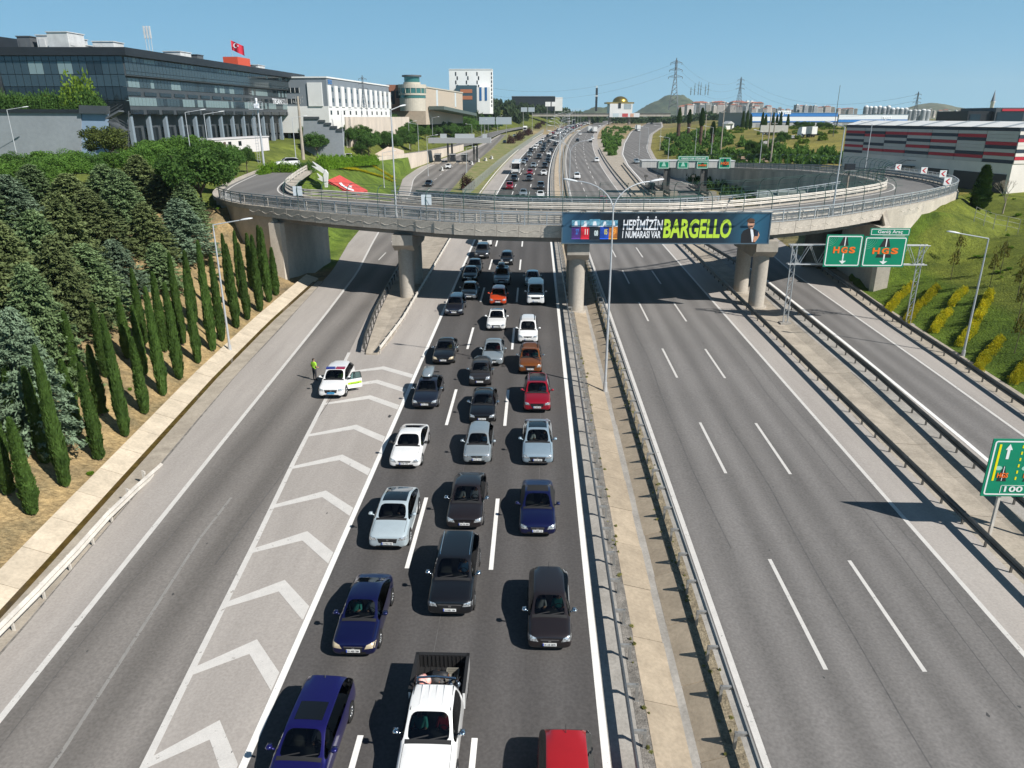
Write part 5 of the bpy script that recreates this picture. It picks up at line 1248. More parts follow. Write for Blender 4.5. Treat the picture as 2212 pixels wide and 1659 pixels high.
# floor boxes
def slab_poly(par, name, inset, z0, z1, m, over=0.0):
    c0 = Ul * -over + Nl * (over - inset); p = [Nl * (over - inset) + Uf * -0 + Ul * 0 - Ul * over * 1, Nl * (over - inset) + Ul * (Ll + over), Nl * (-26) + Ul * (Ll + over), Uf * Lf - Ul * over + Ul * 4 + Uf * 20, Uf * Lf - Ul * over]
    n = len(p); mb = MB(); mb.add([(q.x, q.y, z0) for q in p] + [(q.x, q.y, z1) for q in p], [tuple(range(n - 1, -1, -1)), tuple(range(n, 2 * n))] + [(k, (k + 1) % n, n + (k + 1) % n, n + k) for k in range(n)]); return mb.build(name, m, par)
slab_poly(gb, 'roof', 0, zz_(33.2), zz_(34.6), M_CLAD, 1.0)
slab_poly(gb, 'top_floor_wall', .3, zz_(28.6), zz_(33.2), M_CLADG)
slab_poly(gb, 'middle_floor_wall', 1.3, zz_(24.3), zz_(28.6), M_CLADG)
slab_poly(gb, 'lower_floor_wall', 1.3, zz_(20.0), zz_(24.3), M_CLADG)
slab_poly(gb, 'ground_floor_wall', 3.4, zz_(8), zz_(20.0), M_CLADG)
rp_ = random.Random(5); pk_ = [rp_.random() for _ in range(4000)]
def pick_l(k, n, r): 
    q = pk_[(k // 4 * 7 + int(r * 3)) % 4000] * .6 + pk_[(k * 13 + int(r * 5)) % 4000] * .4
    return 2 if q > .58 else (1 if q < .2 else 0)
z_ = Vector((0, 0, 0))
facade(gb, Nl * -.25, Ul, Nl, .2, Ll - .2, 0, 0, 1.35, .05, [(zz_(28.9), zz_(29.75)), (zz_(29.8), zz_(31.9)), (zz_(31.95), zz_(33.1))], pick=lambda k, n, r: pick_l(k, n, r) if 17.5 < r < 19 else 0)
facade(gb, Nl * -1.25, Ul, Nl, .6, Ll - .4, 0, 0, 1.35, .05, [(zz_(26.35), zz_(28.3))], pick=pick_l)
facade(gb, Nl * -1.25, Ul, Nl, .6, Ll - .4, 0, 0, 1.35, .05, [(zz_(22.0), zz_(24.0))], pick=pick_l)
facade(gb, Nl * -1.2, Ul, Nl, .6, Ll - .4, 0, 0, 6.0, .7, [(zz_(24.4), zz_(26.25))], pick=lambda k, n, r: 1, name='spandrel_panel')
facade(gb, Nl * -1.2, Ul, Nl, .6, Ll - .4, 0, 0, 6.0, .7, [(zz_(20.1), zz_(21.95))], pick=lambda k, n, r: 1, name='spandrel_panel')
facade(gb, Uf * Lf - Vector((0, .1, 0)), -Uf, Uf, .3, Lf - .3, 0, 0, 1.35, .05, [(zz_(32.0), zz_(33.1)), (zz_(28.9), zz_(31.9)), (zz_(26.4), zz_(28.8)), (zz_(23.2), zz_(26.3)), (zz_(20.2), zz_(23.1))], pick=lambda k, n, r: pick_l(k, n, r) if zz_(28) < r < zz_(31) else 1 if r < zz_(25) else 0)
for k in range(15):                                            # ground floor columns and bays
    x = 2 + k * (Ll - 4) / 14; p = Nl * -2.0 + Ul * x
    mb = MB(); mb.box((0, 0, 4), (.75, .75, 8.4)); mb.build('column', M_COLB, gb, False, (p.x, p.y, 0), math.atan2(Ul.y, Ul.x))
    if k < 14:
        p2 = Nl * -3.35 + Ul * (x + (Ll - 4) / 28)
        bxb((-2.3, 2.3, -.06, .06, 3.2, 5.9), 'bay_window', M_PANE[1], gb, False, (p2.x, p2.y, 0), math.atan2(Ul.y, Ul.x))
        bxb((-2.0, 2.0, -.07, .07, -.5, 2.6), 'loading_door', mat('shutter_grey', (.16, .17, .18), .6), gb, False, (p2.x, p2.y, 0), math.atan2(Ul.y, Ul.x))
zt_ = zz_(26.4)
lt = txt('TIRSAN', 7.0, 1.5, 0, 0, M_WHT, 'lettering', .02, gb); lt.location = Nl * -1.05 + Ul * (Ll - 22) + Vector((0, 0, zz_(24.6))); lt.rotation_euler = (R(90), 0, math.atan2(Ul.y, Ul.x))
lt = txt('SOLUTIONS', 9.5, 1.45, 0, 0, M_WHT, 'lettering', -.01, gb); lt.location = Nl * -1.05 + Ul * (Ll - 14.6) + Vector((0, 0, zz_(24.6))); lt.rotation_euler = (R(90), 0, math.atan2(Ul.y, Ul.x))
# the charcoal tower with sign on its left
tw = Uf * (Lf - .5) - Ul * 3.0
mb = MB(); W_ = 26.0
c = [tw, tw + Uf * W_, tw + Uf * W_ + Ul * 22, tw + Ul * 22]; c2 = [tw + Uf * 2.4, tw + Uf * W_, tw + Uf * W_ + Ul * 22, tw + Uf * 2.4 + Ul * 22]
mb.add([(q.x, q.y, zz_(9)) for q in c] + [(q.x, q.y, zz_(38.3)) for q in c2], [(3, 2, 1, 0), (4, 5, 6, 7), (0, 1, 5, 4), (1, 2, 6, 5), (2, 3, 7, 6), (3, 0, 4, 7)]); mb.build('sign_tower', M_CLAD, gb)
p = tw + Uf * 6.2 - Vector((0, .2, 0)) + Ul * -.12
lt = txt('SOLUTIONS', 6.4, .95, 0, 0, M_WHT, 'lettering', -.01, gb); lt.location = tw + Uf * 10.6 - Ul * .15 + Vector((0, 0, zz_(30.4))); lt.rotation_euler = (R(90), 0, YAW)
lt = txt('N', .75, .95, 0, 0, M_WHT, 'lettering', .03, gb); lt.location = tw + Uf * 11.6 - Ul * .15 + Vector((0, 0, zz_(30.4))); lt.rotation_euler = (R(90), 0, YAW)
for r_ in range(4):                                            # pictograms of trailers
    for k in range(3):
        mb = MB(); mb.bx(0, 2.3, -.04, 0, .15, .75 if (k + r_) % 2 else .35); mb.bx(2.35, 2.9, -.04, 0, .1, .7); mb.bx(.3, .8, -.04, 0, -.1, .12); mb.bx(1.4, 1.9, -.04, 0, -.1, .12)
        o = mb.build('trailer_pictogram', mat('pictogram', (.55, .57, .58), .5), gb); o.location = tw + Uf * (11.4 - k * 3.2) - Ul * .1 + Vector((0, 0, zz_(24.9 - r_ * 1.45))); o.rotation_euler = (0, 0, YAW)
# roof plant
M_PLANT = mat('roof_plant', (.55, .56, .56), .6, var=.15, scale=.6); M_PLANTD = mat('roof_plant_dark', (.10, .11, .12), .6)
for x, d, w, h, m_ in ((2, -12, 5, 2.6, M_PLANT), (-6, -6, 4, 1.3, M_PLANT), (-13, -5, 4, 1.9, M_PLANT), (-17, -5, 3, 2.4, M_PLANT), (-21, -5, 2.5, 2.2, M_PLANTD), (12, -13, 14, .9, M_PLANT), (34, -7, 5, 1.7, M_PLANT), (41, -7, 3, 1.6, M_PLANTD), (72, -7, 3, 1.2, M_PLANTD), (80, -8, 5, 1.7, M_PLANT)):
    q = Ul * x + Nl * d if x > 0 else Uf * -x + Ul * 6
    mb = MB(); mb.bx(-w / 2, w / 2, -2, 2, 0, h); mb.bx(-w / 2 + .4, -w / 2 + 1.6, -2.1, 2.1, .4, h - .6); mb.bx(-w / 2 - .15, w / 2 + .15, -2.15, 2.15, h, h + .15); mb.build('roof_plant', m_, gb, False, (q.x, q.y, zz_(34.6)), math.atan2(Ul.y, Ul.x) if x > 0 else YAW)
q = Ul * 66 + Nl * -7
bxb((-4, 4, -2, 2, 0, 2.8), 'red_plant_box', mat('plant_red', (.62, .09, .04), .5), gb, False, (q.x, q.y, zz_(34.6)), math.atan2(Ul.y, Ul.x))
for x in (20.5, ):
    q = Ul * x + Nl * -6; mb = MB()
    for k in range(3): mb.tube((k * .6 - .6, 0, 0), (k * .6 - .6, 0, 5.5), .06, .06, 6); mb.bx(k * .6 - .75, k * .6 - .45, -.15, .15, 3.4, 5.8)
    mb.build('antenna_cluster', M_PLANT, gb, False, (q.x, q.y, zz_(34.6)))
for k, (dx_, h) in enumerate(((1.5, 3.2), (4.2, 2.6))):
    q = tw + Uf * (3 + dx_) + Ul * 5; mb = MB(); mb.lathe([(0, 0), (1.3, 0), (1.3, h * .8), (1.0, h), (0, h)], 14); mb.build('vent_drum', M_PLANT, gb, False, (q.x, q.y, zz_(38.3)))
# flag on the roof
fq = A_ + Ul * 84 + Nl * -16; ft = thing('flag_pole', 'red Turkish flag flying on a pole behind the glass building', 'flag', (fq.x, fq.y, 31.7)); mb = MB(); mb.tube((0, 0, 0), (0, 0, 9), .08, .05, 6); mb.build('pole', M_LAMP, ft)
mb = MB(); n = 10; mb.add([(x * 3.6 / n, .25 * math.sin(x * .9), 8.8 - x * .16 - (0 if r_ == 0 else 2.6)) for x in range(n + 1) for r_ in (0, 1)], [(2 * i, 2 * i + 2, 2 * i + 3, 2 * i + 1) for i in range(n)]); fo = mb.build('cloth', mat('flag_red', (.60, .02, .05), .7), ft, recalc=False)
mb = MB(); mb.prism(ell(1.35, 7.3, .55, .62, 18, R(40), R(320)) + ell(1.52, 7.3, .42, .48, 18, R(320), R(40)), -.42, -.38, 'y'); mb.prism(ell(2.15, 7.2, .2, .2, 5), -.42, -.38, 'y'); mb.build('crescent', M_WHT, ft)
# retaining wall, stairs, hedge before the building
wA = GZ(-60, 330, 9.4); 
rw = thing('retaining_wall', 'tall pale grey retaining wall below the glass building', 'wall', AT(0, 330, 126)); o0 = Vector(rw.location)
def wallpx(x0, x1, Y0, Y1, yt0, yt1, yb0, yb1, m, name, par, o0, th=.8):
    a, b, c, d = AT(x0, yb0, Y0), AT(x1, yb1, Y1), AT(x1, yt1, Y1), AT(x0, yt0, Y0); k = Vector((0, th, 0)); mb = MB()
    P = [a, b, c, d]; mb.add([p - o0 for p in P] + [p + k - o0 for p in P], [(0, 1, 2, 3), (7, 6, 5, 4), (0, 4, 5, 1), (1, 5, 6, 2), (2, 6, 7, 3), (3, 7, 4, 0)]); return mb.build(name, m, par)
M_WG = mat('wall_bluegrey', (.27, .295, .32), .85, var=.07, scale=.15, fine=.06, fscale=1.5); M_WB = mat('wall_lightblue', (.24, .33, .45), .8, var=.12, scale=.2)
wallpx(-120, 175, 126, 126, 243, 244, 335, 345, M_WG, 'wall', rw, o0); wallpx(175, 230, 126.2, 126.2, 245, 246, 345, 350, M_WB, 'painted_wall', rw, o0)
wallpx(-120, 175, 125.7, 125.7, 235, 236, 243, 244, M_CLAD, 'coping', rw, o0); wallpx(170, 232, 125.5, 125.5, 227, 229, 245, 246, M_CLADG, 'parapet', rw, o0)
hp = [AT(x, 237, 128) for x in (-60, 60, 225)]
hedge_row('dark green hedge on top of the grey retaining wall', hp, 1.3, 2.6, 'deep', None, 1.0, seed=40)
bush(AT(176, 232, 130), 3.0, 5.0, 'light', 'yellow green weeping tree above the hedge by the glass building', None, 'weeping_tree', 'tree')
bush(AT(100, 226, 130), .9, 1.6, 'yellow', 'round yellow shrub above the hedge by the glass building', None)
st_ = thing('fire_stairs', 'dark steel outdoor stairs between wall and glass building', 'stairs', AT(255, 330, 124)); s0 = Vector(st_.location)
for k, ((xa, ya), (xb, yb)) in enumerate((((234, 256), (262, 240)), ((238, 262), (276, 284)), ((240, 300), (270, 286)), ((240, 306), (278, 322)))):
    a = AT(xa, ya, 124) - s0; b = AT(xb, yb, 124) - s0; mb = MB(); mb.beam(a, b, 1.6, .25)
    for s_ in (-.7, .7):
        for h in (.5, 1.0): mb.tube(a + Vector((0, s_, h)), b + Vector((0, s_, h)), .03, .03, 5)
    mb.build('flight', M_PLANTD, st_)
    n = 8
    for j in range(n): q = a.lerp(b, (j + .5) / n); bxb((q.x - .14, q.x + .14, q.y - .75, q.y + .75, q.z + .1, q.z + .16), 'tread', M_PLANTD, st_)
for x in (236, 278):
    a = AT(x, 335, 124) - s0; b = AT(x, 240, 124) - s0; mb = MB(); mb.tube(a, b, .08, .08, 6); mb.build('post', M_PLANTD, st_)
# white cabin row behind the grove
q = AT(460, 330, 142); q2 = AT(583, 330, 165)
cb = thing('site_cabin', 'long white flat roofed cabin before the glass building', 'cabin', (q.x, q.y, q.z)); d = (q2 - q); Lc = math.hypot(d.x, d.y); hC = AT(460, 303, 142).z - q.z; cb.rotation_euler = (0, 0, math.atan2(d.y, d.x))
M_CAB = mat('cabin_white', (.70, .66, .64), .6); bxb((0, Lc, 0, 3.5, -.5, hC), 'wall', M_CAB, cb); bxb((-.15, Lc + .15, -.15, 3.6, hC, hC + .22), 'roof', mat('cabin_roof', (.62, .6, .6), .6), cb)
for x in (2.5, 6, 10): bxb((x, x + 1.2, -.03, .05, hC * .4, hC * .8), 'window', M_PANE[1], cb)
bxb((4.2, 5.1, -.03, .05, 0, hC * .8), 'door', mat('door_brown', (.12, .08, .06), .6), cb)
# concrete utility pole
up = AT(655, 340, 168); hU = AT(652, 208, 168).z - up.z
ut = thing('utility_pole', 'concrete utility pole with crossarms before the glass building', 'pole', up); mb = MB(); mb.tube((0, 0, -.5), (0, 0, hU), .38, .2, 8); mb.build('pole', M_CONC, ut)
for z in (.97, .9): mb = MB(); mb.bx(-1.1, 1.1, -.08, .08, hU * z, hU * z + .15); [mb.tube((x, 0, hU * z + .15), (x, 0, hU * z + .5), .06, .06, 6) for x in (-1, -.5, .5, 1)]; mb.build('crossarm', M_STEEL, ut)
# stepped grey wall right of the glass building
sw = thing('stepped_wall', 'stepped grey garden wall between glass and white buildings', 'wall', AT(660, 320, 205)); s0 = Vector(sw.location)
for k, (x0, x1, yt) in enumerate(((655, 688, 257), (688, 701, 264), (701, 714, 270), (714, 727, 277), (727, 742, 283))):
    wallpx(x0, x1, 205, 205, yt, yt, 352, 352, M_WG, 'wall', sw, s0); wallpx(x0, x1, 204.7, 204.7, yt - 5, yt - 5, yt, yt, M_CLADG, 'planter', sw, s0)
# ---- white industrial building
def frame_from(px0, px1, vpx, fwd0):
    """building front: pixel columns of its two ends, its vanishing column and forward distance of the first end"""
    k = lambda x: (x - CXP) / F_PX / 1.064
    s = k(vpx); f1 = fwd0 * (s - k(px0)) / (s - k(px1))
    fw = Vector((-math.sin(YAW), math.cos(YAW), 0)); rt = Vector((math.cos(YAW), math.sin(YAW), 0))
    return fw * fwd0 + rt * k(px0) * fwd0, fw * f1 + rt * k(px1) * f1
def hz(fwd, y): return CAMH - fwd * math.tan(PITCH + math.atan((y - CYP) / F_PX)) if False else CAMH + fwd * math.tan(math.atan(-(y - CYP) / F_PX) - PITCH)
a, b = frame_from(711, 843, 1300, 233); zt_, zb1 = hz(233, 165), 19.0
wb = thing('white_factory', 'white industrial building with grey upper storey and vertical white fins', 'building', (a.x, a.y, zb1)); U = (b - a).normalized(); N1 = Vector((U.y, -U.x, 0)); L1 = (b - a).length; H1 = zt_ - zb1
wb.rotation_euler = (0, 0, math.atan2(U.y, U.x))
M_WHITEB = mat('render_white', (.76, .76, .74), .7, var=.04, scale=.2); M_GREYB = mat('cladding_bluegrey', (.22, .25, .28), .6, .1, var=.05, scale=.3)
bxb((0, L1, 0, 30, -4, H1 * .30), 'base_wall', M_WHITEB, wb)
bxb((.05, L1 - .05, .05, 30, H1 * .30, H1 - .4), 'upper_wall', M_GREYB, wb)
bxb((-.2, L1 + .2, -.2, 30.2, H1 - .4, H1), 'parapet', M_WHITEB, wb)
for k in range(12):
    x = .3 + k * (L1 - 1.8) / 11; bxb((x, x + L1 / 12 * .48, -.25, .06, H1 * .29, H1 * .80), 'fin', M_WHITEB, wb)
    for zf in (.4, .66): bxb((x + L1 / 12 * .58, x + L1 / 12 * .9, -.02, .08, H1 * zf, H1 * (zf + .1)), 'window', M_PANE[0], wb)
    bxb((x + 1.2, x + 2.5, -.06, .05, H1 * .1, H1 * .2), 'window', M_PANE[1], wb)
for k, (y0, w) in enumerate(((1.5, 8), (15.5, 9), (27, 2.5))):
    bxb((-.3, .07, y0, y0 + w * .55, H1 * .3, H1 * .86), 'side_panel', M_WHITEB, wb)
for y0 in (8.5, 22):
    for zf in (.36, .62):
        mb = MB(); mb.bx(-.05, .1, y0, y0 + 4, H1 * zf, H1 * (zf + .12)); f = mb.build('window', M_PANE[1], wb)
        mb = MB(); [mb.bx(-.09, -.05, y0 + k * 1.33 - .06, y0 + k * 1.33 + .06, H1 * zf, H1 * (zf + .12)) for k in range(4)]; mb.build('frame', M_WHITEB, f)
lt = txt('EKO', 3.4, 1.2, 1.2, H1 - 2.0, mat('letter_blue', (.05, .2, .5), .5), 'lettering', .03, wb, -.1)
wr = MB(); p0 = a + N1 * 6 - U * 4; tag(MB().bx(0, L1 + 8, -.4, 0, -9, .3).build('retaining_wall', mat('wall_cream', (.58, .50, .42), .9), None, False, (p0.x, p0.y, zb1 + .2), math.atan2(U.y, U.x)), 'cream retaining wall below the white industrial building', 'wall')
# ---- round tower building and beige annex
fw = Vector((-math.sin(YAW), math.cos(YAW), 0)); rt = Vector((math.cos(YAW), math.sin(YAW), 0)); kx = lambda x: (x - CXP) / F_PX / 1.064
def at_fwd(x, fwd): return fw * fwd + rt * kx(x) * fwd
f0 = 320; c = at_fwd(893, f0); z0 = hz(f0, 236); m_ = 1.064 * f0 / F_PX
tb = thing('round_office', 'round beige office tower with green ribbon windows and rooftop lookout', 'building', (c.x, c.y, z0), YAW)
M_BEIGE = mat('render_beige', (.50, .46, .38), .7, var=.06); M_GRNG = mat('glass_green', (.05, .17, .15), .08, .2, spec=.7)
Rr = 26 * m_
def ring(r, y0, y1, m, name): mb = MB(); mb.lathe([(0, hz(f0, y0) - z0), (r, hz(f0, y0) - z0), (r, hz(f0, y1) - z0), (0, hz(f0, y1) - z0)], 40); return mb.build(name, m, tb, False)
ring(Rr * .94, 240, 212, M_BEIGE, 'wall'); ring(Rr * .96, 212, 206, M_GRNG, 'ribbon_window'); ring(Rr, 206, 202, M_BEIGE, 'balcony_band'); ring(Rr * .98, 202, 191, M_GRNG, 'ribbon_window'); ring(Rr * 1.02, 191, 183, M_BEIGE, 'roof_band')
ring(Rr * .62, 183, 178, M_BEIGE, 'lookout_base'); ring(Rr * .56, 178, 166, M_GRNG, 'lookout_window'); ring(Rr * .7, 166, 162.5, M_PLANTD, 'lookout_roof')
for k in range(16):
    t = 2 * math.pi * k / 16; bxb((-.15, .15, -.1, .1, hz(f0, 202) - z0, hz(f0, 191) - z0), 'mullion', M_BEIGE, tb, False, (Rr * .99 * math.cos(t), Rr * .99 * math.sin(t), 0), t)
w0, w1 = at_fwd(843, f0) - c, at_fwd(880, f0) - c
bxb((-50 * m_, -14 * m_, 0, 14, hz(f0, 240) - z0, hz(f0, 183) - z0), 'side_wall', mat('brick_dull', (.30, .13, .08), .8, var=.1), tb)
for k in range(4): bxb(((-48 + k * 8.5) * m_, (-42 + k * 8.5) * m_, -.2, .1, hz(f0, 225 if k % 2 else 212) - z0, hz(f0, 196) - z0), 'window', M_PANE[1], tb)
a, b = frame_from(920, 1000, 1330, 330); U = (b - a).normalized(); L1 = (b - a).length
an = thing('beige_warehouse', 'long beige warehouse with narrow glazed strips behind the wood', 'building', (a.x, a.y, z0), math.atan2(U.y, U.x)); hA = hz(330, 189) - z0
bxb((0, L1, 0, 20, -6, hA), 'wall', mat('render_sand', (.50, .42, .33), .8, var=.08), an); bxb((-.3, L1 + .3, -.3, 20.3, hA, hA + .5), 'roof', M_BEIGE, an)
for x in (.25, .75): bxb((L1 * x, L1 * x + 3, -.15, .1, hA * .2, hA - .3), 'glazed_strip', mat('strip_white', (.6, .65, .66), .4), an)
mb = MB(); mb.prism([(4, hA * .0), (L1 + 2, -2.5), (L1 + 2, -1.2), (4, hA * .16)], -7, -.4, 'y'); mb.build('canopy_shed', mat('shed_dark', (.09, .12, .11), .7), an)
# ---- white hotel block with zigzag windows
f0 = 520; c = at_fwd(1012, f0); m_ = 1.064 * f0 / F_PX; z0 = hz(f0, 232)
ho = thing('white_hotel', 'tall white block with zigzag columns of dark windows', 'building', (c.x, c.y, z0), YAW)
wd, hh_ = 84 * m_, hz(f0, 150.5) - z0
bxb((-35 * m_, 46 * m_, 0, 18, -4, hh_), 'wall', mat('render_bright', (.80, .80, .78), .7), ho)
bxb((-35.4 * m_, 46.4 * m_, -.3, 18.3, hh_, hh_ + .5), 'roof', M_WHITEB, ho)
for cx in (-23.5, -3.5, 16.5):
    for k in range(4):
        x = (cx + (2.8 if k % 2 else 0)) * m_; zt2 = hh_ - (4 + 7.4 * k) * m_
        bxb((x, x + 2.2 * m_, -.12, .1, zt2 - 6.4 * m_, zt2), 'window', M_CLAD, ho)
for k in range(9): bxb((43.8 * m_, 45.6 * m_, -.12, .1, hh_ - (9 + 7 * k) * m_, hh_ - (4.5 + 7 * k) * m_), 'window', M_CLAD, ho)
mb = MB(); mb.bx(-20 * m_, 18 * m_, -14, -.2, -4, hz(f0, 186) - z0); gx = mb.build('annex', mat('annex_glass', (.06, .10, .12), .15, .2), ho)
for zf in (.35, .65): bxb((-12 * m_, 10 * m_, -14.2, -13.9, (hz(f0, 186) - z0) * zf, (hz(f0, 186) - z0) * zf + 2.2), 'brick_band', mat('brick_orange', (.42, .15, .07), .8), ho)
bxb((18.2 * m_, 42 * m_, -12, -.25, -4, hz(f0, 190) - z0), 'white_annex', M_WHITEB, ho)
for x in (23, 33): bxb((x * m_, (x + 4) * m_, -12.2, -11.9, 4, 12), 'window', mat('window_blue', (.03, .12, .3), .1), ho)
# ---- flat far building
f0 = 800; c = at_fwd(1160, f0); m_ = 1.064 * f0 / F_PX; z0 = hz(f0, 226)
fb_ = thing('flat_hall', 'low dark hall with white end on the wooded ridge', 'building', (c.x, c.y, z0), YAW); hh_ = hz(f0, 209) - z0
bxb((-48 * m_, 34 * m_, 0, 30, -6, hh_), 'wall', M_CLAD, fb_); bxb((34 * m_, 48 * m_, -1, 30, -6, hh_ - .5), 'end_wall', M_WHITEB, fb_); bxb((-48.5 * m_, 34 * m_, -.5, 30.5, hh_, hh_ + .6), 'roof', M_PLANTD, fb_)
# ---- mosque
f0 = 900; m_ = 1.064 * f0 / F_PX; c = at_fwd(1338, f0); z0 = hz(f0, 238)
mo = thing('mosque', 'white mosque with golden dome beyond the far overpass', 'mosque', (c.x, c.y, z0), YAW)
bxb((-19 * m_, 24 * m_, 0, 25, -8, hz(f0, 224) - z0), 'wall', M_WHITEB, mo); bxb((-25 * m_, 27 * m_, 1, 26, hz(f0, 224) - z0, hz(f0, 220.5) - z0), 'cornice', mat('mosque_gold', (.38, .27, .08), .4, .6), mo)
mb = MB(); r_ = 15 * m_; mb.lathe([(r_ * math.cos(R(t)), r_ * math.sin(R(t)) * .75) for t in range(0, 91, 9)], 28); mb.build('dome', mat('dome_gold', (.30, .22, .05), .35, .8), mo, True, (3 * m_, 12, hz(f0, 221) - z0))
for k in range(6): bxb(((8 + k * 2.4) * m_, (9.6 + k * 2.4) * m_, -.2, .1, 1, 7), 'window', mat('window_pale', (.35, .42, .45), .2), mo)
bxb((-3 * m_, 2 * m_, -.3, .1, 2, 8), 'portal', M_CLAD, mo)
c = at_fwd(1287, f0); z0 = hz(f0, 235); mi_ = thing('minaret', 'dark square minaret with white band and pale tip', 'minaret', (c.x, c.y, z0), YAW)
for y0, y1, w, m2, nm in ((240, 208.5, 1.9, M_CLAD, 'shaft'), (208.5, 206, 2.3, M_WHITEB, 'white_band'), (206, 190, 1.9, M_CLAD, 'upper_shaft'), (190, 185, .9, M_WHITEB, 'tip')):
    bxb((-w * m_, w * m_, -w * m_, w * m_, hz(f0, y0) - z0, hz(f0, y1) - z0), nm, m2, mi_)
# ---- far overpass with billboard
f0 = 700; yb = 690; zo = ZR(690)
ov = thing('far_overpass', 'concrete overpass crossing the motorway far behind with white billboard', 'bridge', (DX(690), 690, zo))
bxb((-45, 75, -6, 6, 6.6, 8.2), 'deck', M_PIER, ov); bxb((-45, 75, -6.1, -5.9, 8.2, 9.2), 'parapet', M_STEELD, ov)
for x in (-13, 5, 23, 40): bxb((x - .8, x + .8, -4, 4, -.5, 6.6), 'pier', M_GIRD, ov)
mb = MB(); mb.bx(22, 48, -6.6, -6.2, 6.0, 9.4); bo2 = mb.build('billboard', mat('poster_white', (.68, .70, .72), .5), ov)
for x, w, c_ in ((33, 5, (.5, .08, .08)), (40, 3, (.6, .35, .25)), (25, 5, (.5, .6, .65))): bxb((x, x + w, -6.66, -6.61, 6.2, 9.0), 'poster_print', mat('poster_%d' % x, c_, .5), bo2)
# ---- pylons
def pylon(label, px, yt, yb_, fwd, arms=3, w=.22):
    c = at_fwd(px, fwd); z0 = hz(fwd, yb_); h = hz(fwd, yt) - z0; t = thing('power_pylon', label, 'pylon', (c.x, c.y, z0), rnd.uniform(-.3, .3)); M_PY = mat('pylon_steel', (.16, .18, .20), .6, .3)
    mb = MB(); bw = h * .10; tw_ = h * .022; n = 9; lw = h * .006
    def wdt(z): return lerp(bw, tw_, min(1, z / (h * .62)))
    for sx_, sy_ in ((-1, -1), (1, -1), (1, 1), (-1, 1)):
        mb.tube((sx_ * bw, sy_ * bw, -2), (sx_ * tw_, sy_ * tw_, h * .62), lw, lw, 4); mb.tube((sx_ * tw_, sy_ * tw_, h * .62), (sx_ * .1, sy_ * .1, h), lw, lw, 4)
    mb.build('leg_frame', M_PY, t); mb = MB()
    for k in range(n):
        z0_, z1_ = h * .95 * k / n, h * .95 * (k + 1) / n; w0, w1 = wdt(z0_), wdt(z1_)
        for s_ in (-1, 1): mb.tube((-w0, s_ * w0, z0_), (w1, s_ * w1, z1_), lw * .6, lw * .6, 4); mb.tube((w0, s_ * w0, z0_), (-w1, s_ * w1, z1_), lw * .6, lw * .6, 4); mb.tube((s_ * w0, -w0, z0_), (s_ * w1, w1, z1_), lw * .6, lw * .6, 4)
    mb.build('bracing', M_PY, t)
    for k in range(arms):
        z = h * (.62 + .14 * k); L_ = h * (.15 - .015 * k); mb = MB()
        for s_ in (-1, 1): mb.tube((0, 0, z), (s_ * L_, 0, z), lw, lw * .7, 4); mb.tube((0, 0, z + h * .05), (s_ * L_, 0, z), lw * .7, lw * .6, 4); mb.tube((s_ * L_, 0, z), (s_ * L_, 0, z - h * .04), lw, lw, 4)
        mb.build('crossarm', M_PY, t)
    return Vector((c.x, c.y, z0 + h * .9))
P1 = pylon('tall lattice pylon before the wooded hill', 1453, 125, 232, 620); P2 = pylon('lattice pylon above the town apartment blocks', 1593, 166, 232, 760); P3 = pylon('lattice pylon behind the striped building', 1975, 198, 258, 420); P4 = pylon('slim lattice pylon before the white industrial building', 788, 163, 236, 228)
def wire(a, b, sag, label):
    mb = MB(); n = 14; pts = [a.lerp(b, k / n) - Vector((0, 0, sag * 4 * (k / n) * (1 - k / n))) - a for k in range(n + 1)]; mb.path(pts, .045, 4); tag(mb.build('power_line', M_STEELD, None, False, a), label, 'power line')
for dz in (0, -6, -12):
    wire(P1 + Vector((4, 0, dz)), P2 + Vector((0, 0, dz)), 9, 'power line hanging between the hill pylon and the town pylon'); wire(P2 + Vector((4, 0, dz)), P3 + Vector((0, 0, dz * .5)), 12, 'power line hanging between the town pylon and the striped building pylon')
for dz in (0, -6): wire(at_fwd(1062, 700) + Vector((0, 0, hz(700, 190) + dz)), P1 + Vector((0, 0, dz)), 10, 'power line hanging left of the hill pylon')
for o in list(bpy.data.objects):
    if o.name.startswith('power_line'): o['group'] = 'power lines'
# ---- hills
def hill(name, px0, px1, pyt, ybase, fwd, seed, depth=700, peak=.5, m=None):
    rs = np.random.default_rng(seed); nx, ny = 70, 16; a = at_fwd(px0, fwd); b = at_fwd(px1, fwd); zb2 = hz(fwd, ybase); ht_ = hz(fwd, pyt) - zb2
    vs = []
    for j in range(ny + 1):
        for i in range(nx + 1):
            t = i / nx; s_ = j / ny; p = a.lerp(b, t) + fw * (s_ - .15) * depth
            e = math.exp(-((t - peak) / .24) ** 2) * (1 - abs(s_ - .45) / .6 if abs(s_ - .45) < .6 else 0)
            z = zb2 - 20 + (ht_ + 20) * max(0, e) * (1 + .05 * math.sin(t * 19 + seed) + .03 * math.sin(t * 47)) + rs.normal() * 1.2
            vs.append((p.x, p.y, z))
    mb = MB().add(vs, [(j * (nx + 1) + i, j * (nx + 1) + i + 1, (j + 1) * (nx + 1) + i + 1, (j + 1) * (nx + 1) + i) for j in range(ny) for i in range(nx)]); mb.build(name, m or mat('hill_wood', (.055, .075, .04), .95, col2=(.11, .12, .06), scale=.012, fine=.35, fscale=.06, bump=.8, bscale=.05), None, True, recalc=False)['kind'] = 'structure'
hill('hill', 1340, 1640, 197, 246, 2600, 3, 900, .48)
hill('hill', 1880, 2330, 221, 252, 2900, 5, 900, .47, mat('hill_scrub', (.10, .10, .055), .95, col2=(.17, .16, .09), scale=.01, fine=.3, fscale=.05))
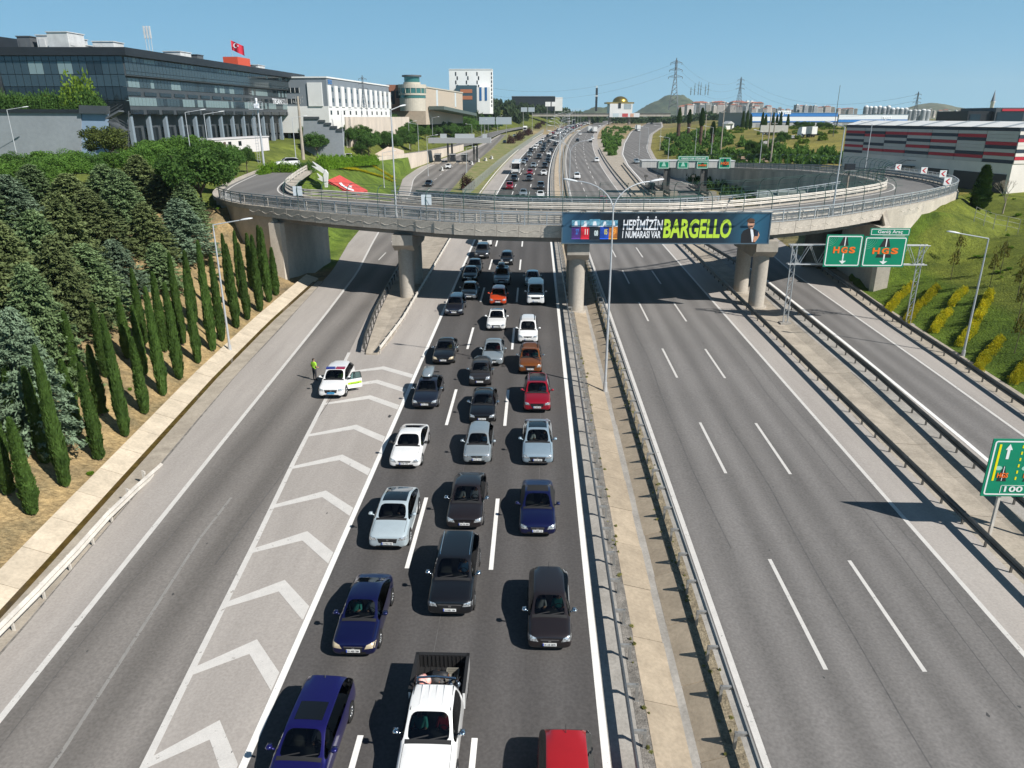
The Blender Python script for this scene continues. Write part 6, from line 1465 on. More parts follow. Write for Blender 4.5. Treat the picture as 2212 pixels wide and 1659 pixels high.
hill('hill', 1150, 1500, 226, 250, 1900, 8, 700, .5)
for px, yt in ((1508, 180), (1516, 176), (1521, 178), (1531, 182), (1537, 178), (1500, 188)):
    c = at_fwd(px - 12, 2700); z0 = hz(2700, 202); h = hz(2700, yt) - z0; t = thing('radio_mast', 'thin radio mast on top of the wooded hill', 'mast', (c.x, c.y, z0 - 5), 0, 'radio masts on the hill'); mb = MB(); mb.tube((0, 0, 0), (0, 0, h + 5), 1.4, .7, 4); mb.build('mast', M_STEELD, t); mb = MB(); [mb.bx(-3, 3, -1, 1, h * f, h * f + 1.2) for f in (.5, .8)]; mb.build('antenna_ring', M_STEELD, t)
# ---- the town
M_TW = [mat('town_wall_%d' % k, c, .8) for k, c in enumerate(((.62, .60, .57), (.52, .46, .40), (.56, .50, .46), (.40, .42, .44), (.62, .55, .50)))]
M_TWIN = mat('town_window', (.10, .12, .14), .3); M_TROOF = mat('town_roof', (.34, .13, .09), .8)
TOWN = []
for k in range(5):
    W_, D_, H_ = (16, 14, 30) if k % 2 else (20, 14, 24)
    mb = MB(); mb.bx(-W_ / 2, W_ / 2, -D_ / 2, D_ / 2, -12, H_); w_ = mb.mesh('wall', M_TW[k])
    mb = MB(); nf = int(H_ / 3)
    for f in range(nf):
        for c_ in range(5): x = -W_ / 2 + 1.2 + c_ * (W_ - 2.4) / 5; mb.bx(x, x + W_ / 8, -D_ / 2 - .15, -D_ / 2 + .1, f * 3 + 1, f * 3 + 2.5)
        for c_ in range(3): y = -D_ / 2 + 1.4 + c_ * 4; [mb.bx(s_ * W_ / 2 - .15, s_ * W_ / 2 + .15, y, y + 1.8, f * 3 + 1, f * 3 + 2.5) for s_ in (-1, 1)]
    wn = mb.mesh('windows', M_TWIN)
    mb = MB(); 
    if k % 2: mb.bx(-W_ / 2 - .4, W_ / 2 + .4, -D_ / 2 - .4, D_ / 2 + .4, H_, H_ + .8); mb.bx(-3, 3, -3, 3, H_ + .8, H_ + 3.5); rf = mb.mesh('roof', M_TW[0])
    else: mb.box((0, 0, H_ + 1.4), (W_ + 1.2, D_ + 1.2, 2.8), None, 0, .35); rf = mb.mesh('roof', M_TROOF)
    TOWN.append((w_, wn, rf, H_))
def block(px, yt, yb_, fwd, k, label, group, wide=1.0):
    c = at_fwd(px, fwd); z0 = hz(fwd, yb_); h = hz(fwd, yt) - z0; w_, wn, rf, H_ = TOWN[k]; t = thing('apartment_block', label, 'apartment block', (c.x, c.y, z0), YAW + rnd.uniform(-.5, .5), group)
    s_ = h / (H_ + 2); t.scale = (s_ * wide, s_ * wide, s_)
    for nm, me_ in (('wall', w_), ('window_grid', wn), ('roof', rf)):
        o = obj(nm, me_, t)
        if nm == 'window_grid': o['kind'] = 'stuff'
TL = ['white apartment block in the far town', 'sand coloured apartment block in the far town', 'pinkish apartment block in the far town', 'grey apartment block in the far town', 'peach apartment block in the far town']
rt_ = random.Random(12)
def terrace(x0, x1, n, yt0, yt1, yb_, fwd, dy=5):
    for i in range(n):
        x = lerp(x0, x1, (i + .5) / n) + rt_.uniform(-2, 2); k = rt_.randrange(5); block(x, lerp(yt0, yt1, (i + .5) / n) + rt_.uniform(-dy, dy) * .6, yb_, fwd * rt_.uniform(.95, 1.08), k, TL[k], 'apartment blocks of the far town')
terrace(1465, 1500, 4, 228, 226, 247, 1250); terrace(1500, 1640, 17, 218, 221, 246, 1400); terrace(1510, 1690, 14, 224, 232, 246, 1250); terrace(1620, 1720, 8, 232, 236, 247, 1150); terrace(1715, 1800, 9, 226, 231, 246, 1050, 3); terrace(1795, 1850, 6, 232, 236, 247, 1200)
terrace(1700, 1800, 9, 238, 240, 248, 1500, 2); terrace(2000, 2090, 8, 236, 240, 250, 1300, 4); terrace(1860, 2010, 10, 240, 242, 250, 1500, 2)
# silver round-topped blocks
for i in range(15):
    x = 1868 + i * 9.6; yt = 228 + (i > 5) * 4 + (i > 9) * 4 + rt_.uniform(-1.5, 1.5); f0 = 900 + rt_.uniform(-40, 60); c = at_fwd(x, f0); z0 = hz(f0, 256); h = hz(f0, yt) - z0; r_ = 4.6 * 1.064 * f0 / F_PX
    t = thing('domed_tower', 'silver cylindrical apartment tower with white dome roof in the far town', 'apartment tower', (c.x, c.y, z0), 0, 'silver domed towers of the far town')
    mb = MB(); mb.lathe([(r_, -8), (r_, h * .86), (0, h * .86)], 14); mb.build('wall', M_TW[3], t); mb = MB(); [mb.lathe([(r_ * 1.05, h * .1 * f + .3), (r_ * 1.05, h * .1 * f + h * .045)], 14) for f in range(8)]; mb.build('window_grid', M_TWIN, t)['kind'] = 'stuff'; mb = MB(); mb.lathe([(r_ * .9 * math.cos(R(a)), h * .86 + h * .13 * math.sin(R(a))) for a in range(0, 91, 15)], 12); mb.build('dome', M_WHITEB, t, True)
# ---- blue factory halls
def hall(label, px0, px1, vpx, fwd, yt, yb_, bands, depth=40):
    a, b = at_fwd(px0, fwd), at_fwd(px1, fwd * 1.03); U = (b - a).normalized(); L_ = (b - a).length; z0 = hz(fwd, yb_); h = hz(fwd, yt) - z0; t = thing('factory_hall', label, 'factory', (a.x, a.y, z0), math.atan2(U.y, U.x))
    bxb((0, L_, 0, depth, -6, h * .98), 'wall', mat('hall_grey', (.32, .33, .33), .7), t); bxb((-.5, L_ + .5, -.6, depth, h * .98, h), 'roof', mat('hall_roof', (.30, .42, .52), .6), t)
    for z0_, z1_, c_, nm in bands: bxb((-.2, L_ + .2, -.35 - .01 * z0_, .02, h * z0_, h * z1_), 'wall_band', mat(nm, c_, .6), t)
    for k in range(int(L_ / 9)): bxb((4 + k * 9, 9 + k * 9, -.12, .02, h * .04, h * .26), 'dock_door', mat('dock_grey', (.2, .21, .22), .6), t)
    return t, L_, h
t, L_, h = hall('long factory hall with blue roof band and white wall', 1622, 1808, 0, 480, 243, 276, [(.74, 1.0, (.02, .16, .45), 'band_blue'), (.44, .72, (.66, .68, .70), 'band_white'), (.36, .44, (.03, .14, .40), 'band_blue2')])
txt('reysas', 9, 3.0, L_ * .3, h * .79, M_WHT, 'lettering', .03, t, -.5)
t, L_, h = hall('pale factory hall with arched roof and low blue stripe', 1812, 1960, 0, 540, 247, 272, [(.32, .55, (.03, .18, .46), 'band_blue'), (.56, .95, (.62, .66, .70), 'band_pale')])
txt('reysas', 8, 2.6, L_ * .62, h * .5, M_WHT, 'lettering', .03, t, -.6)
# ---- striped building
p0, p1 = Vector((67.7, 171.5, 8.0)), Vector((78.0, 127.6, 8.0)); U = (p1 - p0); U.z = 0; L_ = U.length; U.normalize(); 
sb_ = thing('striped_building', 'white warehouse clad in grey red and navy stripes beyond the loop', 'warehouse', p0, math.atan2(U.y, U.x)); H_ = 10.3; zc = 4.3
M_SWALL = mat('warehouse_white', (.74, .69, .64), .8, var=.07, scale=.3); M_SGREY = mat('stripe_grey', (.52, .50, .48), .6, var=.03); M_SRED = mat('stripe_red', (.46, .02, .04), .55); M_SNAVY = mat('stripe_navy', (.018, .032, .055), .55)
DPT = 34.0
bxb((0, L_, 0, DPT, -5, zc), 'base_wall', M_SWALL, sb_); bxb((.0, L_, .1, DPT, zc, H_ - .9), 'upper_wall', M_SGREY, sb_)
bxb((-.1, L_ + .1, -.12, DPT + .1, H_ - .9, H_ - .35), 'navy_cornice', M_SNAVY, sb_)
mb = MB(); mb.add([(0, -.3, H_ - .35), (L_, -.3, H_ - .35), (L_, 3.2, H_ + .55), (0, 3.2, H_ + .55), (0, DPT, H_ - .35), (L_, DPT, H_ - .35)], [(0, 1, 2, 3), (3, 2, 5, 4), (0, 3, 4), (1, 5, 2), (0, 4, 5, 1)]); mb.build('roof', mat('roof_white', (.78, .78, .76), .6), sb_)
for k in range(7): x = (k + .45) * L_ / 7; mb = MB(); mb.add([(x, -.28, H_ - .33), (x + 1.2, -.28, H_ - .33), (x + 2.6, 3.2, H_ + .58), (x + 1.4, 3.2, H_ + .58)], [(0, 1, 2, 3)]); mb.build('roof_light', mat('roof_strip', (.42, .46, .48), .5), sb_, recalc=False)
PATT = ['grngngrgn', 'gnrggngrg', 'grngnggrg', 'grgngrgng', 'gngrgngrg', 'grngggnrg', 'gggrngrgn']; hR = (H_ - .95 - zc) / 9
pmesh = {}
for i, pat in enumerate(PATT):
    for j, ch in enumerate(pat):
        key = ch
        if key not in pmesh: mb = MB(); mb.bx(.06, L_ / 7 - .06, -.08, .12, .02, hR - .02); pmesh[key] = mb.mesh('stripe_panel', dict(g=M_SGREY, r=M_SRED, n=M_SNAVY)[ch])
        obj('stripe_panel', pmesh[key], sb_, (i * L_ / 7, 0, H_ - .93 - (j + 1) * hR))
for i in range(6):
    for j in range(9):
        mb_k = ('side', PATT[(i * 3 + 1) % 7][(j + i) % 9])
        if mb_k not in pmesh: mb = MB(); mb.bx(-.1, .08, .05, DPT / 6 - .05, .02, hR - .02); pmesh[mb_k] = mb.mesh('stripe_panel', dict(g=M_SWALL, r=M_SRED, n=M_SNAVY)[mb_k[1]])
        obj('stripe_panel', pmesh[mb_k], sb_, (L_ + .04, i * DPT / 6, H_ - .93 - (j + 1) * hR))
for x0, x1 in ((L_ * .565, L_ * .70), (L_ * .73, L_ * .875), (L_ * .90, L_ * .985)): bxb((x0, x1, -.12, .1, -.5, 2.6), 'roller_door', mat('door_charcoal', (.03, .034, .04), .5, var=.1, scale=.5, stretch=(.1, 1, 4)), sb_)
for k in range(10): bxb((L_ * .32 + k * .62, L_ * .32 + (k + 1) * .62, -1.3, -.15, .1 + k * .26, .2 + k * .26), 'stair_tread', M_PLANTD, sb_)
mb = MB(); 
for yy in (-1.3, -.2): mb.path([(L_ * .32, yy, 1.0), (L_ * .32 + 6.2, yy, 3.7), (L_ * .32 + 8.6, yy, 3.7)], .04, 5)
mb.bx(L_ * .32 + 6.2, L_ * .32 + 8.6, -1.3, -.15, 2.55, 2.7); [mb.tube((L_ * .32 + x, -.7, -.3), (L_ * .32 + x, -.7, z), .1, .1, 6) for x, z in ((3.2, 1.3), (5.9, 2.5), (8.3, 2.6))]; mb.build('stair_rail', M_PLANTD, sb_)
bxb((-.12, .0, .3, 4.0, .6, H_ - 1.2), 'mural', mat('mural', (.28, .24, .20), .7, col2=(.20, .22, .30), scale=.5), sb_)
# charcoal showroom and minaret behind it
cS = at_fwd(2090, 190); sr = thing('charcoal_showroom', 'charcoal flat roofed showroom behind the striped warehouse', 'building', (cS.x, cS.y, hz(190, 285)), YAW); hS = hz(190, 240) - hz(190, 285); m_ = 1.064 * 190 / F_PX
bxb((0, 60 * m_, 0, 14, -2, hS), 'wall', M_CLAD, sr); bxb((47 * m_, 140 * m_, -1, 14, -2, hS + 6 * m_), 'wing', M_CLADG, sr); bxb((4 * m_, 24 * m_, -.1, .1, hS * .3, hS * .85), 'window', M_PANE[1], sr); bxb((50 * m_, 100 * m_, -1.1, -.9, hS * .3, hS * .95), 'window', M_PANE[1], sr); bxb((58 * m_, 110 * m_, -1.15, -1.02, hS * 1.0, hS * 1.0 + 4 * m_), 'red_fascia', M_SRED, sr)
c = at_fwd(2138, 330); z0 = hz(330, 252); m_ = 1.064 * 330 / F_PX; mn = thing('minaret', 'slim white minaret with grey pointed roof behind the showroom', 'minaret', (c.x, c.y, z0)); mb = MB(); mb.lathe([(3.6 * m_, -5), (3.3 * m_, hz(330, 222) - z0), (4.2 * m_, hz(330, 221) - z0), (4.2 * m_, hz(330, 219) - z0)], 14); mb.build('shaft', M_WHITEB, mn, True); mb = MB(); mb.lathe([(3.6 * m_, hz(330, 219) - z0), (0, hz(330, 194) - z0)], 14); mb.build('pointed_roof', mat('minaret_roof', (.22, .24, .27), .5), mn, True)
# ================================================================== vehicles
from mathutils.bvhtree import BVHTree
def car_paint(name, col, metal=0.35, rough=0.32):
    return mat('paint_' + name, col, rough, metal, coat=1.0, spec=0.5, var=0.03, scale=3)
def glassmat(name='car_glass', tint=(0.42, 0.47, 0.46)):
    if name in MATS: return MATS[name]
    m = bpy.data.materials.new(name); m.use_nodes = True; t = m.node_tree; N = t.nodes
    N.remove(N['Principled BSDF'])
    tr = N.new('ShaderNodeBsdfTransparent'); tr.inputs[0].default_value = (*tint, 1)
    gl = N.new('ShaderNodeBsdfGlossy'); gl.inputs['Roughness'].default_value = 0.02; gl.inputs[0].default_value = (.9, .95, 1, 1)
    fr = N.new('ShaderNodeFresnel'); fr.inputs[0].default_value = 1.6
    mx = N.new('ShaderNodeMixShader'); t.links.new(fr.outputs[0], mx.inputs[0]); t.links.new(tr.outputs[0], mx.inputs[1]); t.links.new(gl.outputs[0], mx.inputs[2]); t.links.new(mx.outputs[0], N['Material Output'].inputs[0])
    MATS[name] = m; return m
M_GLASS = glassmat(); M_TINT = glassmat('car_glass_dark', (0.10, 0.11, 0.12))
M_PANO = mat('roof_glass', (.006, .007, .009), .06, 0, spec=.6, coat=.5)
M_TRIM = mat('car_trim', (.016, .016, .017), .55); M_TYRE = mat('tyre', (.018, .018, .018), .85); M_RIM = mat('rim', (.42, .43, .44), .3, .8)
M_CHROME = mat('chrome', (.75, .76, .78), .12, 1.0); M_HL = mat('headlight', (.55, .58, .60), .08, .55, coat=1.0, var=.5, scale=14, contrast=(.4, .6)); M_HLB = mat('headlight_beige', (.62, .52, .36), .2, .1, coat=1.0)
M_PLATE = mat('number_plate', (.72, .73, .72), .4); M_PBLUE = mat('plate_blue', (.02, .06, .35), .4); M_INT = mat('car_interior', (.022, .022, .024), .8); M_SEAT = mat('car_seat', (.05, .048, .046), .85)
M_RED = mat('tail_light', (.35, .01, .01), .2, coat=1.0); M_SEAM = mat('seam', (.01, .01, .01), .8)
def car_spec(kind, L, W, H, **k):
    hw = W / 2
    d = dict(kind=kind, L=L, W=W, H=H)
    if kind == 'sedan':   d.update(yc=L * .265, yr=L * .43, yb=L * .70, yt=L * .875, hh=.92, ht=.98, belt=.93, tail=.93)
    if kind == 'coupe':   d.update(yc=L * .285, yr=L * .46, yb=L * .66, yt=L * .885, hh=.90, ht=.95, belt=.90, tail=.90)
    if kind == 'conv':    d.update(yc=L * .29, yr=L * .455, yb=L * .66, yt=L * .80, hh=.92, ht=.95, belt=.92, tail=.90)
    if kind == 'hatch':   d.update(yc=L * .235, yr=L * .42, yb=L * .90, yt=L * .985, hh=.95, ht=.98, belt=.94, tail=.85)
    if kind == 'mini':    d.update(yc=L * .20, yr=L * .41, yb=L * .91, yt=L * .99, hh=.98, ht=.98, belt=.96, tail=.85)
    if kind == 'wagon':   d.update(yc=L * .26, yr=L * .42, yb=L * .92, yt=L * .985, hh=.93, ht=1.0, belt=.95, tail=.88)
    if kind == 'suv':     d.update(yc=L * .26, yr=L * .42, yb=L * .88, yt=L * .975, hh=1.05, ht=1.10, belt=1.08, tail=.95)
    if kind == 'mpv':     d.update(yc=L * .20, yr=L * .40, yb=L * .92, yt=L * .985, hh=1.02, ht=1.05, belt=1.02, tail=.92)
    if kind == 'van':     d.update(yc=L * .175, yr=L * .30, yb=L * .97, yt=L * .993, hh=1.18, ht=1.15, belt=1.15, tail=1.0)
    if kind == 'pickup':  d.update(yc=L * .245, yr=L * .375, yb=L * .60, yt=L * .645, hh=1.12, ht=1.12, belt=1.13, tail=1.1)
    d.update(k); return d
def car_mesh(sp, levels=2):
    """lofted body; material slots: 0 paint 1 windscreen 2 side glass 3 rear glass 4 roof 5 underside trim"""
    L, W, H = sp['L'], sp['W'], sp['H']; hw = W / 2; yc, yr, yb, yt = sp['yc'], sp['yr'], sp['yb'], sp['yt']; hh, ht, bl = sp['hh'], sp['ht'], sp['belt']
    cl = .19 if sp['kind'] not in ('suv', 'pickup', 'van') else .24
    rw = hw * (.70 if sp['kind'] not in ('van', 'mpv', 'suv', 'pickup') else (.84 if sp['kind'] == 'van' else .74))
    nose = hh - .19 if sp['kind'] != 'van' else hh - .12
    box = sp['kind'] == 'pickup'
    S = []   # y, zlow, wlow, wmax, zmid, wbelt, zbelt, wtop, ztop, crown
    S.append((0.0, cl + .10, hw * .72, hw * .82, .42, hw * .80, nose - .15, hw * .66, nose - .11, .02))
    S.append((0.05, cl + .02, hw * .86, hw * .94, .46, hw * .92, nose - .05, hw * .76, nose - .0, .03))
    S.append((0.30, cl, hw * .92, hw * .99, .52, hw * .955, nose + .04, hw * .80, nose + .08, .035))
    S.append((0.80, cl, hw * .93, hw * 1.0, .58, hw * .96, nose + .12, hw * .80, nose + .16, .035))
    S.append((yc - .12, cl, hw * .93, hw * .995, .60, hw * .955, hh - .045, hw * .80, hh - .02, .035))
    S.append((yc, cl, hw * .93, hw * .99, .60, hw * .95, hh - .01, hw * .84, hh + .02, .035))
    S.append((yr, cl, hw * .93, hw * .995, .60, hw * .95, bl, rw, H - .075, .045))
    S.append((yr + .16, cl, hw * .93, hw, .60, hw * .955, bl + .01, rw * 1.01, H - .045, .045))
    S.append(((yr + yb) / 2, cl, hw * .93, hw, .60, hw * .96, bl + .03, rw * 1.01, H - .04, .04))
    S.append((yb - .05, cl, hw * .93, hw * .99, .62, hw * .955, bl + .05, rw * .97, H - .075, .04))
    if box:
        S.append((yb + .05, cl, hw * .93, hw, .62, hw * .95, bl + .03, rw * .94, H - .12, .03))
        S.append((yt, cl, hw * .93, hw, .62, hw * .965, bl, hw * .90, bl - .005, .01))
    else:
        S.append((yt, cl, hw * .91, hw * .97, .64, hw * .92, ht - .02, hw * .80, ht + .02, .03))
        if yt < L * .95: S.append((L - .22, cl + .02, hw * .88, hw * .94, .64, hw * .88, ht - .05, hw * .74, ht - .01, .03))
        S.append((L - .05, cl + .08, hw * .80, hw * .87, .62, hw * .82, min(ht, sp['tail']) - .08, hw * .68, min(ht, sp['tail']) - .05, .02))
        S.append((L, cl + .15, hw * .66, hw * .74, .60, hw * .70, min(ht, sp['tail']) - .16, hw * .55, min(ht, sp['tail']) - .13, .01))
    names = ['n0', 'n1', 'n2', 'n3', 'h1', 'cowl', 'rf', 'rf2', 'rm', 'rb', ] 
    rows = []
    for (y, zl, wl, wm, zm, wb, zb, wt, zt, cr) in S:
        half = [(0, zl), (wl, zl), (wm, zl + .14), (wm, zm), (wb, zb), (wt, zt), (wt - .075 if wt > .3 else wt * .9, zt + cr * .45), (wt * .48, zt + cr * .9), (0, zt + cr)]
        full = [(-a, b) for a, b in half[:0:-1]] [::-1]
        ring = half[:] + [(-a, b) for a, b in half[-2:0:-1]]
        rows.append([(x, y - L / 2, z) for x, z in ring])
    n = len(rows[0]); bm = bmesh.new()
    V = [[bm.verts.new(p) for p in r] for r in rows]
    cr_ = bm.edges.layers.float.new('crease_edge') if bm.edges.layers.float.get('crease_edge') is None else bm.edges.layers.float.get('crease_edge')
    ic = 5; ir = 6; irb = 9; it = 10
    if box: irb, it = 9, 11
    for i in range(len(rows) - 1):
        for k in range(n):
            k2 = (k + 1) % n; f = bm.faces.new((V[i][k], V[i][k2], V[i + 1][k2], V[i + 1][k])); f.smooth = True
            kk = k if k < 8 else n - 1 - k          # band index mirrored: 0..7
            mi = 0
            if kk in (0,): mi = 5
            if ic <= i < ir and kk in (6, 7): mi = 1
            if ic <= i < (irb if box else it) and kk == 4: mi = 2
            if (irb <= i < it) and kk in (6, 7): mi = 3
            if ir + 1 <= i < irb and kk in (6, 7): mi = 4
            f.material_index = mi
    f = bm.faces.new(V[0][::-1]); f.smooth = True
    f = bm.faces.new(V[-1]); f.smooth = True
    for e in bm.edges:
        ms = {f.material_index for f in e.link_faces}
        if len(ms) > 1 and ms & {1, 2, 3}: e[cr_] = .85
    for i in range(len(rows)):
        if i in (0, len(rows) - 1): continue
    bmesh.ops.recalc_face_normals(bm, faces=bm.faces)
    me = bpy.data.meshes.new('tmp'); bm.to_mesh(me); bm.free()
    for _ in range(6): me.materials.append(None)
    o = bpy.data.objects.new('tmp', me); COL.objects.link(o)
    md = o.modifiers.new('s', 'SUBSURF'); md.levels = levels; md.render_levels = levels
    dg = bpy.context.evaluated_depsgraph_get(); dg.update()
    ev = o.evaluated_get(dg); m2 = bpy.data.meshes.new_from_object(ev)
    bpy.data.objects.remove(o); bpy.data.meshes.remove(me)
    return m2, S
def split_mesh(me, slots, name, material):
    vs = [v.co.copy() for v in me.vertices]; used = {}; V = []; Fs = []
    for p in me.polygons:
        if p.material_index in slots:
            idx = []
            for v in p.vertices:
                if v not in used: used[v] = len(V); V.append(tuple(vs[v]))
                idx.append(used[v])
            Fs.append(idx)
    if not Fs: return None
    m = bpy.data.meshes.new(name); m.from_pydata(V, [], Fs); m.materials.append(material)
    m.polygons.foreach_set('use_smooth', [True] * len(m.polygons)); m.update(); return m
def patch(bvh, quad, nx, nz, off, dirv, L, name, material, parent):
    """quad: four (x, z) corners (ll, lr, ur, ul) seen from the front; projected on the body"""
    d = Vector(dirv).normalized(); V = []; ok = []
    for j in range(nz + 1):
        for i in range(nx + 1):
            s, t = i / nx, j / nz
            a = Vector(quad[0]).lerp(Vector(quad[1]), s); b = Vector(quad[3]).lerp(Vector(quad[2]), s); c = a.lerp(b, t)
            o_ = Vector((c.x, -L / 2 - 1.5, c.y)) - Vector((0, 0, d.z / d.y * 1.5)) if d.y > .3 else Vector((c.x, c.y, 4))
            h = bvh.ray_cast(o_, d)
            if h[0] is None: V.append(None)
            else: V.append(h[0] + h[1] * off if h[1].dot(d) < 0 else h[0] - h[1] * off)
    mb = MB(); idx = {}; vs = []
    for k, p in enumerate(V):
        if p is not None: idx[k] = len(vs); vs.append(p)
    fs = []
    for j in range(nz):
        for i in range(nx):
            q = (j * (nx + 1) + i, j * (nx + 1) + i + 1, (j + 1) * (nx + 1) + i + 1, (j + 1) * (nx + 1) + i)
            if all(k in idx for k in q): fs.append(tuple(idx[k] for k in q))
    if not fs: return None
    mb.add(vs, fs); return mb.build(name, material, parent, True, recalc=False)
WHEELS = {}
def wheel_meshes(r, w=.2):
    if r in WHEELS: return WHEELS[r]
    a = MB(); prof = [(r * .66, -w / 2), (r * .94, -w / 2), (r, -w * .3), (r, w * .3), (r * .94, w / 2), (r * .66, w / 2)]
    a.lathe(prof, 22); tm = a.mesh('tyre', M_TYRE, True)
    b = MB(); b.lathe([(0, w * .42), (r * .16, w * .44), (r * .2, w * .36)], 16); b.lathe([(r * .56, w * .38), (r * .67, w * .46), (r * .68, -w * .4)], 22)
    for k in range(5):
        t = 2 * math.pi * k / 5
        for s_ in (-.13, .13):
            b.beam((r * .12 * math.cos(t), r * .12 * math.sin(t), w * .4), (r * .62 * math.cos(t + s_), r * .62 * math.sin(t + s_), w * .42), r * .09, .03)
    b.lathe([(0, -.0), (r * .6, -.0)], 16)
    rm = b.mesh('rim', M_RIM, True)
    WHEELS[r] = (tm, rm); return WHEELS[r]
LETTERS = {}
def make_car(label, kind, dims, paint, loc, rz=0.0, roof=None, plate='34 HGC 70', hl=M_HL, grille='bar', extras=(), group=None, away=False, detail=2, cat='car', name='car', **spk):
    L, W, H = dims; sp = car_spec(kind, L, W, H, **spk); hw = W / 2
    pitch = SLANG
    t = thing(name, label, cat, loc, 0, group); t.rotation_euler = (SLANG if not away else -SLANG, 0, rz + (math.pi if away else 0))
    me, S = car_mesh(sp, 2 if detail > 1 else 1)
    bvh = BVHTree.FromPolygons([v.co for v in me.vertices], [p.vertices[:] for p in me.polygons])
    obj('body', split_mesh(me, (0,) if roof else (0, 4), 'body', paint), t)
    obj('underbody', split_mesh(me, (5,), 'underbody', M_TRIM), t)
    obj('windscreen', split_mesh(me, (1,), 'windscreen', M_GLASS if detail > 1 else M_TINT), t)
    sm = split_mesh(me, (2,), 'side_windows', M_TINT)
    lft = MB(); rgt = MB()
    for p in sm.polygons:
        ps = [tuple(sm.vertices[v].co) for v in p.vertices]
        (rgt if ps[0][0] > 0 else lft).add(ps, [tuple(range(len(ps)))])
    for b_ in (lft, rgt):
        if b_.v: b_.build('side_window', M_TINT if kind not in ('conv',) else M_TRIM, t, True, recalc=False)
    if kind != 'van' or True:
        m_ = split_mesh(me, (3,), 'rear_window', M_TINT)
        if m_: obj('rear_window', m_, t)
    if roof: obj('roof_panel', split_mesh(me, (4,), 'roof_panel', roof), t)
    bpy.data.meshes.remove(me)
    yf = -L / 2
    nose = sp['hh'] - .19 if kind != 'van' else sp['hh'] - .12
    D = (0, 1, -.42)
    # headlights, grille, plate
    up = 0.0
    for s_ in (-1, 1):
        q = [(s_ * hw * .50, nose - .20), (s_ * hw * .93, nose - .15), (s_ * hw * .955, nose + .10), (s_ * hw * .60, nose - .03)]
        if kind == 'mini': q = [(s_ * hw * .52, nose - .2), (s_ * hw * .88, nose - .12), (s_ * hw * .90, nose + .12), (s_ * hw * .6, nose + .05)]
        if kind in ('suv', 'pickup', 'van'): q = [(s_ * hw * .54, nose - .20), (s_ * hw * .94, nose - .16), (s_ * hw * .96, nose + .05), (s_ * hw * .60, nose - .05)]
        patch(bvh, q, 6, 4, .008, D, L, 'headlight', hl, t)
    gz0, gz1 = nose - .33, nose - .10
    gm_ = M_TRIM
    gw = {'bar': .42, 'wide': .5, 'thin': .4, 'tall': .36}.get(grille, .42)
    if grille == 'tall': gz0 = .34
    if grille == 'thin': gz0 = nose - .2
    g = patch(bvh, [(-hw * gw * .86, gz0), (hw * gw * .86, gz0), (hw * gw, gz1), (-hw * gw, gz1)], 6, 4, .006, D, L, 'grille', gm_, t)
    patch(bvh, [(-hw * .5, cl0 := .26), (hw * .5, cl0), (hw * .56, .40), (-hw * .56, .40)], 6, 3, .006, D, L, 'lower_intake', M_TRIM, t)
    if g is not None and detail > 1:
        patch(bvh, [(-hw * gw, gz1 - .03), (hw * gw, gz1 - .03), (hw * gw, gz1 + .005), (-hw * gw, gz1 + .005)], 6, 1, .012, D, L, 'grille_trim', M_CHROME, t)
        patch(bvh, [(-.055, gz1 - .12), (.055, gz1 - .12), (.055, gz1 - .02), (-.055, gz1 - .02)], 2, 2, .02, D, L, 'emblem', M_CHROME, t)
    if detail > 1:
        pz = .46 if kind not in ('suv', 'pickup', 'van') else .52
        py = None; h = bvh.ray_cast(Vector((0, -L / 2 - 2, pz)), Vector((0, 1, 0)))
        py = (h[0].y if h[0] else yf) - .035
        mb = MB(); mb.bx(-.26, .26, -.012, .012, -.056, .056); p_ = mb.build('number_plate', 'police' in label and mat('plate_police', (.05, .35, .65), .4) or M_PLATE, t, False, (0, py, pz)); p_.rotation_euler = (R(-10), 0, 0)
        bxb((-.26, -.22, -.0145, -.012, -.056, .056), 'plate_band', M_PBLUE, p_)
        txt(plate, .42, .068, -.2, -.034, M_SB, 'plate_number', .0, p_, -.016)
        # shut lines of the bonnet, wipers, mirrors
        for s_ in (-1, 1):
            patch(bvh, [(s_ * hw * .80, yf + .32), (s_ * hw * .812, yf + .32), (s_ * hw * .812, yf + sp['yc'] - .06), (s_ * hw * .80, yf + sp['yc'] - .06)], 1, 10, .004, (0, 0.0001, -1), L, 'bonnet_seam', M_SEAM, t)
        patch(bvh, [(-hw * .78, yf + sp['yc'] - .07), (hw * .78, yf + sp['yc'] - .07), (hw * .78, yf + sp['yc'] + .05), (-hw * .78, yf + sp['yc'] + .05)], 10, 2, .008, (0, 0.0001, -1), L, 'cowl_panel', M_TRIM, t)
        for x0, x1 in ((-.52, .0), (.02, .55)):
            patch(bvh, [(x0 * hw / .86, yf + sp['yc'] + .02), (x0 * hw / .86, yf + sp['yc'] + .05), (x1 * hw / .86, yf + sp['yc'] + .15), (x1 * hw / .86, yf + sp['yc'] + .12)], 1, 6, .018, (0, 0.0001, -1), L, 'wiper', M_TRIM, t)
    mz = sp['belt'] + .05; my = yf + sp['yc'] + .28
    for s_ in (-1, 1):
        mb = MB(); secs = [(-.09, .6), (-.05, 1.0), (.05, 1.0), (.10, .5)]
        nn = 8; vs = []
        for dy, k in secs:
            for j in range(nn): a = 2 * math.pi * j / nn; vs.append((s_ * (hw + .115) + .105 * k * math.cos(a), my + dy, mz + .085 + .07 * k * math.sin(a)))
        mb.add(vs, [(i * nn + j, i * nn + (j + 1) % nn, (i + 1) * nn + (j + 1) % nn, (i + 1) * nn + j) for i in range(3) for j in range(nn)] + [tuple(range(nn)), tuple(3 * nn + j for j in range(nn))])
        mb.beam((s_ * hw * .93, my, mz), (s_ * (hw + .08), my, mz + .06), .06, .04)
        mm = spk.get('mirror') if False else paint
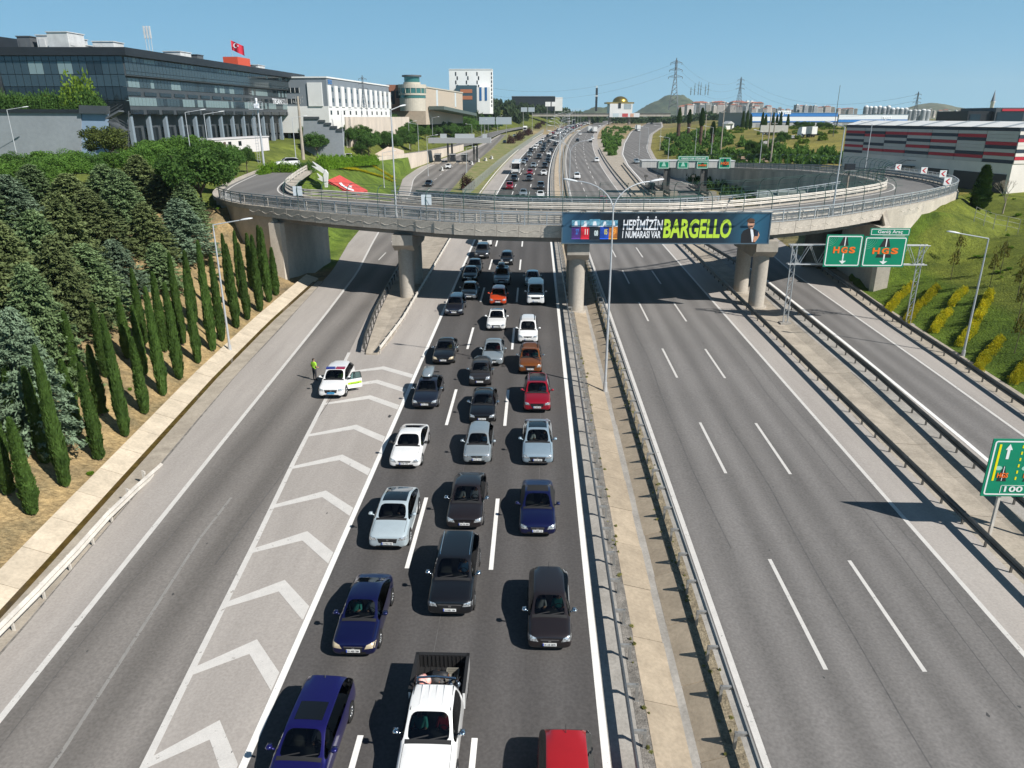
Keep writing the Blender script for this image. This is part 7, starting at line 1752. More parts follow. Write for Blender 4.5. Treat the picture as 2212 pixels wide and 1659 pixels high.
        o = mb.build('mirror', M_CHROME if 'chrome_mirror' in extras else (M_TRIM if 'dark_mirror' in extras else paint), t, True)
        bxb((s_ * (hw + .115) - .08, s_ * (hw + .115) + .08, my + .10, my + .106, mz + .035, mz + .135), 'mirror_glass', M_CHROME, o)
    r = .31 if kind not in ('suv', 'pickup', 'van') else .36
    if kind == 'mini': r = .28
    tm, rm = wheel_meshes(r)
    for y in (yf + (.86 if kind != 'mini' else .66), yf + L - (.86 if kind != 'mini' else .6)):
        for s_ in (-1, 1):
            w = obj('wheel', tm, t, (s_ * (hw - .085), y, r)); w.rotation_euler = (0, s_ * R(90), 0)
            obj('rim', rm, w)
            mb = MB(); mb.lathe([(r + .055, -.03), (r + .055, .0), (r * .5, .0)], 20)
            a = mb.build('wheel_arch', M_TRIM, t, False, (s_ * (hw * .995), y, r + .01)); a.rotation_euler = (0, s_ * R(90), 0)
    if detail > 1:
        bl = sp['belt']
        mb = MB(); mb.bx(-hw * .82, hw * .82, yf + sp['yc'] - .05, yf + min(sp['yt'], L * .92), .28, .36); mb.bx(-hw * .84, hw * .84, yf + sp['yc'] + .12, yf + sp['yc'] + .55, .5, sp['hh'] - .06)
        mb.bx(-hw * .86, -hw * .80, yf + sp['yc'], yf + min(sp['yt'], L * .92), .3, bl - .12); mb.bx(hw * .80, hw * .86, yf + sp['yc'], yf + min(sp['yt'], L * .92), .3, bl - .12)
        mb.build('interior', M_INT, t)
        sy = yf + sp['yr'] + .42
        for s_ in (-1, 1):
            mb = MB(); x = s_ * hw * .43; b0 = .36 if kind not in ('suv', 'pickup', 'van', 'mpv') else .5
            mb.bx(x - .24, x + .24, sy - .5, sy, b0, b0 + .16); mb.box((x, sy + .06, b0 + .42), (.46, .12, .6), Matrix.Rotation(R(-14), 3, 'X'), taper=.86); mb.box((x, sy + .15, b0 + .82), (.24, .09, .17)); mb.build('seat', M_SEAT, t)
        mb = MB(); mb.lathe([(.165, -.012), (.19, -.012), (.19, .012), (.165, .012), (.165, -.012)], 18); mb.bx(-.17, .17, -.02, .02, -.008, .008)
        o = mb.build('steering_wheel', M_TRIM, t, True, (-0 + hw * .43, yf + sp['yr'] - .18 + .0, sp['hh'] - .02)); o.rotation_euler = (R(60), 0, 0)
    # extras
    for e in extras:
        if e == 'sunroof': 
            mb = MB(); y0, y1 = yf + sp['yr'] + .3, yf + sp['yr'] + 1.05
            patch(bvh, [(-hw * .5, y0), (hw * .5, y0), (hw * .5, y1), (-hw * .5, y1)], 8, 6, .008, (0, .0001, -1), L, 'sunroof', M_PANO, t)
        if e == 'pano':
            patch(bvh, [(-hw * .58, yf + sp['yr'] + .22), (hw * .58, yf + sp['yr'] + .22), (hw * .58, yf + sp['yb'] - .25), (-hw * .58, yf + sp['yb'] - .25)], 8, 8, .008, (0, .0001, -1), L, 'sunroof', M_PANO, t)
        if e == 'rails' or e == 'dark_rails':
            for s_ in (-1, 1):
                mb = MB(); x = s_ * hw * .66; y0 = yf + sp['yr'] + .25; y1 = yf + sp['yb'] - .1
                mb.path([(x, y0, H - .06), (x, y0 + .12, H + .015), (x, y1 - .12, H + .015), (x, y1, H - .06)], .022, 6); mb.build('roof_rail', M_CHROME if e == 'rails' else M_TRIM, t)
        if e == 'antenna':
            mb = MB(); mb.tube((0, yf + sp['yb'] - .2, H - .02), (0, yf + sp['yb'] + .0, H + .14), .014, .006, 5); mb.build('antenna', M_TRIM, t)
        if e == 'skid':
            patch(bvh, [(-hw * .5, .235), (hw * .5, .235), (hw * .62, .30), (-hw * .62, .30)], 8, 2, .012, D, L, 'bumper_trim', M_CHROME, t)
    if e_ := [x for x in extras if isinstance(x, tuple) and x[0] == 'roofbox']:
        c = e_[0][1]; mb = MB(); y0 = yf + sp['yr'] + .25; n = 12; vs = []
        for y, w, h in ((y0, .18, .06), (y0 + .25, .34, .2), (y0 + 1.0, .38, .27), (y0 + 1.7, .36, .25), (y0 + 1.85, .3, .12)):
            for k in range(n): a = 2 * math.pi * k / n; vs.append((-.12 + w * max(-1, min(1, 1.25 * math.cos(a))), y, H + .16 + h * max(-.55, min(.8, 1.1 * math.sin(a)))))
        mb.add(vs, [(i * n + k, i * n + (k + 1) % n, (i + 1) * n + (k + 1) % n, (i + 1) * n + k) for i in range(4) for k in range(n)] + [tuple(range(n)), tuple(4 * n + k for k in range(n))])
        bxo = mb.build('roof_box', c, None, True); bxo.parent = t
        for yy in (y0 + .5, y0 + 1.4): bxb((-hw * .68, hw * .68, yy, yy + .05, H - .03, H + .03), 'roof_bar', M_TRIM, t)
    t['_'] = 0; del t['_']
    return t, sp
def FP(x, y, L, heading=0.0): 
    p = G(x, y); return p
PAINTS = dict(white=((.80, .80, .79), 0.0), silver=((.40, .46, .49), .55), silverdark=((.30, .33, .35), .5), grey=((.055, .06, .068), .5), brown=((.030, .024, .026), .5), black=((.008, .009, .012), .2),
    navy=((.006, .009, .065), .45), violet=((.012, .010, .115), .45), paleblue=((.36, .47, .55), .45), greyblue=((.44, .52, .56), .15), red=((.36, .006, .022), .4), brightred=((.40, .012, .016), .1),
    orange=((.62, .065, .012), .2), copper=((.27, .085, .018), .5), charcoal=((.040, .038, .040), .4), darkblue=((.02, .026, .045), .5))
def PT(n): c, m_ = PAINTS[n]; return car_paint(n, c, m_)
SHIRTS = {}
NEARCARS = []
def place(label, kind, dims, col, px, dy=0.0, xoff=0.0, xy=None, **kw):
    if xy: X, Y = xy
    else: p = G(*px); X, Y = p.x, p.y
    yy = Y + dims[0] / 2 + .05 + dy
    tz = (X + xoff, yy, ZR(yy) + .01)
    t, sp = make_car(label, kind, dims, PT(col) if isinstance(col, str) else col, tz, **kw)
    NEARCARS.append((t, sp, label)); return t
place('dark brown hatchback with chrome grille bar beside the median guardrail', 'hatch', (4.05, 1.72, 1.47), 'brown', (1187, 1415), plate='35 AB 5878', extras=('antenna', 'chrome_mirror'), grille='thin')
place('bright red hatchback with black windscreen beside the median guardrail', 'hatch', (4.1, 1.75, 1.46), 'brightred', None, xy=(1.12, 14.1), extras=('antenna',), plate='34 RT 410')
place('black estate car with chrome roof rails and three part chrome grille', 'suv', (4.75, 1.89, 1.64), 'black', (972, 1342), extras=('rails', 'skid', 'chrome_mirror'), grille='wide', plate='34 MEL 106')
place('dark blue old sedan with beige headlights behind a blue estate', 'sedan', (4.25, 1.70, 1.42), 'navy', (765, 1427), hl=M_HLB, plate='55 AES 788', grille='bar', dy=-.05)
place('deep violet blue estate car with black sunroof at the gore line', 'wagon', (4.62, 1.8, 1.47), 'violet', None, xy=(-6.95, 15.6), extras=('sunroof', 'antenna'), plate='34 KD 902', rz=R(-1.5))
place('pale grey blue crossover coupe with black roof at the gore line', 'suv', (4.55, 1.86, 1.56), 'greyblue', (838, 1196), roof=M_PANO, grille='wide', plate='34 MSA 753', dims2=None) if False else place('pale grey blue crossover coupe with black roof at the gore line', 'suv', (4.55, 1.86, 1.56), 'greyblue', (838, 1196), roof=M_PANO, grille='wide', plate='34 MSA 753', yb=3.1, yt=4.2, ht=1.08)
place('dark maroon brown saloon with arched roof between two lane dashes', 'sedan', (4.55, 1.81, 1.5), 'brown', (1003, 1151), plate='34 TR 498', grille='thin', extras=('chrome_mirror',))
place('navy blue convertible with black fabric roof beside the median', 'conv', (4.4, 1.79, 1.41), 'navy', (1161, 1166), roof=mat('soft_top', (.012, .012, .013), .9, fine=.2, fscale=60), grille='tall', plate='34 SPP 19')
place('white coupe with twin kidney grille at the gore line', 'coupe', (4.6, 1.82, 1.37), 'white', (874, 1018), plate='34 RP 1906', grille='thin', extras=('dark_mirror',))
place('small silver old hatchback tailgating the black saloon', 'hatch', (3.78, 1.64, 1.42), 'silver', (1030, 1009), plate='34 LL 612', grille='thin')
place('pale blue saloon with black glass roof beside the median', 'sedan', (4.85, 1.84, 1.46), 'paleblue', (1161, 1010), roof=M_PANO, plate='34 ZE 245', grille='wide', extras=('skid',))
place('black saloon with round twin headlights and dark glass roof', 'sedan', (4.53, 1.73, 1.42), 'black', (1041, 920), roof=M_PANO, plate='34 GH 116', grille='bar', extras=('chrome_mirror',))
place('dark red crossover with black sunroof beside the median', 'suv', (4.45, 1.84, 1.62), 'red', (1160, 896), extras=('pano', 'rails'), plate='34 BDY 08', grille='wide')
place('dark blue grey saloon carrying a silver roof box', 'sedan', (4.6, 1.77, 1.47), 'darkblue', (917, 888), extras=(('roofbox', PT('silver')), 'chrome_mirror'), plate='34 FY 4128', grille='bar')
place('tiny charcoal city car with large headlights', 'mini', (3.43, 1.63, 1.47), 'charcoal', (1036, 838), plate='34 DC 5177', grille='thin', extras=('chrome_mirror',))
place('copper brown crossover with dark roof rails beside the median', 'suv', (4.1, 1.8, 1.6), 'copper', (1145, 812), extras=('dark_rails', 'chrome_mirror'), plate='34 HRR 44', grille='bar')
place('black saloon with beige headlights beside the gore line', 'sedan', (4.5, 1.74, 1.44), 'black', (957, 791), hl=M_HLB, plate='34 TK 6016', extras=('chrome_mirror',))
place('silver grey saloon half hidden behind a tiny charcoal car', 'sedan', (4.6, 1.76, 1.45), 'silver', (1063, 794), plate='34 BE 900', grille='thin')
place('white people carrier with black lower grille', 'mpv', (4.45, 1.78, 1.63), 'white', (1140, 745), plate='34 JV 302', grille='thin', extras=('dark_rails',))
place('white four door coupe with black glass roof', 'coupe', (4.65, 1.8, 1.43), 'white', (1071, 717), roof=M_PANO, plate='34 CLA 55', grille='bar', extras=('skid',))
place('dark grey blue estate with chrome lower bumper trim', 'wagon', (4.5, 1.79, 1.5), 'darkblue', (980, 685), plate='34 PY 776', extras=('skid', 'dark_rails'))
place('bright orange red hatchback in the bridge shadow', 'hatch', (4.05, 1.78, 1.44), 'orange', (1075, 662), plate='34 UC 331', grille='thin')
place('white passenger van in the bridge shadow', 'van', (4.9, 1.9, 1.98), 'white', (1157, 662), plate='34 VN 218', grille='wide')
place('silver saloon with split grille in the bridge shadow', 'sedan', (4.5, 1.77, 1.46), 'silverdark', (1012, 650), plate='34 MG 045', grille='thin')
place('black saloon with amber indicators under the bridge', 'sedan', (4.4, 1.75, 1.44), 'black', (1014, 611), plate='34 ND 511')
place('black saloon with bright white headlights under the bridge', 'sedan', (4.6, 1.8, 1.46), 'black', (1023, 594), plate='34 KE 830')
place('grey crossover carrying a dark roof box under the bridge', 'suv', (4.65, 1.88, 1.68), 'silverdark', (1083, 619), extras=(('roofbox', PT('black')),), plate='34 XC 607')
place('silver car hidden behind the white passenger van', 'sedan', (4.4, 1.75, 1.45), 'silver', (1150, 622), plate='34 HV 219')
place('black tiny city car with white lower bumper behind the bridge', 'mini', (3.6, 1.63, 1.5), 'black', (1094, 575), plate='34 FT 500')
place('dark grey off roader with chrome grille behind the bridge', 'suv', (4.6, 1.86, 1.7), 'grey', (1040, 561), plate='34 ML 350', extras=('skid',))
place('tall white delivery van just beyond the bridge deck', 'van', (5.5, 2.0, 2.4), 'white', (1047, 534), plate='34 TR 909', hh=1.3, belt=1.3, name='delivery_van', cat='van')
# ---- white pickup
pk, psp = make_car('white double cab pickup with open load bed of baggage', 'pickup', (5.2, 1.85, 1.76), PT('white'), (-3.12, 18.75, ZR(18.75) + .01), plate='34 AMR 64', name='pickup_truck', cat='pickup', extras=('chrome_mirror',))
NEARCARS.append((pk, psp, 'white pickup'))
yb0 = -2.6 + 5.2 * .645; ye = 2.6; hw = .925; zb = 1.12
mb = MB()
for s_ in (-1, 1):
    mb.bx(s_ * hw * .985 - .035, s_ * hw * .985 + .035, yb0 - .02, ye, .45, zb)
mb.bx(-hw * .98, hw * .98, ye - .06, ye, .45, zb); mb.build('bed_side', PT('white'), pk)
M_BED = mat('bed_liner', (.014, .014, .015), .7)
mb = MB(); mb.bx(-hw * .94, hw * .94, yb0 - .02, ye - .05, .55, .6)
for s_ in (-1, 1): mb.bx(s_ * hw * .925 - .02, s_ * hw * .925 + .02, yb0 - .02, ye - .05, .6, zb + .02); mb.bx(s_ * hw * .985 - .06, s_ * hw * .985 + .05, yb0 - .02, ye + .01, zb, zb + .035)
mb.bx(-hw * .95, hw * .95, ye - .11, ye - .055, .6, zb + .02); mb.bx(-hw * 1.02, hw * 1.02, ye - .12, ye + .02, zb, zb + .035)
for k in range(9): mb.bx(-.8 + k * .2 - .03, -.8 + k * .2 + .03, yb0, ye - .1, .6, .625)
for k in range(12): mb.bx(-.8 + k * .146 - .02, -.8 + k * .146 + .02, ye - .135, ye - .1, .62, zb)
mb.build('bed_liner', M_BED, pk)
mb = MB()
for s_ in (-1, 1): mb.path([(s_ * .72, yb0 + .08, zb), (s_ * .62, yb0 + .12, 1.62), (0, yb0 + .12, 1.68)], .038, 8)
for s_ in (-1, 1): mb.tube((s_ * .66, yb0 + .12, 1.5), (s_ * .74, yb0 + .75, zb), .034, .034, 8)
mb.build('roll_bar', M_CHROME, pk)
for s_ in (-1, 1):
    for k in range(1): 
        mb = MB(); mb.bx(s_ * .42 - .006, s_ * .42 + .006, -.65, .5, 1.752, 1.764)
for x in (-.36, -.12, .12, .36):
    bxb((x - .02, x + .02, -.45, .42, 1.742, 1.757), 'roof_rib', PT('white'), pk)
for x in (-.63, .63):
    bxb((x - .008, x + .008, -.6, .45, 1.70, 1.722), 'roof_seam', M_SEAM, pk)
def heap(name, label, cat, loc, r, m, seed, flat=.6):
    bm = bmesh.new(); bmesh.ops.create_icosphere(bm, subdivisions=3, radius=1)
    rr = random.Random(seed); ph = [rr.uniform(0, 6) for _ in range(6)]
    for v in bm.verts:
        c = v.co; k = 1 + .22 * math.sin(3 * c.x + ph[0]) * math.sin(4 * c.y + ph[1]) + .12 * math.sin(7 * c.z + ph[2] + 5 * c.x) + .08 * math.sin(11 * c.y + ph[3])
        v.co = Vector((c.x * r[0], c.y * r[1], max(-.3, c.z) * r[2])) * k
    me = bpy.data.meshes.new(name); bm.to_mesh(me); bm.free(); me.materials.append(m); me.polygons.foreach_set('use_smooth', [True] * len(me.polygons))
    return tag(obj(name, me, None, loc), label, cat)
bz = ZR(20) + .62
heap('cloth_bundle', 'pink and white cloth bundle in the pickup bed behind the cab', 'bundle', (-3.72, 20.15, bz + .22), (.26, .34, .3), mat('bundle_cloth', (.78, .62, .58), .8, col2=(.75, .25, .2), scale=5), 3)
heap('black_sack', 'black sack with orange straps lying in the pickup bed', 'sack', (-3.2, 20.5, bz + .16), (.42, .3, .24), mat('sack_black', (.02, .02, .022), .6, col2=(.3, .09, .02), scale=5, contrast=(.62, .66)), 5)
def crate(label, loc, d, m):
    t = thing('crate', label, 'crate', loc); a, b, c = d
    bxb((-a, a, -b, b, 0, .03), 'floor', m, t)
    for x0, x1, y0, y1 in ((-a, -a + .02, -b, b), (a - .02, a, -b, b), (-a, a, -b, -b + .02), (-a, a, b - .02, b)):
        mb = MB()
        for k in range(3): mb.bx(x0, x1, y0, y1, .04 + k * c / 3, .04 + k * c / 3 + c / 4)
        mb.build('slatted_side', m, t)
crate('grey slatted plastic crate in the pickup bed', (-2.72, 20.6, bz), (.22, .3, .28), mat('crate_grey', (.22, .21, .18), .7))
for k, x in enumerate((-2.72, -2.45)):
    t = thing('gas_bottle', 'steel blue bottle standing behind the pickup cab', 'bottle', (x, 19.95, bz), 0, 'bottles in the pickup bed')
    mb = MB(); mb.lathe([(0, 0), (.1, 0), (.11, .03), (.11, .4), (.07, .5), (.03, .54), (0, .54)], 14); mb.build('shell', mat('bottle_steel', (.16, .2, .25), .3, .5), t, True)
    mb = MB(); mb.lathe([(.035, .54), (.035, .6), (0, .6)], 8); mb.build('cap', M_CHROME, t)
# ---- police car with its door open
pc = place('white police car with lime door stripe and open driver door', 'suv', (4.5, 1.84, 1.62), 'white', (713, 865), plate='34 A 0612', name='police_car', cat='police car', grille='wide', rz=R(2.0))
mb = MB()
pl = Vector((0, -4.5 / 2 + 4.5 * .42 + .18, 1.62))
mb = MB(); mb.box((-.36, pl.y, 1.66), (.62, .26, .1)); mb.build('blue_beacon', mat('beacon_blue', (.02, .03, .25), .15, coat=1.0), pc)
mb = MB(); mb.box((.36, pl.y, 1.66), (.62, .26, .1)); mb.build('red_beacon', mat('beacon_red', (.35, .01, .06), .15, coat=1.0), pc)
for s_ in (-1, 1): bxb((s_ * .5 - .05, s_ * .5 + .05, pl.y - .1, pl.y + .1, 1.56, 1.62), 'beacon_foot', M_TRIM, pc)
M_LIMEP = mat('lime_stripe', (.45, .75, .03), .4)
door = MB(); hy = -4.5 / 2 + 1.42
dm = MB(); dm.box((0, .52, .62), (.09, 1.05, .68)); d_ = dm.build('open_door', PT('white'), pc, False, (.90, hy, .02)); d_.rotation_euler = (0, 0, R(-62))
mb = MB(); mb.box((.05, .52, .66), (.012, 1.0, .16)); mb.build('lime_stripe', M_LIMEP, d_)
mb = MB(); mb.box((-.05, .52, .66), (.012, 1.0, .16)); mb.build('lime_stripe', M_LIMEP, d_)
txt('POLİS', .62, .11, .2, .61, M_SB, 'lettering', .0, d_, 0); 
l_ = [c for c in d_.children if c.name.startswith('lettering')][0]; l_.rotation_euler = (R(90), 0, R(90)); l_.location = (.06, .2, .61)
mb = MB(); mb.prism([(0, .96), (1.02, .96), (.95, 1.42), (.42, 1.45)], -.015, .015, 'x'); mb.build('door_window', glassmat('door_glass', (.45, .62, .62)), d_)
mb = MB(); mb.path([(0, .02, .96), (0, .42, 1.46), (0, .97, 1.43), (0, 1.04, .96)], .028, 6); mb.build('window_frame', M_TRIM, d_)
bxb((.03, .09, .78, .98, .82, .86), 'handle', PT('white'), d_)
# thin dark sheet stands in for the shade inside the open doorway
mb = MB(); mb.box((.925, hy + .55, .64), (.012, 1.0, .62)); mb.build('doorway_shade', M_INT, pc)
# ================================================================== people
def skin_person(name, joints, bones, mats, matf, sub=2):
    """joints: {k: (pos, radius)}; matf(pos) -> slot"""
    keys = list(joints); me = bpy.data.meshes.new('tmp'); me.from_pydata([joints[k][0] for k in keys], [(keys.index(a), keys.index(b)) for a, b in bones], [])
    o = bpy.data.objects.new('tmp', me); COL.objects.link(o)
    o.modifiers.new('sk', 'SKIN'); sd = o.modifiers.new('ss', 'SUBSURF'); sd.levels = sub; sd.render_levels = sub
    for i, k in enumerate(keys):
        r = joints[k][1]; me.skin_vertices[0].data[i].radius = r if hasattr(r, '__len__') else (r, r)
        me.skin_vertices[0].data[i].use_root = (k == 'pelvis')
    dg = bpy.context.evaluated_depsgraph_get(); dg.update(); m2 = bpy.data.meshes.new_from_object(o.evaluated_get(dg)); m2.name = name
    bpy.data.objects.remove(o); bpy.data.meshes.remove(me)
    m2.materials.clear()
    for m_ in mats: m2.materials.append(m_)
    for p in m2.polygons: p.material_index = matf(p.center); p.use_smooth = True
    return m2
M_SKINP = mat('skin', (.50, .27, .17), .6); M_HAIR = mat('hair_dark', (.02, .014, .01), .7)
SEATED = {}
def seated_mesh(shirt):
    if shirt in SEATED: return SEATED[shirt]
    sh = mat('shirt_' + shirt, dict(white=(.70, .72, .72), red=(.5, .02, .03), teal=(.05, .32, .28), black=(.02, .02, .022), lime=(.42, .80, .05), yellow=(.65, .5, .04), blue=(.12, .3, .5), grey=(.25, .25, .26))[shirt], .8)
    J = dict(pelvis=((0, 0, .1), .15), waist=((0, .02, .26), .145), chest=((0, .06, .46), (.17, .13)), neck=((0, .05, .62), .06), jaw=((0, .03, .70), .075), head=((0, .03, .80), .095), crown=((0, .04, .89), .07))
    B = [('pelvis', 'waist'), ('waist', 'chest'), ('chest', 'neck'), ('neck', 'jaw'), ('jaw', 'head'), ('head', 'crown')]
    for s, n in ((-1, 'l'), (1, 'r')):
        J.update({'sh' + n: ((s * .19, .05, .53), .062), 'el' + n: ((s * .25, -.14, .33), .048), 'wr' + n: ((s * .14, -.38, .42), .034), 'ha' + n: ((s * .11, -.46, .45), .036),
                  'hip' + n: ((s * .1, -.05, .1), .09), 'kn' + n: ((s * .13, -.44, .16), .07), 'an' + n: ((s * .13, -.62, -.2), .045), 'to' + n: ((s * .13, -.78, -.24), .04)})
        B += [('chest', 'sh' + n), ('sh' + n, 'el' + n), ('el' + n, 'wr' + n), ('wr' + n, 'ha' + n), ('pelvis', 'hip' + n), ('hip' + n, 'kn' + n), ('kn' + n, 'an' + n), ('an' + n, 'to' + n)]
    def mf(c):
        if c.z > .82 or (c.z > .74 and c.y > .09): return 2
        if c.z > .60: return 0
        if c.y < -.22 and c.z > .28: return 0
        if c.z < .2: return 3
        return 1
    SEATED[shirt] = skin_person('body', J, B, [M_SKINP, sh, M_HAIR, mat('trousers_dark', (.03, .032, .04), .85)], mf); return SEATED[shirt]
def seat_person(car, sp, side, shirt, label):
    yf = -sp['L'] / 2; b0 = .36 if sp['kind'] not in ('suv', 'pickup', 'van', 'mpv') else .5
    loc = Vector((side * sp['W'] / 2 * .43, yf + sp['yr'] + .28, b0 + .08))
    M_ = Matrix.LocRotScale(car.location, car.rotation_euler, None)
    o = obj('person', seated_mesh(shirt), None, M_ @ loc); o.rotation_euler = car.rotation_euler
    return tag(o, label, 'person', 'people seated in cars')
DRV = [('white pickup', 1, 'red', 'driver in red shirt at the wheel of the white pickup'), ('white pickup', -1, 'teal', 'passenger in teal shirt seated in the white pickup'),
       ('dark blue old', 1, 'white', 'driver in white shirt at the wheel of the dark blue old sedan'), ('dark blue old', -1, 'teal', 'passenger in teal shirt seated in the dark blue old sedan'),
       ('deep violet', 1, 'grey', 'driver in grey shirt at the wheel of the violet blue estate'), ('dark brown hatch', 1, 'teal', 'driver in teal shirt at the wheel of the dark brown hatchback'), ('dark brown hatch', -1, 'grey', 'passenger in grey shirt seated in the dark brown hatchback'),
       ('black estate', 1, 'blue', 'driver in blue shirt at the wheel of the black estate'), ('pale grey blue', 1, 'black', 'driver in black shirt at the wheel of the grey blue crossover coupe'), ('dark maroon', 1, 'white', 'driver in white shirt at the wheel of the maroon brown saloon'),
       ('dark maroon', -1, 'grey', 'passenger in grey shirt seated in the maroon brown saloon'), ('navy blue conv', 1, 'black', 'driver in black shirt at the wheel of the navy convertible'), ('small silver', 1, 'blue', 'driver in blue shirt at the wheel of the small silver hatchback'),
       ('pale blue saloon', 1, 'black', 'driver in black shirt at the wheel of the pale blue saloon'), ('pale blue saloon', -1, 'white', 'passenger in white shirt seated in the pale blue saloon'), ('black saloon with round', 1, 'white', 'driver in white shirt at the wheel of the black saloon with round headlights'),
       ('dark red cross', 1, 'blue', 'driver in blue shirt at the wheel of the dark red crossover'), ('copper', 1, 'teal', 'driver in teal shirt at the wheel of the copper crossover'), ('copper', -1, 'red', 'passenger in red shirt seated in the copper crossover'),
       ('black saloon with beige', 1, 'yellow', 'driver in yellow shirt at the wheel of the black saloon with beige headlights'), ('white people', 1, 'grey', 'driver in grey shirt at the wheel of the white people carrier'), ('silver grey', 1, 'red', 'driver in red shirt at the wheel of the silver grey saloon'),
       ('tiny charcoal', 1, 'white', 'driver in white shirt at the wheel of the tiny charcoal car'), ('bright red', 1, 'black', 'driver in black shirt at the wheel of the bright red hatchback'), ('white police', 1, 'lime', 'police officer in lime vest seated in the police car')]
for key, side, shirt, lab in DRV:
    for t, sp, l in NEARCARS:
        if l.startswith(key): seat_person(t, sp, side, shirt, lab); break
# standing officer seen from behind
ps_ = G(681, 822)
J = dict(pelvis=((0, 0, .95), (.15, .12)), waist=((0, 0, 1.12), (.15, .11)), chest=((0, 0, 1.33), (.19, .13)), neck=((0, 0, 1.50), .058), jaw=((0, -.0, 1.58), .078), head=((.01, 0, 1.67), .098), crown=((0, .0, 1.755), .07))
B = [('pelvis', 'waist'), ('waist', 'chest'), ('chest', 'neck'), ('neck', 'jaw'), ('jaw', 'head'), ('head', 'crown')]
for s, n in ((-1, 'l'), (1, 'r')):
    J.update({'sh' + n: ((s * .20, 0, 1.42), .066), 'el' + n: ((s * .26, .03, 1.14), .046), 'wr' + n: ((s * .25, -.08 if s > 0 else -.16, .92 if s > 0 else 1.02), .032), 'ha' + n: ((s * .24, -.11 if s > 0 else -.24, .83 if s > 0 else 1.04), .04),
              'hip' + n: ((s * .1, 0, .88), .10), 'kn' + n: ((s * .11, -.01, .48), .068), 'an' + n: ((s * .12, .02, .09), .048), 'to' + n: ((s * .14, -.15, .04), .045)})
    B += [('chest', 'sh' + n), ('sh' + n, 'el' + n), ('el' + n, 'wr' + n), ('wr' + n, 'ha' + n), ('pelvis', 'hip' + n), ('hip' + n, 'kn' + n), ('kn' + n, 'an' + n), ('an' + n, 'to' + n)]
def mf(c):
    if c.z > 1.66 or (c.z > 1.58 and c.y > .03): return 2
    if c.z > 1.5: return 0
    if abs(c.x) > .2 and c.z < 1.24: return 0
    if c.z < .1: return 2
    if c.z < .98: return 3
    return 1
om = skin_person('person', J, B, [M_SKINP, MATS['shirt_lime'], M_HAIR, MATS['trousers_dark']], mf)
of_ = tag(obj('person', om, None, ps_, R(150)), 'police officer in lime vest and dark trousers standing beside the police car', 'person')
mb = MB(); mb.lathe([(.162, 0), (.17, .03), (.162, .06)], 18); band = mb.build('belt', M_TRIM, of_, True, (0, 0, .98)); band.scale = (1.0, .85, 1)
# ================================================================== toll plazas
def toll_left():
    q0 = G(968, 351); Y0 = q0.y; zt = AT(990, 298, Y0).z; zb = AT(990, 309, Y0).z
    x0, x1 = AT(927, 303, Y0).x, AT(1060, 303, Y0).x
    t = thing('toll_canopy', 'grey toll canopy on four slim columns over the left ramp', 'toll canopy', (x0, Y0, ZR(Y0)))
    o = Vector(t.location); M_C = mat('canopy_grey', (.34, .35, .36), .6)
    bxb((0, x1 - x0, -2.5, 3.5, zb - o.z, zt - o.z), 'roof', M_C, t)
    for cx, yy in ((968, 0), (976, 1.2), (1024, 0), (1030, 1.2)):
        X = AT(cx, 340, Y0).x - x0; bxb((X - .3, X + .3, yy - .3, yy + .3, -.4, zb - o.z), 'column', M_STEELD, t)
    for a, b in ((951, 965), (983, 1025), (1042, 1052)):
        bxb((AT(a, 300, Y0).x - x0, AT(b, 300, Y0).x - x0, -.1, .1, zt - o.z, AT(990, 289, Y0).z - o.z), 'sign_back', mat('sign_back', (.42, .44, .45), .5), t)
    for k, px in enumerate((945, 977, 1003)):
        X = AT(px, 350, Y0).x; b = thing('toll_booth', 'dark toll booth with barrier on its kerbed island under the left canopy', 'toll booth', (X, Y0 + 1, ZR(Y0)), 0, 'toll booths of the left plaza')
        bxb((-1.2, 1.2, -9, 7, -.1, .25), 'kerb_island', M_CONC, b); bxb((-.9, .9, -1.5, 2, .25, 2.6), 'cabin', M_CLAD, b); bxb((-1.1, 1.1, -1.7, 2.2, 2.6, 2.8), 'roof', M_PLANT, b); bxb((-.92, .92, -1.0, .8, 1.3, 2.2), 'window', M_PANE[0], b)
        mb = MB(); mb.tube((0, -8, .2), (0, -8, 2.2), .1, .1, 6); mb.bx(-.3, .3, -8.2, -7.8, 1.8, 2.6); mb.build('signal_post', M_STEELD, b)
    for k, (px, py) in enumerate(((955, 368), (1019, 355), (1033, 349), (1049, 347), (1062, 343))):
        p = G(px, py); b = thing('concrete_block', 'white concrete barrier block before the left toll canopy', 'barrier', p, .2, 'concrete barrier blocks'); mb = MB(); mb.prism([(-.4, 0), (.4, 0), (.18, .35), (.13, .95), (-.13, .95), (-.18, .35)], -2.2, 2.2, 'y'); mb.build('block', M_WHITEB, b); bxb((-.42, .42, -2.25, 2.25, -.05, .06), 'foot', M_CONC, b)
toll_left()
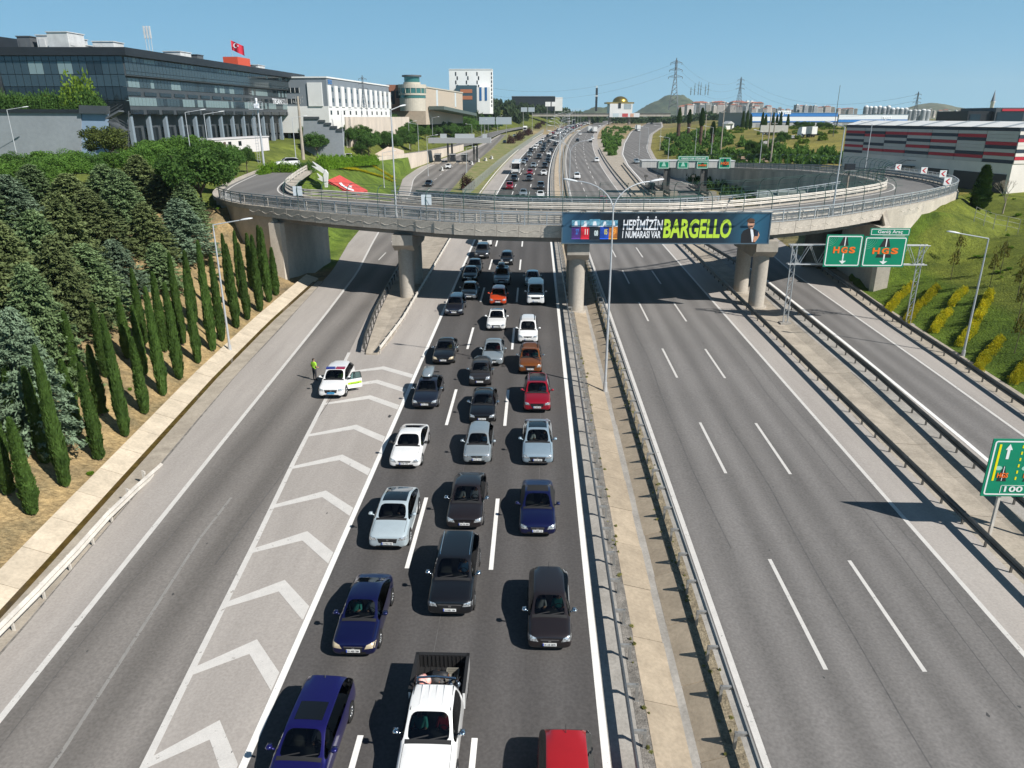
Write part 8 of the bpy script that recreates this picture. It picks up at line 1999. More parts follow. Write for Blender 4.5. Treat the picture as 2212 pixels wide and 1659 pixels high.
def toll_right():
    q0 = G(1437, 420); Y0 = q0.y; zt = AT(1480, 348, Y0).z; zb = AT(1480, 362, Y0).z; x0, x1 = AT(1386, 355, Y0).x, AT(1586, 355, Y0).x
    t = thing('toll_canopy', 'pale toll canopy beam with green lane signs over the right ramp', 'toll canopy', (x0, Y0, ZR(Y0))); o = Vector(t.location)
    bxb((0, x1 - x0, -.4, 3.4, zb - o.z, zt - o.z), 'beam', mat('canopy_pale', (.46, .46, .44), .6, var=.08, scale=.5, stretch=(8, 1, .2)), t); bxb((-.1, x1 - x0 + .1, -.5, 3.5, zt - o.z, zt - o.z + .15), 'roof', M_PLANT, t)
    for cx, yy in ((1437, .4), (1447, 2.2), (1517, .4), (1528, 2.2)): X = AT(cx, 390, Y0).x - x0; bxb((X - .35, X + .35, yy - .35, yy + .35, -.5, zb - o.z), 'column', M_STEELD, t)
    def plate(a, b, yt, yb, txt_=None, sym=None):
        X0, X1 = AT(a, 355, Y0 - .6).x - x0, AT(b, 355, Y0 - .6).x - x0; Z1, Z0 = AT(1480, yt, Y0 - .6).z - o.z, AT(1480, yb, Y0 - .6).z - o.z
        mb = MB(); mb.bx(X0, X1, -.62, -.5, Z0, Z1); p = mb.build('sign_plate', M_SIGN, t); border(p, X0 + .1, X1 - .1, Z0 + .1, Z1 - .1, .09, -.63)
        if txt_: txt(txt_, (X1 - X0) * .8, (Z1 - Z0) * .5, X0 + (X1 - X0) * .1, Z0 + (Z1 - Z0) * .25, M_SW, 'lettering', .02, p, -.65)
        if sym:
            mb = MB(); xc = (X0 + X1) / 2; mb.prism([(xc - .5, Z0 + .5), (xc + .5, Z0 + .5), (xc + .15, Z1 - .25), (xc - .15, Z1 - .25)], -.66, -.63, 'y'); mb.build('road_symbol', M_SB if sym == 'hgs' else mat('sign_waves', (.35, .62, .5), .5), p)
            if sym == 'hgs': txt('HGS', (X1 - X0) * .7, (Z1 - Z0) * .26, X0 + (X1 - X0) * .15, Z0 + (Z1 - Z0) * .35, M_ORG, 'lettering', .03, p, -.68)
    plate(1464, 1530, 337, 347.5, 'GEBZE OSB GİŞELERİ'); plate(1422, 1446, 348, 364.5, None, 'w'); plate(1463.5, 1487.5, 348.5, 364.5, None, 'w'); plate(1505, 1530, 348.5, 364.5, None, 'hgs'); plate(1553, 1578, 340, 364, None, 'hgs')
    for k, px in enumerate((1412, 1442, 1522)):
        X = AT(px, 425, Y0).x; b = thing('toll_lane_island', 'concrete toll island with dark crash barriers and camera post on the right ramp', 'toll island', (X, Y0 + 2, ZR(Y0)), 0, 'toll islands of the right plaza')
        bxb((-.9, .9, -10, 14, -.1, .22), 'kerb_island', M_CONC, b)
        for s_ in (-.7, .7): bxb((s_ - .08, s_ + .08, -8, 13, .5, .95), 'barrier_rail', M_STEELD, b)
        for yy in range(-7, 14, 3): bxb((-.75, .75, yy - .08, yy + .08, 0, .9), 'barrier_post', M_STEELD, b)
        bxb((-.8, .8, -9.5, -8.2, .2, 1.3), 'crash_cushion', mat('cushion', (.30, .27, .22), .7), b)
        mb = MB(); mb.tube((0, 12, 0), (0, 12, 3.0), .1, .08, 6); mb.bx(-.35, .35, 11.6, 12.3, 2.7, 3.2); mb.build('camera_post', M_STEELD, b); bxb((-.6, .6, 1, 3.2, .2, 2.2), 'cabinet', M_CLADG, b)
    for k, (px, py) in enumerate(((1388, 432), (1418, 440), (1500, 437), (1555, 432), (1480, 447))):
        p = G(px, py); b = thing('concrete_block', 'pale concrete barrier block before the right toll islands', 'barrier', p, R(75), 'concrete barrier blocks by the right toll'); mb = MB(); mb.prism([(-.4, 0), (.4, 0), (.18, .35), (.13, .95), (-.13, .95), (-.18, .35)], -2.4, 2.4, 'y'); mb.build('block', M_CONC, b); bxb((-.42, .42, -2.45, 2.45, -.05, .06), 'foot', M_CONCG, b)
toll_right()
# sunken yard inside the loop
yd = thing('yard_building', 'low grey flat roofed plant building inside the loop', 'building', (47.5, 140, ZR(140)), R(-15))
bxb((-6, 5.5, -5, 9, -.5, 3.0), 'wall', M_CONCG, yd); bxb((-6.4, 5.9, -5.4, 9.4, 3.0, 3.35), 'roof', mat('yard_roof', (.17, .20, .18), .8, var=.15, scale=.4), yd); bxb((-3, 2, -1, 4, 3.35, 3.9), 'roof_hatch', mat('yard_roof_hatch', (.24, .27, .25), .8), yd)
bxb((-2, 1, -5.1, -4.9, 0, 2.4), 'door', M_CLAD, yd)
yc_ = thing('camera_mast', 'rusty camera mast with black housing inside the loop', 'mast', (49.5, 122, ZR(122))); mb = MB(); mb.tube((0, 0, 0), (0, 0, 9.5), .22, .16, 8); mb.build('pole', mat('mast_rust', (.33, .27, .22), .8, var=.2, scale=2), yc_); bxb((-.7, .7, -.4, .4, 9.4, 10.3), 'housing', M_CLAD, yc_); bxb((-.9, .9, -.6, .6, 9.2, 9.32), 'bracket', M_STEEL, yc_)
# ================================================================== far greenery
rv = random.Random(31)
def scat(n, xr, yr, hr, ks, label, group, name='broadleaf_tree', cat='tree', ok=None, w=(1.0, 1.3)):
    c = 0; tries = 0
    while c < n and tries < n * 14:
        tries += 1; x, y = rv.uniform(*xr), rv.uniform(*yr); p = T(x, y)
        if ok and not ok(p): continue
        if not (p.x < interp(p.y, XLB) - 2 or p.x > interp(p.y, XRB) + 2): continue
        k = rv.choice(ks); broad(p - Vector((0, 0, .3)), rv.uniform(*hr), k, label, group, rv.uniform(*w), name, cat); c += 1
def off_road(p):
    return all((Vector((q.x, q.y)) - Vector((p.x, p.y))).length > 6.5 for q, u in ULP)
TOPY = [(600, 276), (660, 268), (740, 260), (835, 256), (848, 214), (880, 218), (930, 226), (1000, 238), (1060, 246), (1120, 240), (1200, 236)]
LB = ['deep green tree in the plantation before the white industrial building', 'green tree on the wooded hillside below the round office tower', 'dark green tree between the left ramp and the far motorway']
c_ = 0; tries = 0
while c_ < 270 and tries < 9000:
    tries += 1; Y = rv.uniform(160, 540); X = interp(Y, XLB) - rv.uniform(5, 58); p = Vector((X, Y, terr(X, Y) - .3)); h = rv.uniform(4, 8); x_, y_ = PX(p + Vector((0, 0, h)))
    if x_ < 640 or y_ < interp(x_, TOPY) or not off_road(p) or (Y < 262 and X > interp(Y, [(p_.y, p_.x) for p_, u_ in ULP]) - 6): continue
    g_ = 0 if x_ < 760 else 1 if x_ < 1010 else 2
    broad(p, h, rv.choice((1, 4, 0) if g_ else (1, 4)), LB[g_], ('plantation before the white building', 'wooded hillside below the tower', 'trees between far ramp and motorway')[g_], rv.uniform(1.0, 1.3)); c_ += 1
for (x_, y_, Y, k) in ((30, 352, 88, 0), (70, 362, 84, 0), (110, 348, 92, 2), (150, 340, 96, 0), (190, 346, 100, 1), (230, 336, 104, 0), (265, 330, 106, 2), (10, 340, 97, 1), (150, 352, 104, 2), (85, 335, 103, 0), (-20, 350, 92, 0), (320, 300, 118, 0), (480, 312, 124, 2), (440, 318, 112, 0)):
    q = AT(x_, y_, Y); g = terr(q.x, Y); broad((q.x, Y, g), min(10, max(4.5, q.z - g)), k, ['bright green broadleaf tree in the grove behind the cedars', 'deep green broadleaf tree in the grove behind the cedars', 'bright green broadleaf tree in the grove behind the cedars'][k], 'broadleaf grove behind the cedars', 1.15)
# one far wood reading as a mass
SMALL = np.array([v.co[:] for v in bush_mesh(91, M_LDEC[1], 260, .34).vertices])
def wood(name, label, pts, m, cat='wood'):
    Vs = []; n0 = 0; rs = np.random.default_rng(4)
    for p, r_, h in pts:
        th = rs.random() * 6.28; b = SMALL * np.array([r_, r_, h]); b = np.stack([b[:, 0] * math.cos(th) - b[:, 1] * math.sin(th), b[:, 0] * math.sin(th) + b[:, 1] * math.cos(th), b[:, 2]], 1) + np.array(p); Vs.append(b)
    V = np.concatenate(Vs); o = obj(name, np_mesh(name, V, np.arange(len(V)).reshape(-1, 4), [m])); tag(o, label, cat, None, 'stuff'); return o
M_FARW = leafmat('leaf_far', (.030, .058, .022), (.075, .115, .045), .1)
wp = []
for _ in range(420):
    Y = rv.uniform(480, 900); X = rv.uniform(-260, interp(Y, XLB) - 8); p = Vector((X, Y, terr(X, Y)))
    if off_road(p): wp.append((p, rv.uniform(3.0, 5.0), rv.uniform(6, 9)))
wood('far_wood', 'dense dark green wood on the ridge left of the far motorway', wp, M_FARW)
wp = []
for _ in range(170):
    Y = rv.uniform(740, 1050); X = rv.uniform(20, 330); p = Vector((X, Y, terr(X, Y))); wp.append((p, rv.uniform(4, 6), rv.uniform(4.5, 8)))
wood('far_wood', 'dark green belt of trees beyond the far overpass', wp, M_FARW)
wp = []
for _ in range(110):
    Y = rv.uniform(290, 600); a = 21.9 + DX(Y); b = interp(Y, T_RR_L) - 1
    if b - a > 3: p = Vector((rv.uniform(a + 2, b - .5), Y, ZR(Y) + .1)); wp.append((p, rv.uniform(.6, 1.6), rv.uniform(.6, 2.4)))
wood('verge_shrubs', 'green shrubs on the verge between far motorway and right ramp', wp, M_LDEC[0], 'shrubs')
wp = []
for _ in range(240):
    Y = rv.uniform(170, 420); X = max(interp(Y, XRB) + 3, interp(Y, [(158, 64), (175, 60), (193, 54), (209, 50), (226, 47.5), (250, 47), (260, 40)])) + rv.uniform(0, 30); p = Vector((X, Y, terr(X, Y))); wp.append((p, rv.uniform(.9, 2.2), rv.uniform(1.0, 3.0)))
wood('ramp_shrubs', 'green shrubs covering the bank right of the toll ramp', wp, M_LDEC[0], 'shrubs')
wp = []
for _ in range(60):
    Y = rv.uniform(98, 205); X = rv.uniform(40.8, max(41, interp(Y, XRB) - 1))
    if not (129 < Y < 152 and X > 40.5): wp.append((Vector((X, Y, ZR(Y))), rv.uniform(.7, 1.4), rv.uniform(.8, 2.0)))
wood('loop_shrubs', 'green shrubs on the ground inside the loop', wp, M_LDEC[1], 'shrubs')
wp = []
for _ in range(230):
    Y = rv.uniform(230, 640); X = interp(Y, XRB) + rv.uniform(30, 190); wp.append((Vector((X, Y, terr(X, Y))), rv.uniform(.8, 2.6), rv.uniform(.5, 1.6)))
wood('field_scrub', 'low green scrub scattered over the dry field', wp, M_LDEC[2], 'scrub')
wp = []
for _ in range(260):
    Y = rv.uniform(20, 130); d = rv.uniform(.3, 26); side = rv.random() < .5
    if side: X = interp(Y, XRB) + d + 10; wp.append((Vector((X, Y, terr(X, Y))), rv.uniform(.15, .5), rv.uniform(.1, .3)))
    else: X = interp(Y, XLB) - d; wp.append((Vector((X, Y, terr(X, Y))), rv.uniform(.06, .22), rv.uniform(.06, .2)))
wood('weeds', 'small green weeds scattered on the road banks', wp, M_LHED, 'weeds')
wp = []
for _ in range(300):
    Y = rv.uniform(12, 110); X = rv.choice((rv.gauss(3.95, .1), rv.gauss(6.6, .18), rv.gauss(6.6, .18))); wp.append((Vector((X, Y, ZR(Y) + .0)), rv.uniform(.03, .10), rv.uniform(.03, .14)))
wood('median_weeds', 'dry weeds growing along the median guardrails', wp, leafmat('weed_dry', (.16, .18, .05), (.34, .32, .12), .2), 'weeds')
# purple plum bushes along the toll fence
for k, (px, py) in enumerate(((1008, 410), (1103, 310), (1118, 304), (1124, 300), (1137, 293), (1143, 290), (1160, 278), (1165, 275), (1172, 270))):
    p = G(px, py); bush(p, 1.7 if k == 0 else 2.2, 3.2 if k == 0 else 3.6, 'purple', 'dark purple plum tree beside the left toll road fence', 'purple plum trees by the toll fence', 'plum_tree', 'tree')
# chain link fence between toll road and motorway
fp = [G(x, y) for x, y in ((1000, 432), (1042, 393), (1075, 362), (1102, 340), (1146, 307), (1175, 285))]
ff = thing('chain_fence', 'grey chain link fence between left toll road and motorway', 'fence', fp[0]); mb = MB()
for a, b in zip(fp, fp[1:]): mb.quad(a - fp[0], b - fp[0], b - fp[0] + Vector((0, 0, 2.2)), a - fp[0] + Vector((0, 0, 2.2)))
mb.build('wire_mesh', mwire('grey_wire', (.35, .38, .36), .45), ff, recalc=False); pm = MB(); pm.bx(-.05, .05, -.05, .05, -.2, 2.3); pme = pm.mesh('post', M_STEEL)
for a, b in zip(fp, fp[1:]):
    n = max(2, int((b - a).length / 4))
    for k in range(n): obj('post', pme, ff, a.lerp(b, k / n) - fp[0])
# right hand landmarks
tb_ = T(2113, 452); t = cypress(tb_, AT(2125, 357, tb_.y).z - tb_.z, 'broad dark cypress before the striped warehouse', None, 1, 3.0)
def bare_tree(p, h, label):
    t = thing('bare_tree', label, 'tree', p); rr = random.Random(3); mb = MB(); mb.tube((0, 0, -.2), (.1, 0, h * .3), .12, .09, 6, False)
    def grow(a, d, L_, r_, n):
        b = a + d * L_; mb.tube(a, b, r_, r_ * .6, 5, False)
        if n:
            for _ in range(3): grow(b, (d + Vector((rr.uniform(-.7, .7), rr.uniform(-.7, .7), rr.uniform(-.1, .5)))).normalized(), L_ * .72, r_ * .6, n - 1)
    for _ in range(4): grow(Vector((.1, 0, h * .3)), Vector((rr.uniform(-.6, .6), rr.uniform(-.6, .6), 1)).normalized(), h * .22, .06, 3)
    mb.build('branches', mat('bark_pale', (.34, .29, .23), .9), t)
bare_tree(T(2165, 462), 5.5, 'leafless pale tree beside the broad cypress')
for px, py, yt in ((1464, 305, 232), (1486, 300, 236), (1512, 312, 233), (1537, 318, 262)):
    p = T(px, py); h = AT(px, yt, p.y).z - p.z; t = cypress(p, h * .5, 'tall half brown cypress on the bank right of the toll ramp', 'half brown cypresses by the toll ramp', 2, 3.0); 
    for c in t.children:
        if c.name.startswith('crown'): c.location = (0, 0, h * .5)
    mb = MB(); rs_ = random.Random(px); pr = [(.25, -.5)] + [(.55 + .35 * rs_.random(), h * k / 9) for k in range(1, 6)] + [(.3, h * .62)]; mb.lathe(pr, 9); mb.build('dead_foliage', mat('dead_foliage', (.085, .05, .035), .95, var=.4, scale=2, bump=1, bscale=6), t)
for i in range(9):
    x = (1603, 1612, 1620, 1645, 1652, 1668, 1676, 1684, 1700)[i]; p = T(x, 281 - (i % 3)); cypress(p, rv.uniform(7, 10), 'dark cypress in the row before the blue factory hall', 'cypress row before the blue factory', i, 2.6)
scat(10, (1700, 1800), (276, 284), (3, 4.5), [1, 4], 'low dark tree in the hedge before the blue factory hall', 'trees before the blue factory', ok=lambda p: p.y > 250)
for px, py, h in ((1690, 318, 5), (1682, 320, 4), (1625, 345, 5), (1640, 350, 4.5)): broad(T(px, py), h, 1, 'dark green bushy tree on the field beside the dirt track', 'bushy trees on the dirt track')
# dirt track, huts, trailer, lorry, poles on the field
def patch_ground(name, pts, m, up=.12):
    P = [T(*p) + Vector((0, 0, up)) for p in pts]; mb = MB(); mb.add(P, [tuple(range(len(P)))]); mb.build(name, m, recalc=False)['kind'] = 'structure'
M_DIRT = mat('bare_earth', (.42, .29, .20), .95, var=.12, scale=.2); M_TRK = mat('track_grey', (.34, .33, .31), .95, var=.1, scale=.2)
patch_ground('dirt_path', [(1600, 345), (1605, 328), (1622, 316), (1650, 318), (1640, 330), (1660, 352), (1625, 356)], M_DIRT, .35); patch_ground('track_path', [(1632, 316), (1655, 305), (1690, 296), (1735, 292), (1735, 297), (1700, 302), (1668, 313), (1680, 320), (1650, 318)], M_TRK, .35)
p = T(1572, 279); hu = thing('white_hut', 'small white hut with gabled roof on the field', 'hut', p, .3); bxb((-2.6, 2.6, -2, 2, -.5, 3), 'wall', M_WHITEB, hu); mb = MB(); mb.prism([(-2.4, 3), (2.4, 3), (0, 4.4)], -3, 3, 'y'); mb.build('roof', M_PLANT, hu); bxb((.4, 1.4, -2.05, -1.95, 0, 2.1), 'door', M_CLADG, hu)
def trailer(p, rz, L_, label, name='semi_trailer', cat='trailer', col=(.66, .63, .58), cab=None, group=None):
    t = thing(name, label, cat, p, rz, group); bxb((-1.25, 1.25, 0, L_, 1.15, 3.9), 'box', mat('trailer_%s' % name, col, .6, var=.06), t); bxb((-1.1, 1.1, .2, L_ - .2, .8, 1.15), 'chassis', M_TRIM, t)
    tm, rm = wheel_meshes(.5, .3)
    for y in (L_ - 1.5, L_ - 2.8) + ((-1.2, -4.0) if cab else (1.5,)):
        for s_ in (-1, 1): w = obj('wheel', tm, t, (s_ * 1.1, y, .5)); w.rotation_euler = (0, s_ * R(90), 0); obj('rim', rm, w)
    if cab:
        mb = MB(); mb.prism([(-4.9, .6), (-4.95, 1.9), (-4.5, 3.2), (-3.9, 3.6), (-2.4, 3.7), (-2.4, .6)], -1.22, 1.22, 'x'); mb.build('cab', cab, t); mb = MB(); mb.add([(-1.1, -4.99, 1.95), (1.1, -4.99, 1.95), (1.05, -4.56, 3.15), (-1.05, -4.56, 3.15)], [(0, 1, 2, 3)]); mb.build('windscreen', M_TINT, t, recalc=False); bxb((-1.0, 1.0, -4.97, -4.85, .7, 1.5), 'grille', M_TRIM, t); bxb((-1.0, 1.0, -2.4, .2, .7, 1.0), 'coupling', M_TRIM, t)
    return t
trailer(T(1700, 292), R(80), 11, 'cream box semi trailer parked on the field track'); 
lq = trailer(T(1745, 296), R(200), 3.5, 'white lorry parked beside the field track', 'parked_lorry', 'lorry', (.7, .7, .68), M_WHITEB)
for px, py, yt, lab in ((1556, 331, 238, 'pale concrete pole at the field fence beside the half brown cypresses'), (1657, 326, 243, 'slim grey pole on the field behind the dirt track'), (1664, 352, 263, 'pale concrete pole on a block beside the dirt track'), (1522, 300, 246, 'thin grey pole on the bank among half brown cypresses')):
    p = T(px, py); h = AT(px, yt, p.y).z - p.z; t = thing('field_pole', lab, 'pole', p); mb = MB(); mb.tube((0, 0, -.4), (0, 0, h), .24, .14, 7); mb.build('pole', M_CONC, t); bxb((-.7, .7, -.06, .06, h - .5, h - .35), 'crossarm', M_STEEL, t)
c = AT(1800, 290, 300); t = thing('radio_mast', 'very thin tall mast rising behind the loop lamps', 'mast', (c.x, 300, c.z)); mb = MB(); mb.tube((0, 0, -4), (0, 0, AT(1816, 184, 300).z - c.z), .16, .08, 6); mb.build('pole', M_STEELD, t); bxb((-.4, .4, -.4, .4, -4, -3.4), 'base', M_CONC, t)
rwl = [T(1592, 356), T(1640, 352), T(1700, 345)]
# fenced field edge on the right bank
fr = [reg8(1740, 55), reg8(1830, 90), reg8(1920, 120), reg8(2040, 140), reg8(2150, 165), reg8(2260, 190)]
ft_ = thing('field_fence', 'rusty wire fence on thin posts above the right lawn', 'fence', fr[0])
for p in fr: mb = MB(); mb.tube(p - fr[0] - Vector((0, 0, .2)), p - fr[0] + Vector((0, 0, 1.8)), .04, .04, 5); mb.build('post', M_STEEL, ft_)
mb = MB(); [mb.path([p - fr[0] + Vector((0, 0, z)) for p in fr], .015, 4) for z in (.6, 1.2, 1.75)]; mb.build('wire', M_STEEL, ft_)
# ================================================================== far street lamps
for k in range(14):
    Y = 118 + k * 36; lamp('double arm street lamp in the far median beyond the bridge', (5.3 + DX(Y), Y, ZR(Y)), 12.0, [R(180), 0.0], alen=2.4, curved=True, group='far median lamps')
for px, py, yt in ((745, 352, 240), (1008, 373, 320), (925, 380, 295), (830, 405, 330)): lamp_px('single arm street lamp beside the left toll road', px, py, yt, [R(10)], group='lamps of the left toll road')
for k, (px, py) in enumerate(((1020, 318), (1040, 306), (1055, 297), (1075, 286), (905, 335), (885, 322), (850, 318), (935, 305))): lamp('single arm street lamp on the slope by the left ramp', T(px, py), 9.5, [R(10 if k % 2 else 170)], group='lamps of the left slope')
for px, py in ((1380, 335), (1398, 330), (1425, 325), (1441, 372), (1500, 345), (1535, 345)): lamp('single arm street lamp beside the right ramp', T(px, py), 9.5, [R(175)], group='lamps of the right ramp')
for px, py, yt, lab in ((412, 330, 243, 'single arm street lamp behind the grove beside the glass building'), (448, 305, 247, 'shorter street lamp behind the grove beside the glass building'), (640, 350, 255, 'single arm street lamp on the lawn before the glass building'), (32, 316, 237, 'leaning pale street lamp before the grey retaining wall')):
    p = AT(px, py, 122 if px < 500 else 160); p.z = terr(p.x, p.y); lamp(lab, p, max(6, AT(px, yt, p.y).z - p.z), [R(20)])
# far sign gantries (backs)
for px, py, w, h, lab in ((1070, 305, 62, 13, 'wide grey sign panel on posts over the left ramp'), (1140, 246, 26, 8, 'pair of small grey sign panels above the far wood road'), (1190, 240, 22, 8, 'pair of white sign panels on a post by the far motorway')):
    f0 = 420 if px < 1100 else 520; c = at_fwd(px, f0); m_ = 1.064 * f0 / F_PX; z1 = hz(f0, py - 50 if px < 1100 else 214 if px > 1180 else 250 - 16); 
    zt0 = hz(f0, {1070: 253, 1140: 232, 1190: 220}[px]); zb0_ = zt0 - h * m_; g = terr(c.x, c.y); t = thing('sign_gantry', lab, 'sign', (c.x, c.y, min(g, zb0_ - 3)), YAW); zz0 = t.location.z
    for a, b in ((-w / 2, -1), (1, w / 2)): bxb((a * m_, b * m_, -.1, .1, zb0_ - zz0, zt0 - zz0), 'panel', mat('sign_back_blue', (.36, .42, .46), .5) if px < 1180 else M_WHITEB, t)
    for a in (-w / 3, w / 3): mb = MB(); mb.tube((a * m_, .2, -1), (a * m_, .2, zt0 - zz0), .18, .14, 6); mb.build('post', M_STEEL, t)
# ================================================================== traffic beyond the bridge
PROTO = {}
DIM = dict(sedan=(4.5, 1.78, 1.46), hatch=(4.1, 1.76, 1.5), suv=(4.5, 1.85, 1.66), van=(5.0, 1.95, 2.05))
CNAME = dict(white='white', black='black', silver='silver', red='dark red', grey='dark grey', navy='navy blue', orange='orange', greyblue='pale grey')
KNAME = dict(sedan='saloon', hatch='hatchback', suv='off roader', van='van')
def farcar(kind, col, p, away, where, group):
    lab = f'{CNAME[col]} {KNAME[kind]} {where}'; key = (kind, col)
    y = p.y + DIM[kind][0] / 2
    slope = 2.5e-4 * (y - 110) if 110 < y else 0
    rz = -math.atan(slope) if where.find('ramp') < 0 else 0.0
    if key not in PROTO:
        t, sp = make_car(lab, kind, DIM[kind], PT(col), (p.x, y, ZR(y) + .012), rz, group=group, away=away, detail=1, cat='van' if kind == 'van' else 'car', name='van' if kind == 'van' else 'car'); PROTO[key] = t
    else:
        t = copy_tree(PROTO[key], (p.x, y, ZR(y) + .012), None, lab, group); 
    t.rotation_euler = (-SLANG if away else SLANG, 0, rz + (math.pi if away else 0))
    return t
D7 = lambda zx, zy: (1042.4 + zx * .1488, 235.9 + zy * .1488)
QW = 'queued beyond the bridge'; QG = 'cars queued beyond the bridge'
for zx, zy, kind, col in ((390, 1172, 'suv', 'red'), (590, 1275, 'sedan', 'silver'), (845, 1172, 'suv', 'grey'), (840, 1300, 'sedan', 'white'), (455, 1057, 'suv', 'black'), (675, 1052, 'hatch', 'grey'), (685, 957, 'hatch', 'red'), (890, 967, 'sedan', 'white'),
      (740, 852, 'sedan', 'silver'), (905, 862, 'suv', 'black'), (950, 782, 'sedan', 'black'), (960, 735, 'sedan', 'grey'), (962, 672, 'sedan', 'white'), (820, 727, 'suv', 'black'), (590, 803, 'hatch', 'silver'), (622, 770, 'sedan', 'navy'), (680, 690, 'hatch', 'silver'),
      (700, 628, 'suv', 'black'), (875, 627, 'suv', 'black'), (893, 575, 'hatch', 'black'), (900, 530, 'sedan', 'black'), (997, 632, 'suv', 'black'), (765, 585, 'sedan', 'white'), (787, 545, 'hatch', 'white'), (835, 512, 'hatch', 'silver'), (870, 465, 'sedan', 'white'), (1055, 537, 'suv', 'black'),
      (1088, 490, 'sedan', 'white'), (965, 487, 'sedan', 'black'), (1022, 457, 'suv', 'black'), (1138, 447, 'suv', 'black'), (947, 407, 'sedan', 'black'), (982, 383, 'hatch', 'white'), (1055, 405, 'hatch', 'white'), (1080, 372, 'van', 'white'), (1022, 355, 'hatch', 'red'), (1195, 378, 'sedan', 'white'), (1130, 330, 'suv', 'black'), (1160, 342, 'hatch', 'white'),
      (1215, 300, 'sedan', 'black'), (1255, 290, 'hatch', 'white'), (1200, 282, 'hatch', 'white'), (1300, 315, 'sedan', 'silver'), (1330, 262, 'sedan', 'grey'), (1385, 250, 'suv', 'black'), (1430, 248, 'hatch', 'red'), (1480, 238, 'sedan', 'white'), (1465, 226, 'hatch', 'black'), (1545, 222, 'sedan', 'white'), (1520, 212, 'hatch', 'white')):
    farcar(kind, col, G(*D7(zx, zy)), False, QW, QG)
rq = random.Random(9)
for k in range(42):                                            # the queue thins into the distance
    Y = 470 + k * 5.6 + rq.uniform(-1.5, 1.5); o = (-7.2, -3.6, .3)[k % 3] + rq.uniform(-.25, .25)
    farcar(rq.choice(('sedan', 'hatch', 'suv')), rq.choice(('white', 'white', 'black', 'silver', 'grey', 'red')), Vector((o + DX(Y), Y, 0)), False, QW, QG)
for zx, zy, kind, col in ((1375, 1022, 'suv', 'white'), (1662, 772, 'hatch', 'white'), (1380, 472, 'hatch', 'black'), (1572, 482, 'hatch', 'black'), (1602, 442, 'hatch', 'white'), (1418, 380, 'sedan', 'white'), (1745, 1392, 'suv', 'orange'), (1705, 255, 'hatch', 'white')):
    farcar(kind, col, G(*D7(zx, zy)), True, 'driving away on the open carriageway', 'cars driving away on the open carriageway')
for px, py, kind, col, aw in ((1376, 354, 'sedan', 'silver', True), (1380, 284, 'hatch', 'white', True), (1408, 268, 'sedan', 'black', False)): farcar(kind, col, G(px, py), aw, 'on the right toll ramp', 'cars on the right toll ramp')
for px, py, kind, col in ((1089.7, 310, 'hatch', 'black'), (1111, 296, 'hatch', 'silver'), (967, 365, 'sedan', 'white'), (924, 404, 'sedan', 'black')): farcar(kind, col, G(px, py), False, 'on the left toll ramp', 'cars on the left toll ramp')
for px, py, aw, lab in ((1380, 283, True, 'white lorry driving away on the right toll ramp'), (1286, 288, True, 'white box lorry driving away on the open carriageway'), (1275, 287, True, 'grey box lorry driving away beside a white lorry'), (1134, 286, False, 'white lorry coming down the left toll ramp'), (1240, 268, False, 'white lorry in the far queue beside the median lamps'), (1280, 259, False, 'white lorry in the far queue before the overpass')):
    p = G(px, py); t = trailer((p.x, p.y + (9 if aw else 5), ZR(p.y) + .01), math.pi if aw else 0, 8, lab, 'lorry', 'lorry', (.30, .31, .32) if lab.startswith('grey') else (.74, .74, .72), M_WHITEB)
# the white coach
p = G(*D7(480, 948)); bs = thing('coach', 'tall white coach standing at the edge of the queue', 'coach', (p.x, p.y, ZR(p.y) + .01)); bs.rotation_euler = (SLANG, 0, -.03)
mb = MB(); prof = [(-1.1, .35), (-1.27, .5), (-1.27, 2.9), (-1.12, 3.35), (1.12, 3.35), (1.27, 2.9), (1.27, .5), (1.1, .35)]; mb.add([(x, 0.15, z) for x, z in prof] + [(x, 12, z) for x, z in prof] + [(x * .95, 0, .35 + (z - .35) * .97) for x, z in prof], [tuple(range(7, -1, -1))] * 0 + [tuple(range(8, 16))] + [(k, (k + 1) % 8, 8 + (k + 1) % 8, 8 + k) for k in range(8)] + [(16 + k, 16 + (k + 1) % 8, (k + 1) % 8, k) for k in range(8)] + [tuple(range(23, 15, -1))]); mb.build('body', PT('white'), bs)
bxb((-1.12, 1.12, -.03, .02, 1.5, 3.0), 'windscreen', M_PANO, bs); bxb((-.9, .9, -.05, .0, .45, .75), 'bumper_trim', M_TRIM, bs)
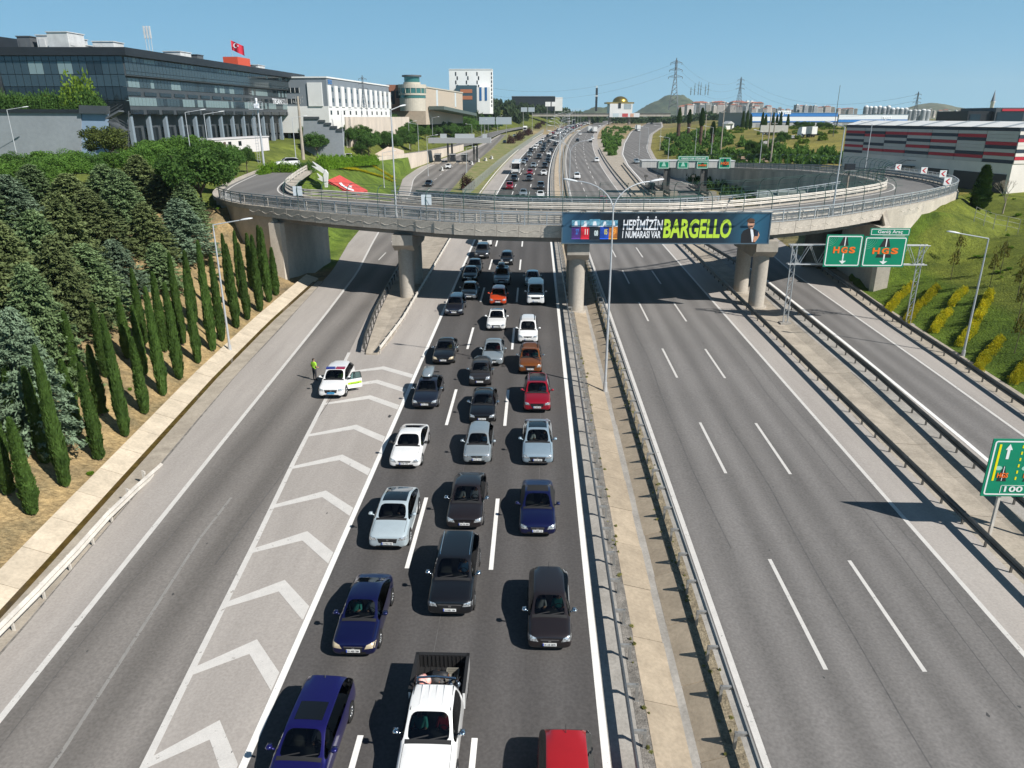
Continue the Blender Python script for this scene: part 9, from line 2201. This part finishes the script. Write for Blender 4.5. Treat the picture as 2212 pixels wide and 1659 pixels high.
for s_ in (-1, 1):
    for k in range(6): bxb((s_ * 1.275 - .02, s_ * 1.275 + .02, .8 + k * 1.85, 2.5 + k * 1.85, 1.7, 2.8), 'side_window', M_PANO, bs)
    bxb((s_ * 1.0 - .18, s_ * 1.0 + .18, -.06, .0, .95, 1.15), 'headlight', M_HL, bs); mb = MB(); mb.path([(s_ * 1.2, .1, 3.0), (s_ * 1.55, -.35, 2.8), (s_ * 1.55, -.35, 2.3)], .05, 5); mb.bx(s_ * 1.55 - .12, s_ * 1.55 + .12, -.42, -.28, 1.9, 2.45); mb.build('mirror', M_TRIM, bs)
    for y in (2.4, 9.2): tm, rm = wheel_meshes(.5, .3); w = obj('wheel', tm, bs, (s_ * 1.13, y, .5)); w.rotation_euler = (0, s_ * R(90), 0); obj('rim', rm, w)
mb = MB(); mb.bx(-.7, .7, 3, 5, 3.35, 3.55); mb.bx(-.7, .7, 7, 8.5, 3.35, 3.5); mb.build('roof_vent', M_PLANT, bs)
# vehicles on the upper left road
def onroad(i, lab, kind, col, rzadd=0.0):
    q = ULP[i][0]; d = (ULP[i + 1][0] - q).normalized(); t = farcar(kind, col, Vector((q.x, q.y, 0)), False, 'ramp', None); t['label'] = lab; del t['group']
    t.location = q + Vector((d.y, -d.x, 0)) * -1.8 + Vector((0, 0, .02)); t.rotation_euler = (0, 0, math.atan2(d.y, d.x) - R(90) + rzadd)
i1 = min(range(len(ULP)), key=lambda i: abs(ULP[i][0].y - 144)); i2 = min(range(len(ULP)), key=lambda i: abs(ULP[i][0].y - 205))
def lone(lab, kind, col, p, rz):
    t = copy_tree(PROTO[(kind, col)], p, None, lab); t.rotation_euler = (0, 0, rz)
    if 'group' in t: del t['group']
lone('white car stopped by the kerb beside the lattice mast', 'suv', 'white', ULP[i1][0] + Vector((-1.5, 0, .02)), R(-60))
lone('white van driving on the upper road behind the lawn hedge', 'van', 'white', ULP[i2][0] + Vector((0, 0, .02)), R(10)) if ('van', 'white') in PROTO else None

# ================================================================== summer haze
hzb = MB(); hzb.bx(-7000, 7000, -120, 9500, -6, 420)
vm = bpy.data.materials.new('haze_air'); vm.use_nodes = True; t_ = vm.node_tree; t_.nodes.remove(t_.nodes['Principled BSDF'])
pv = t_.nodes.new('ShaderNodeVolumePrincipled'); pv.inputs['Color'].default_value = (.70, .88, 1.0, 1); pv.inputs['Density'].default_value = 0.00008; pv.inputs['Anisotropy'].default_value = 0.2
t_.links.new(pv.outputs[0], t_.nodes['Material Output'].inputs['Volume'])
hzo = hzb.build('haze', vm); hzo['kind'] = 'stuff'
SC.cycles.volume_bounces = 1
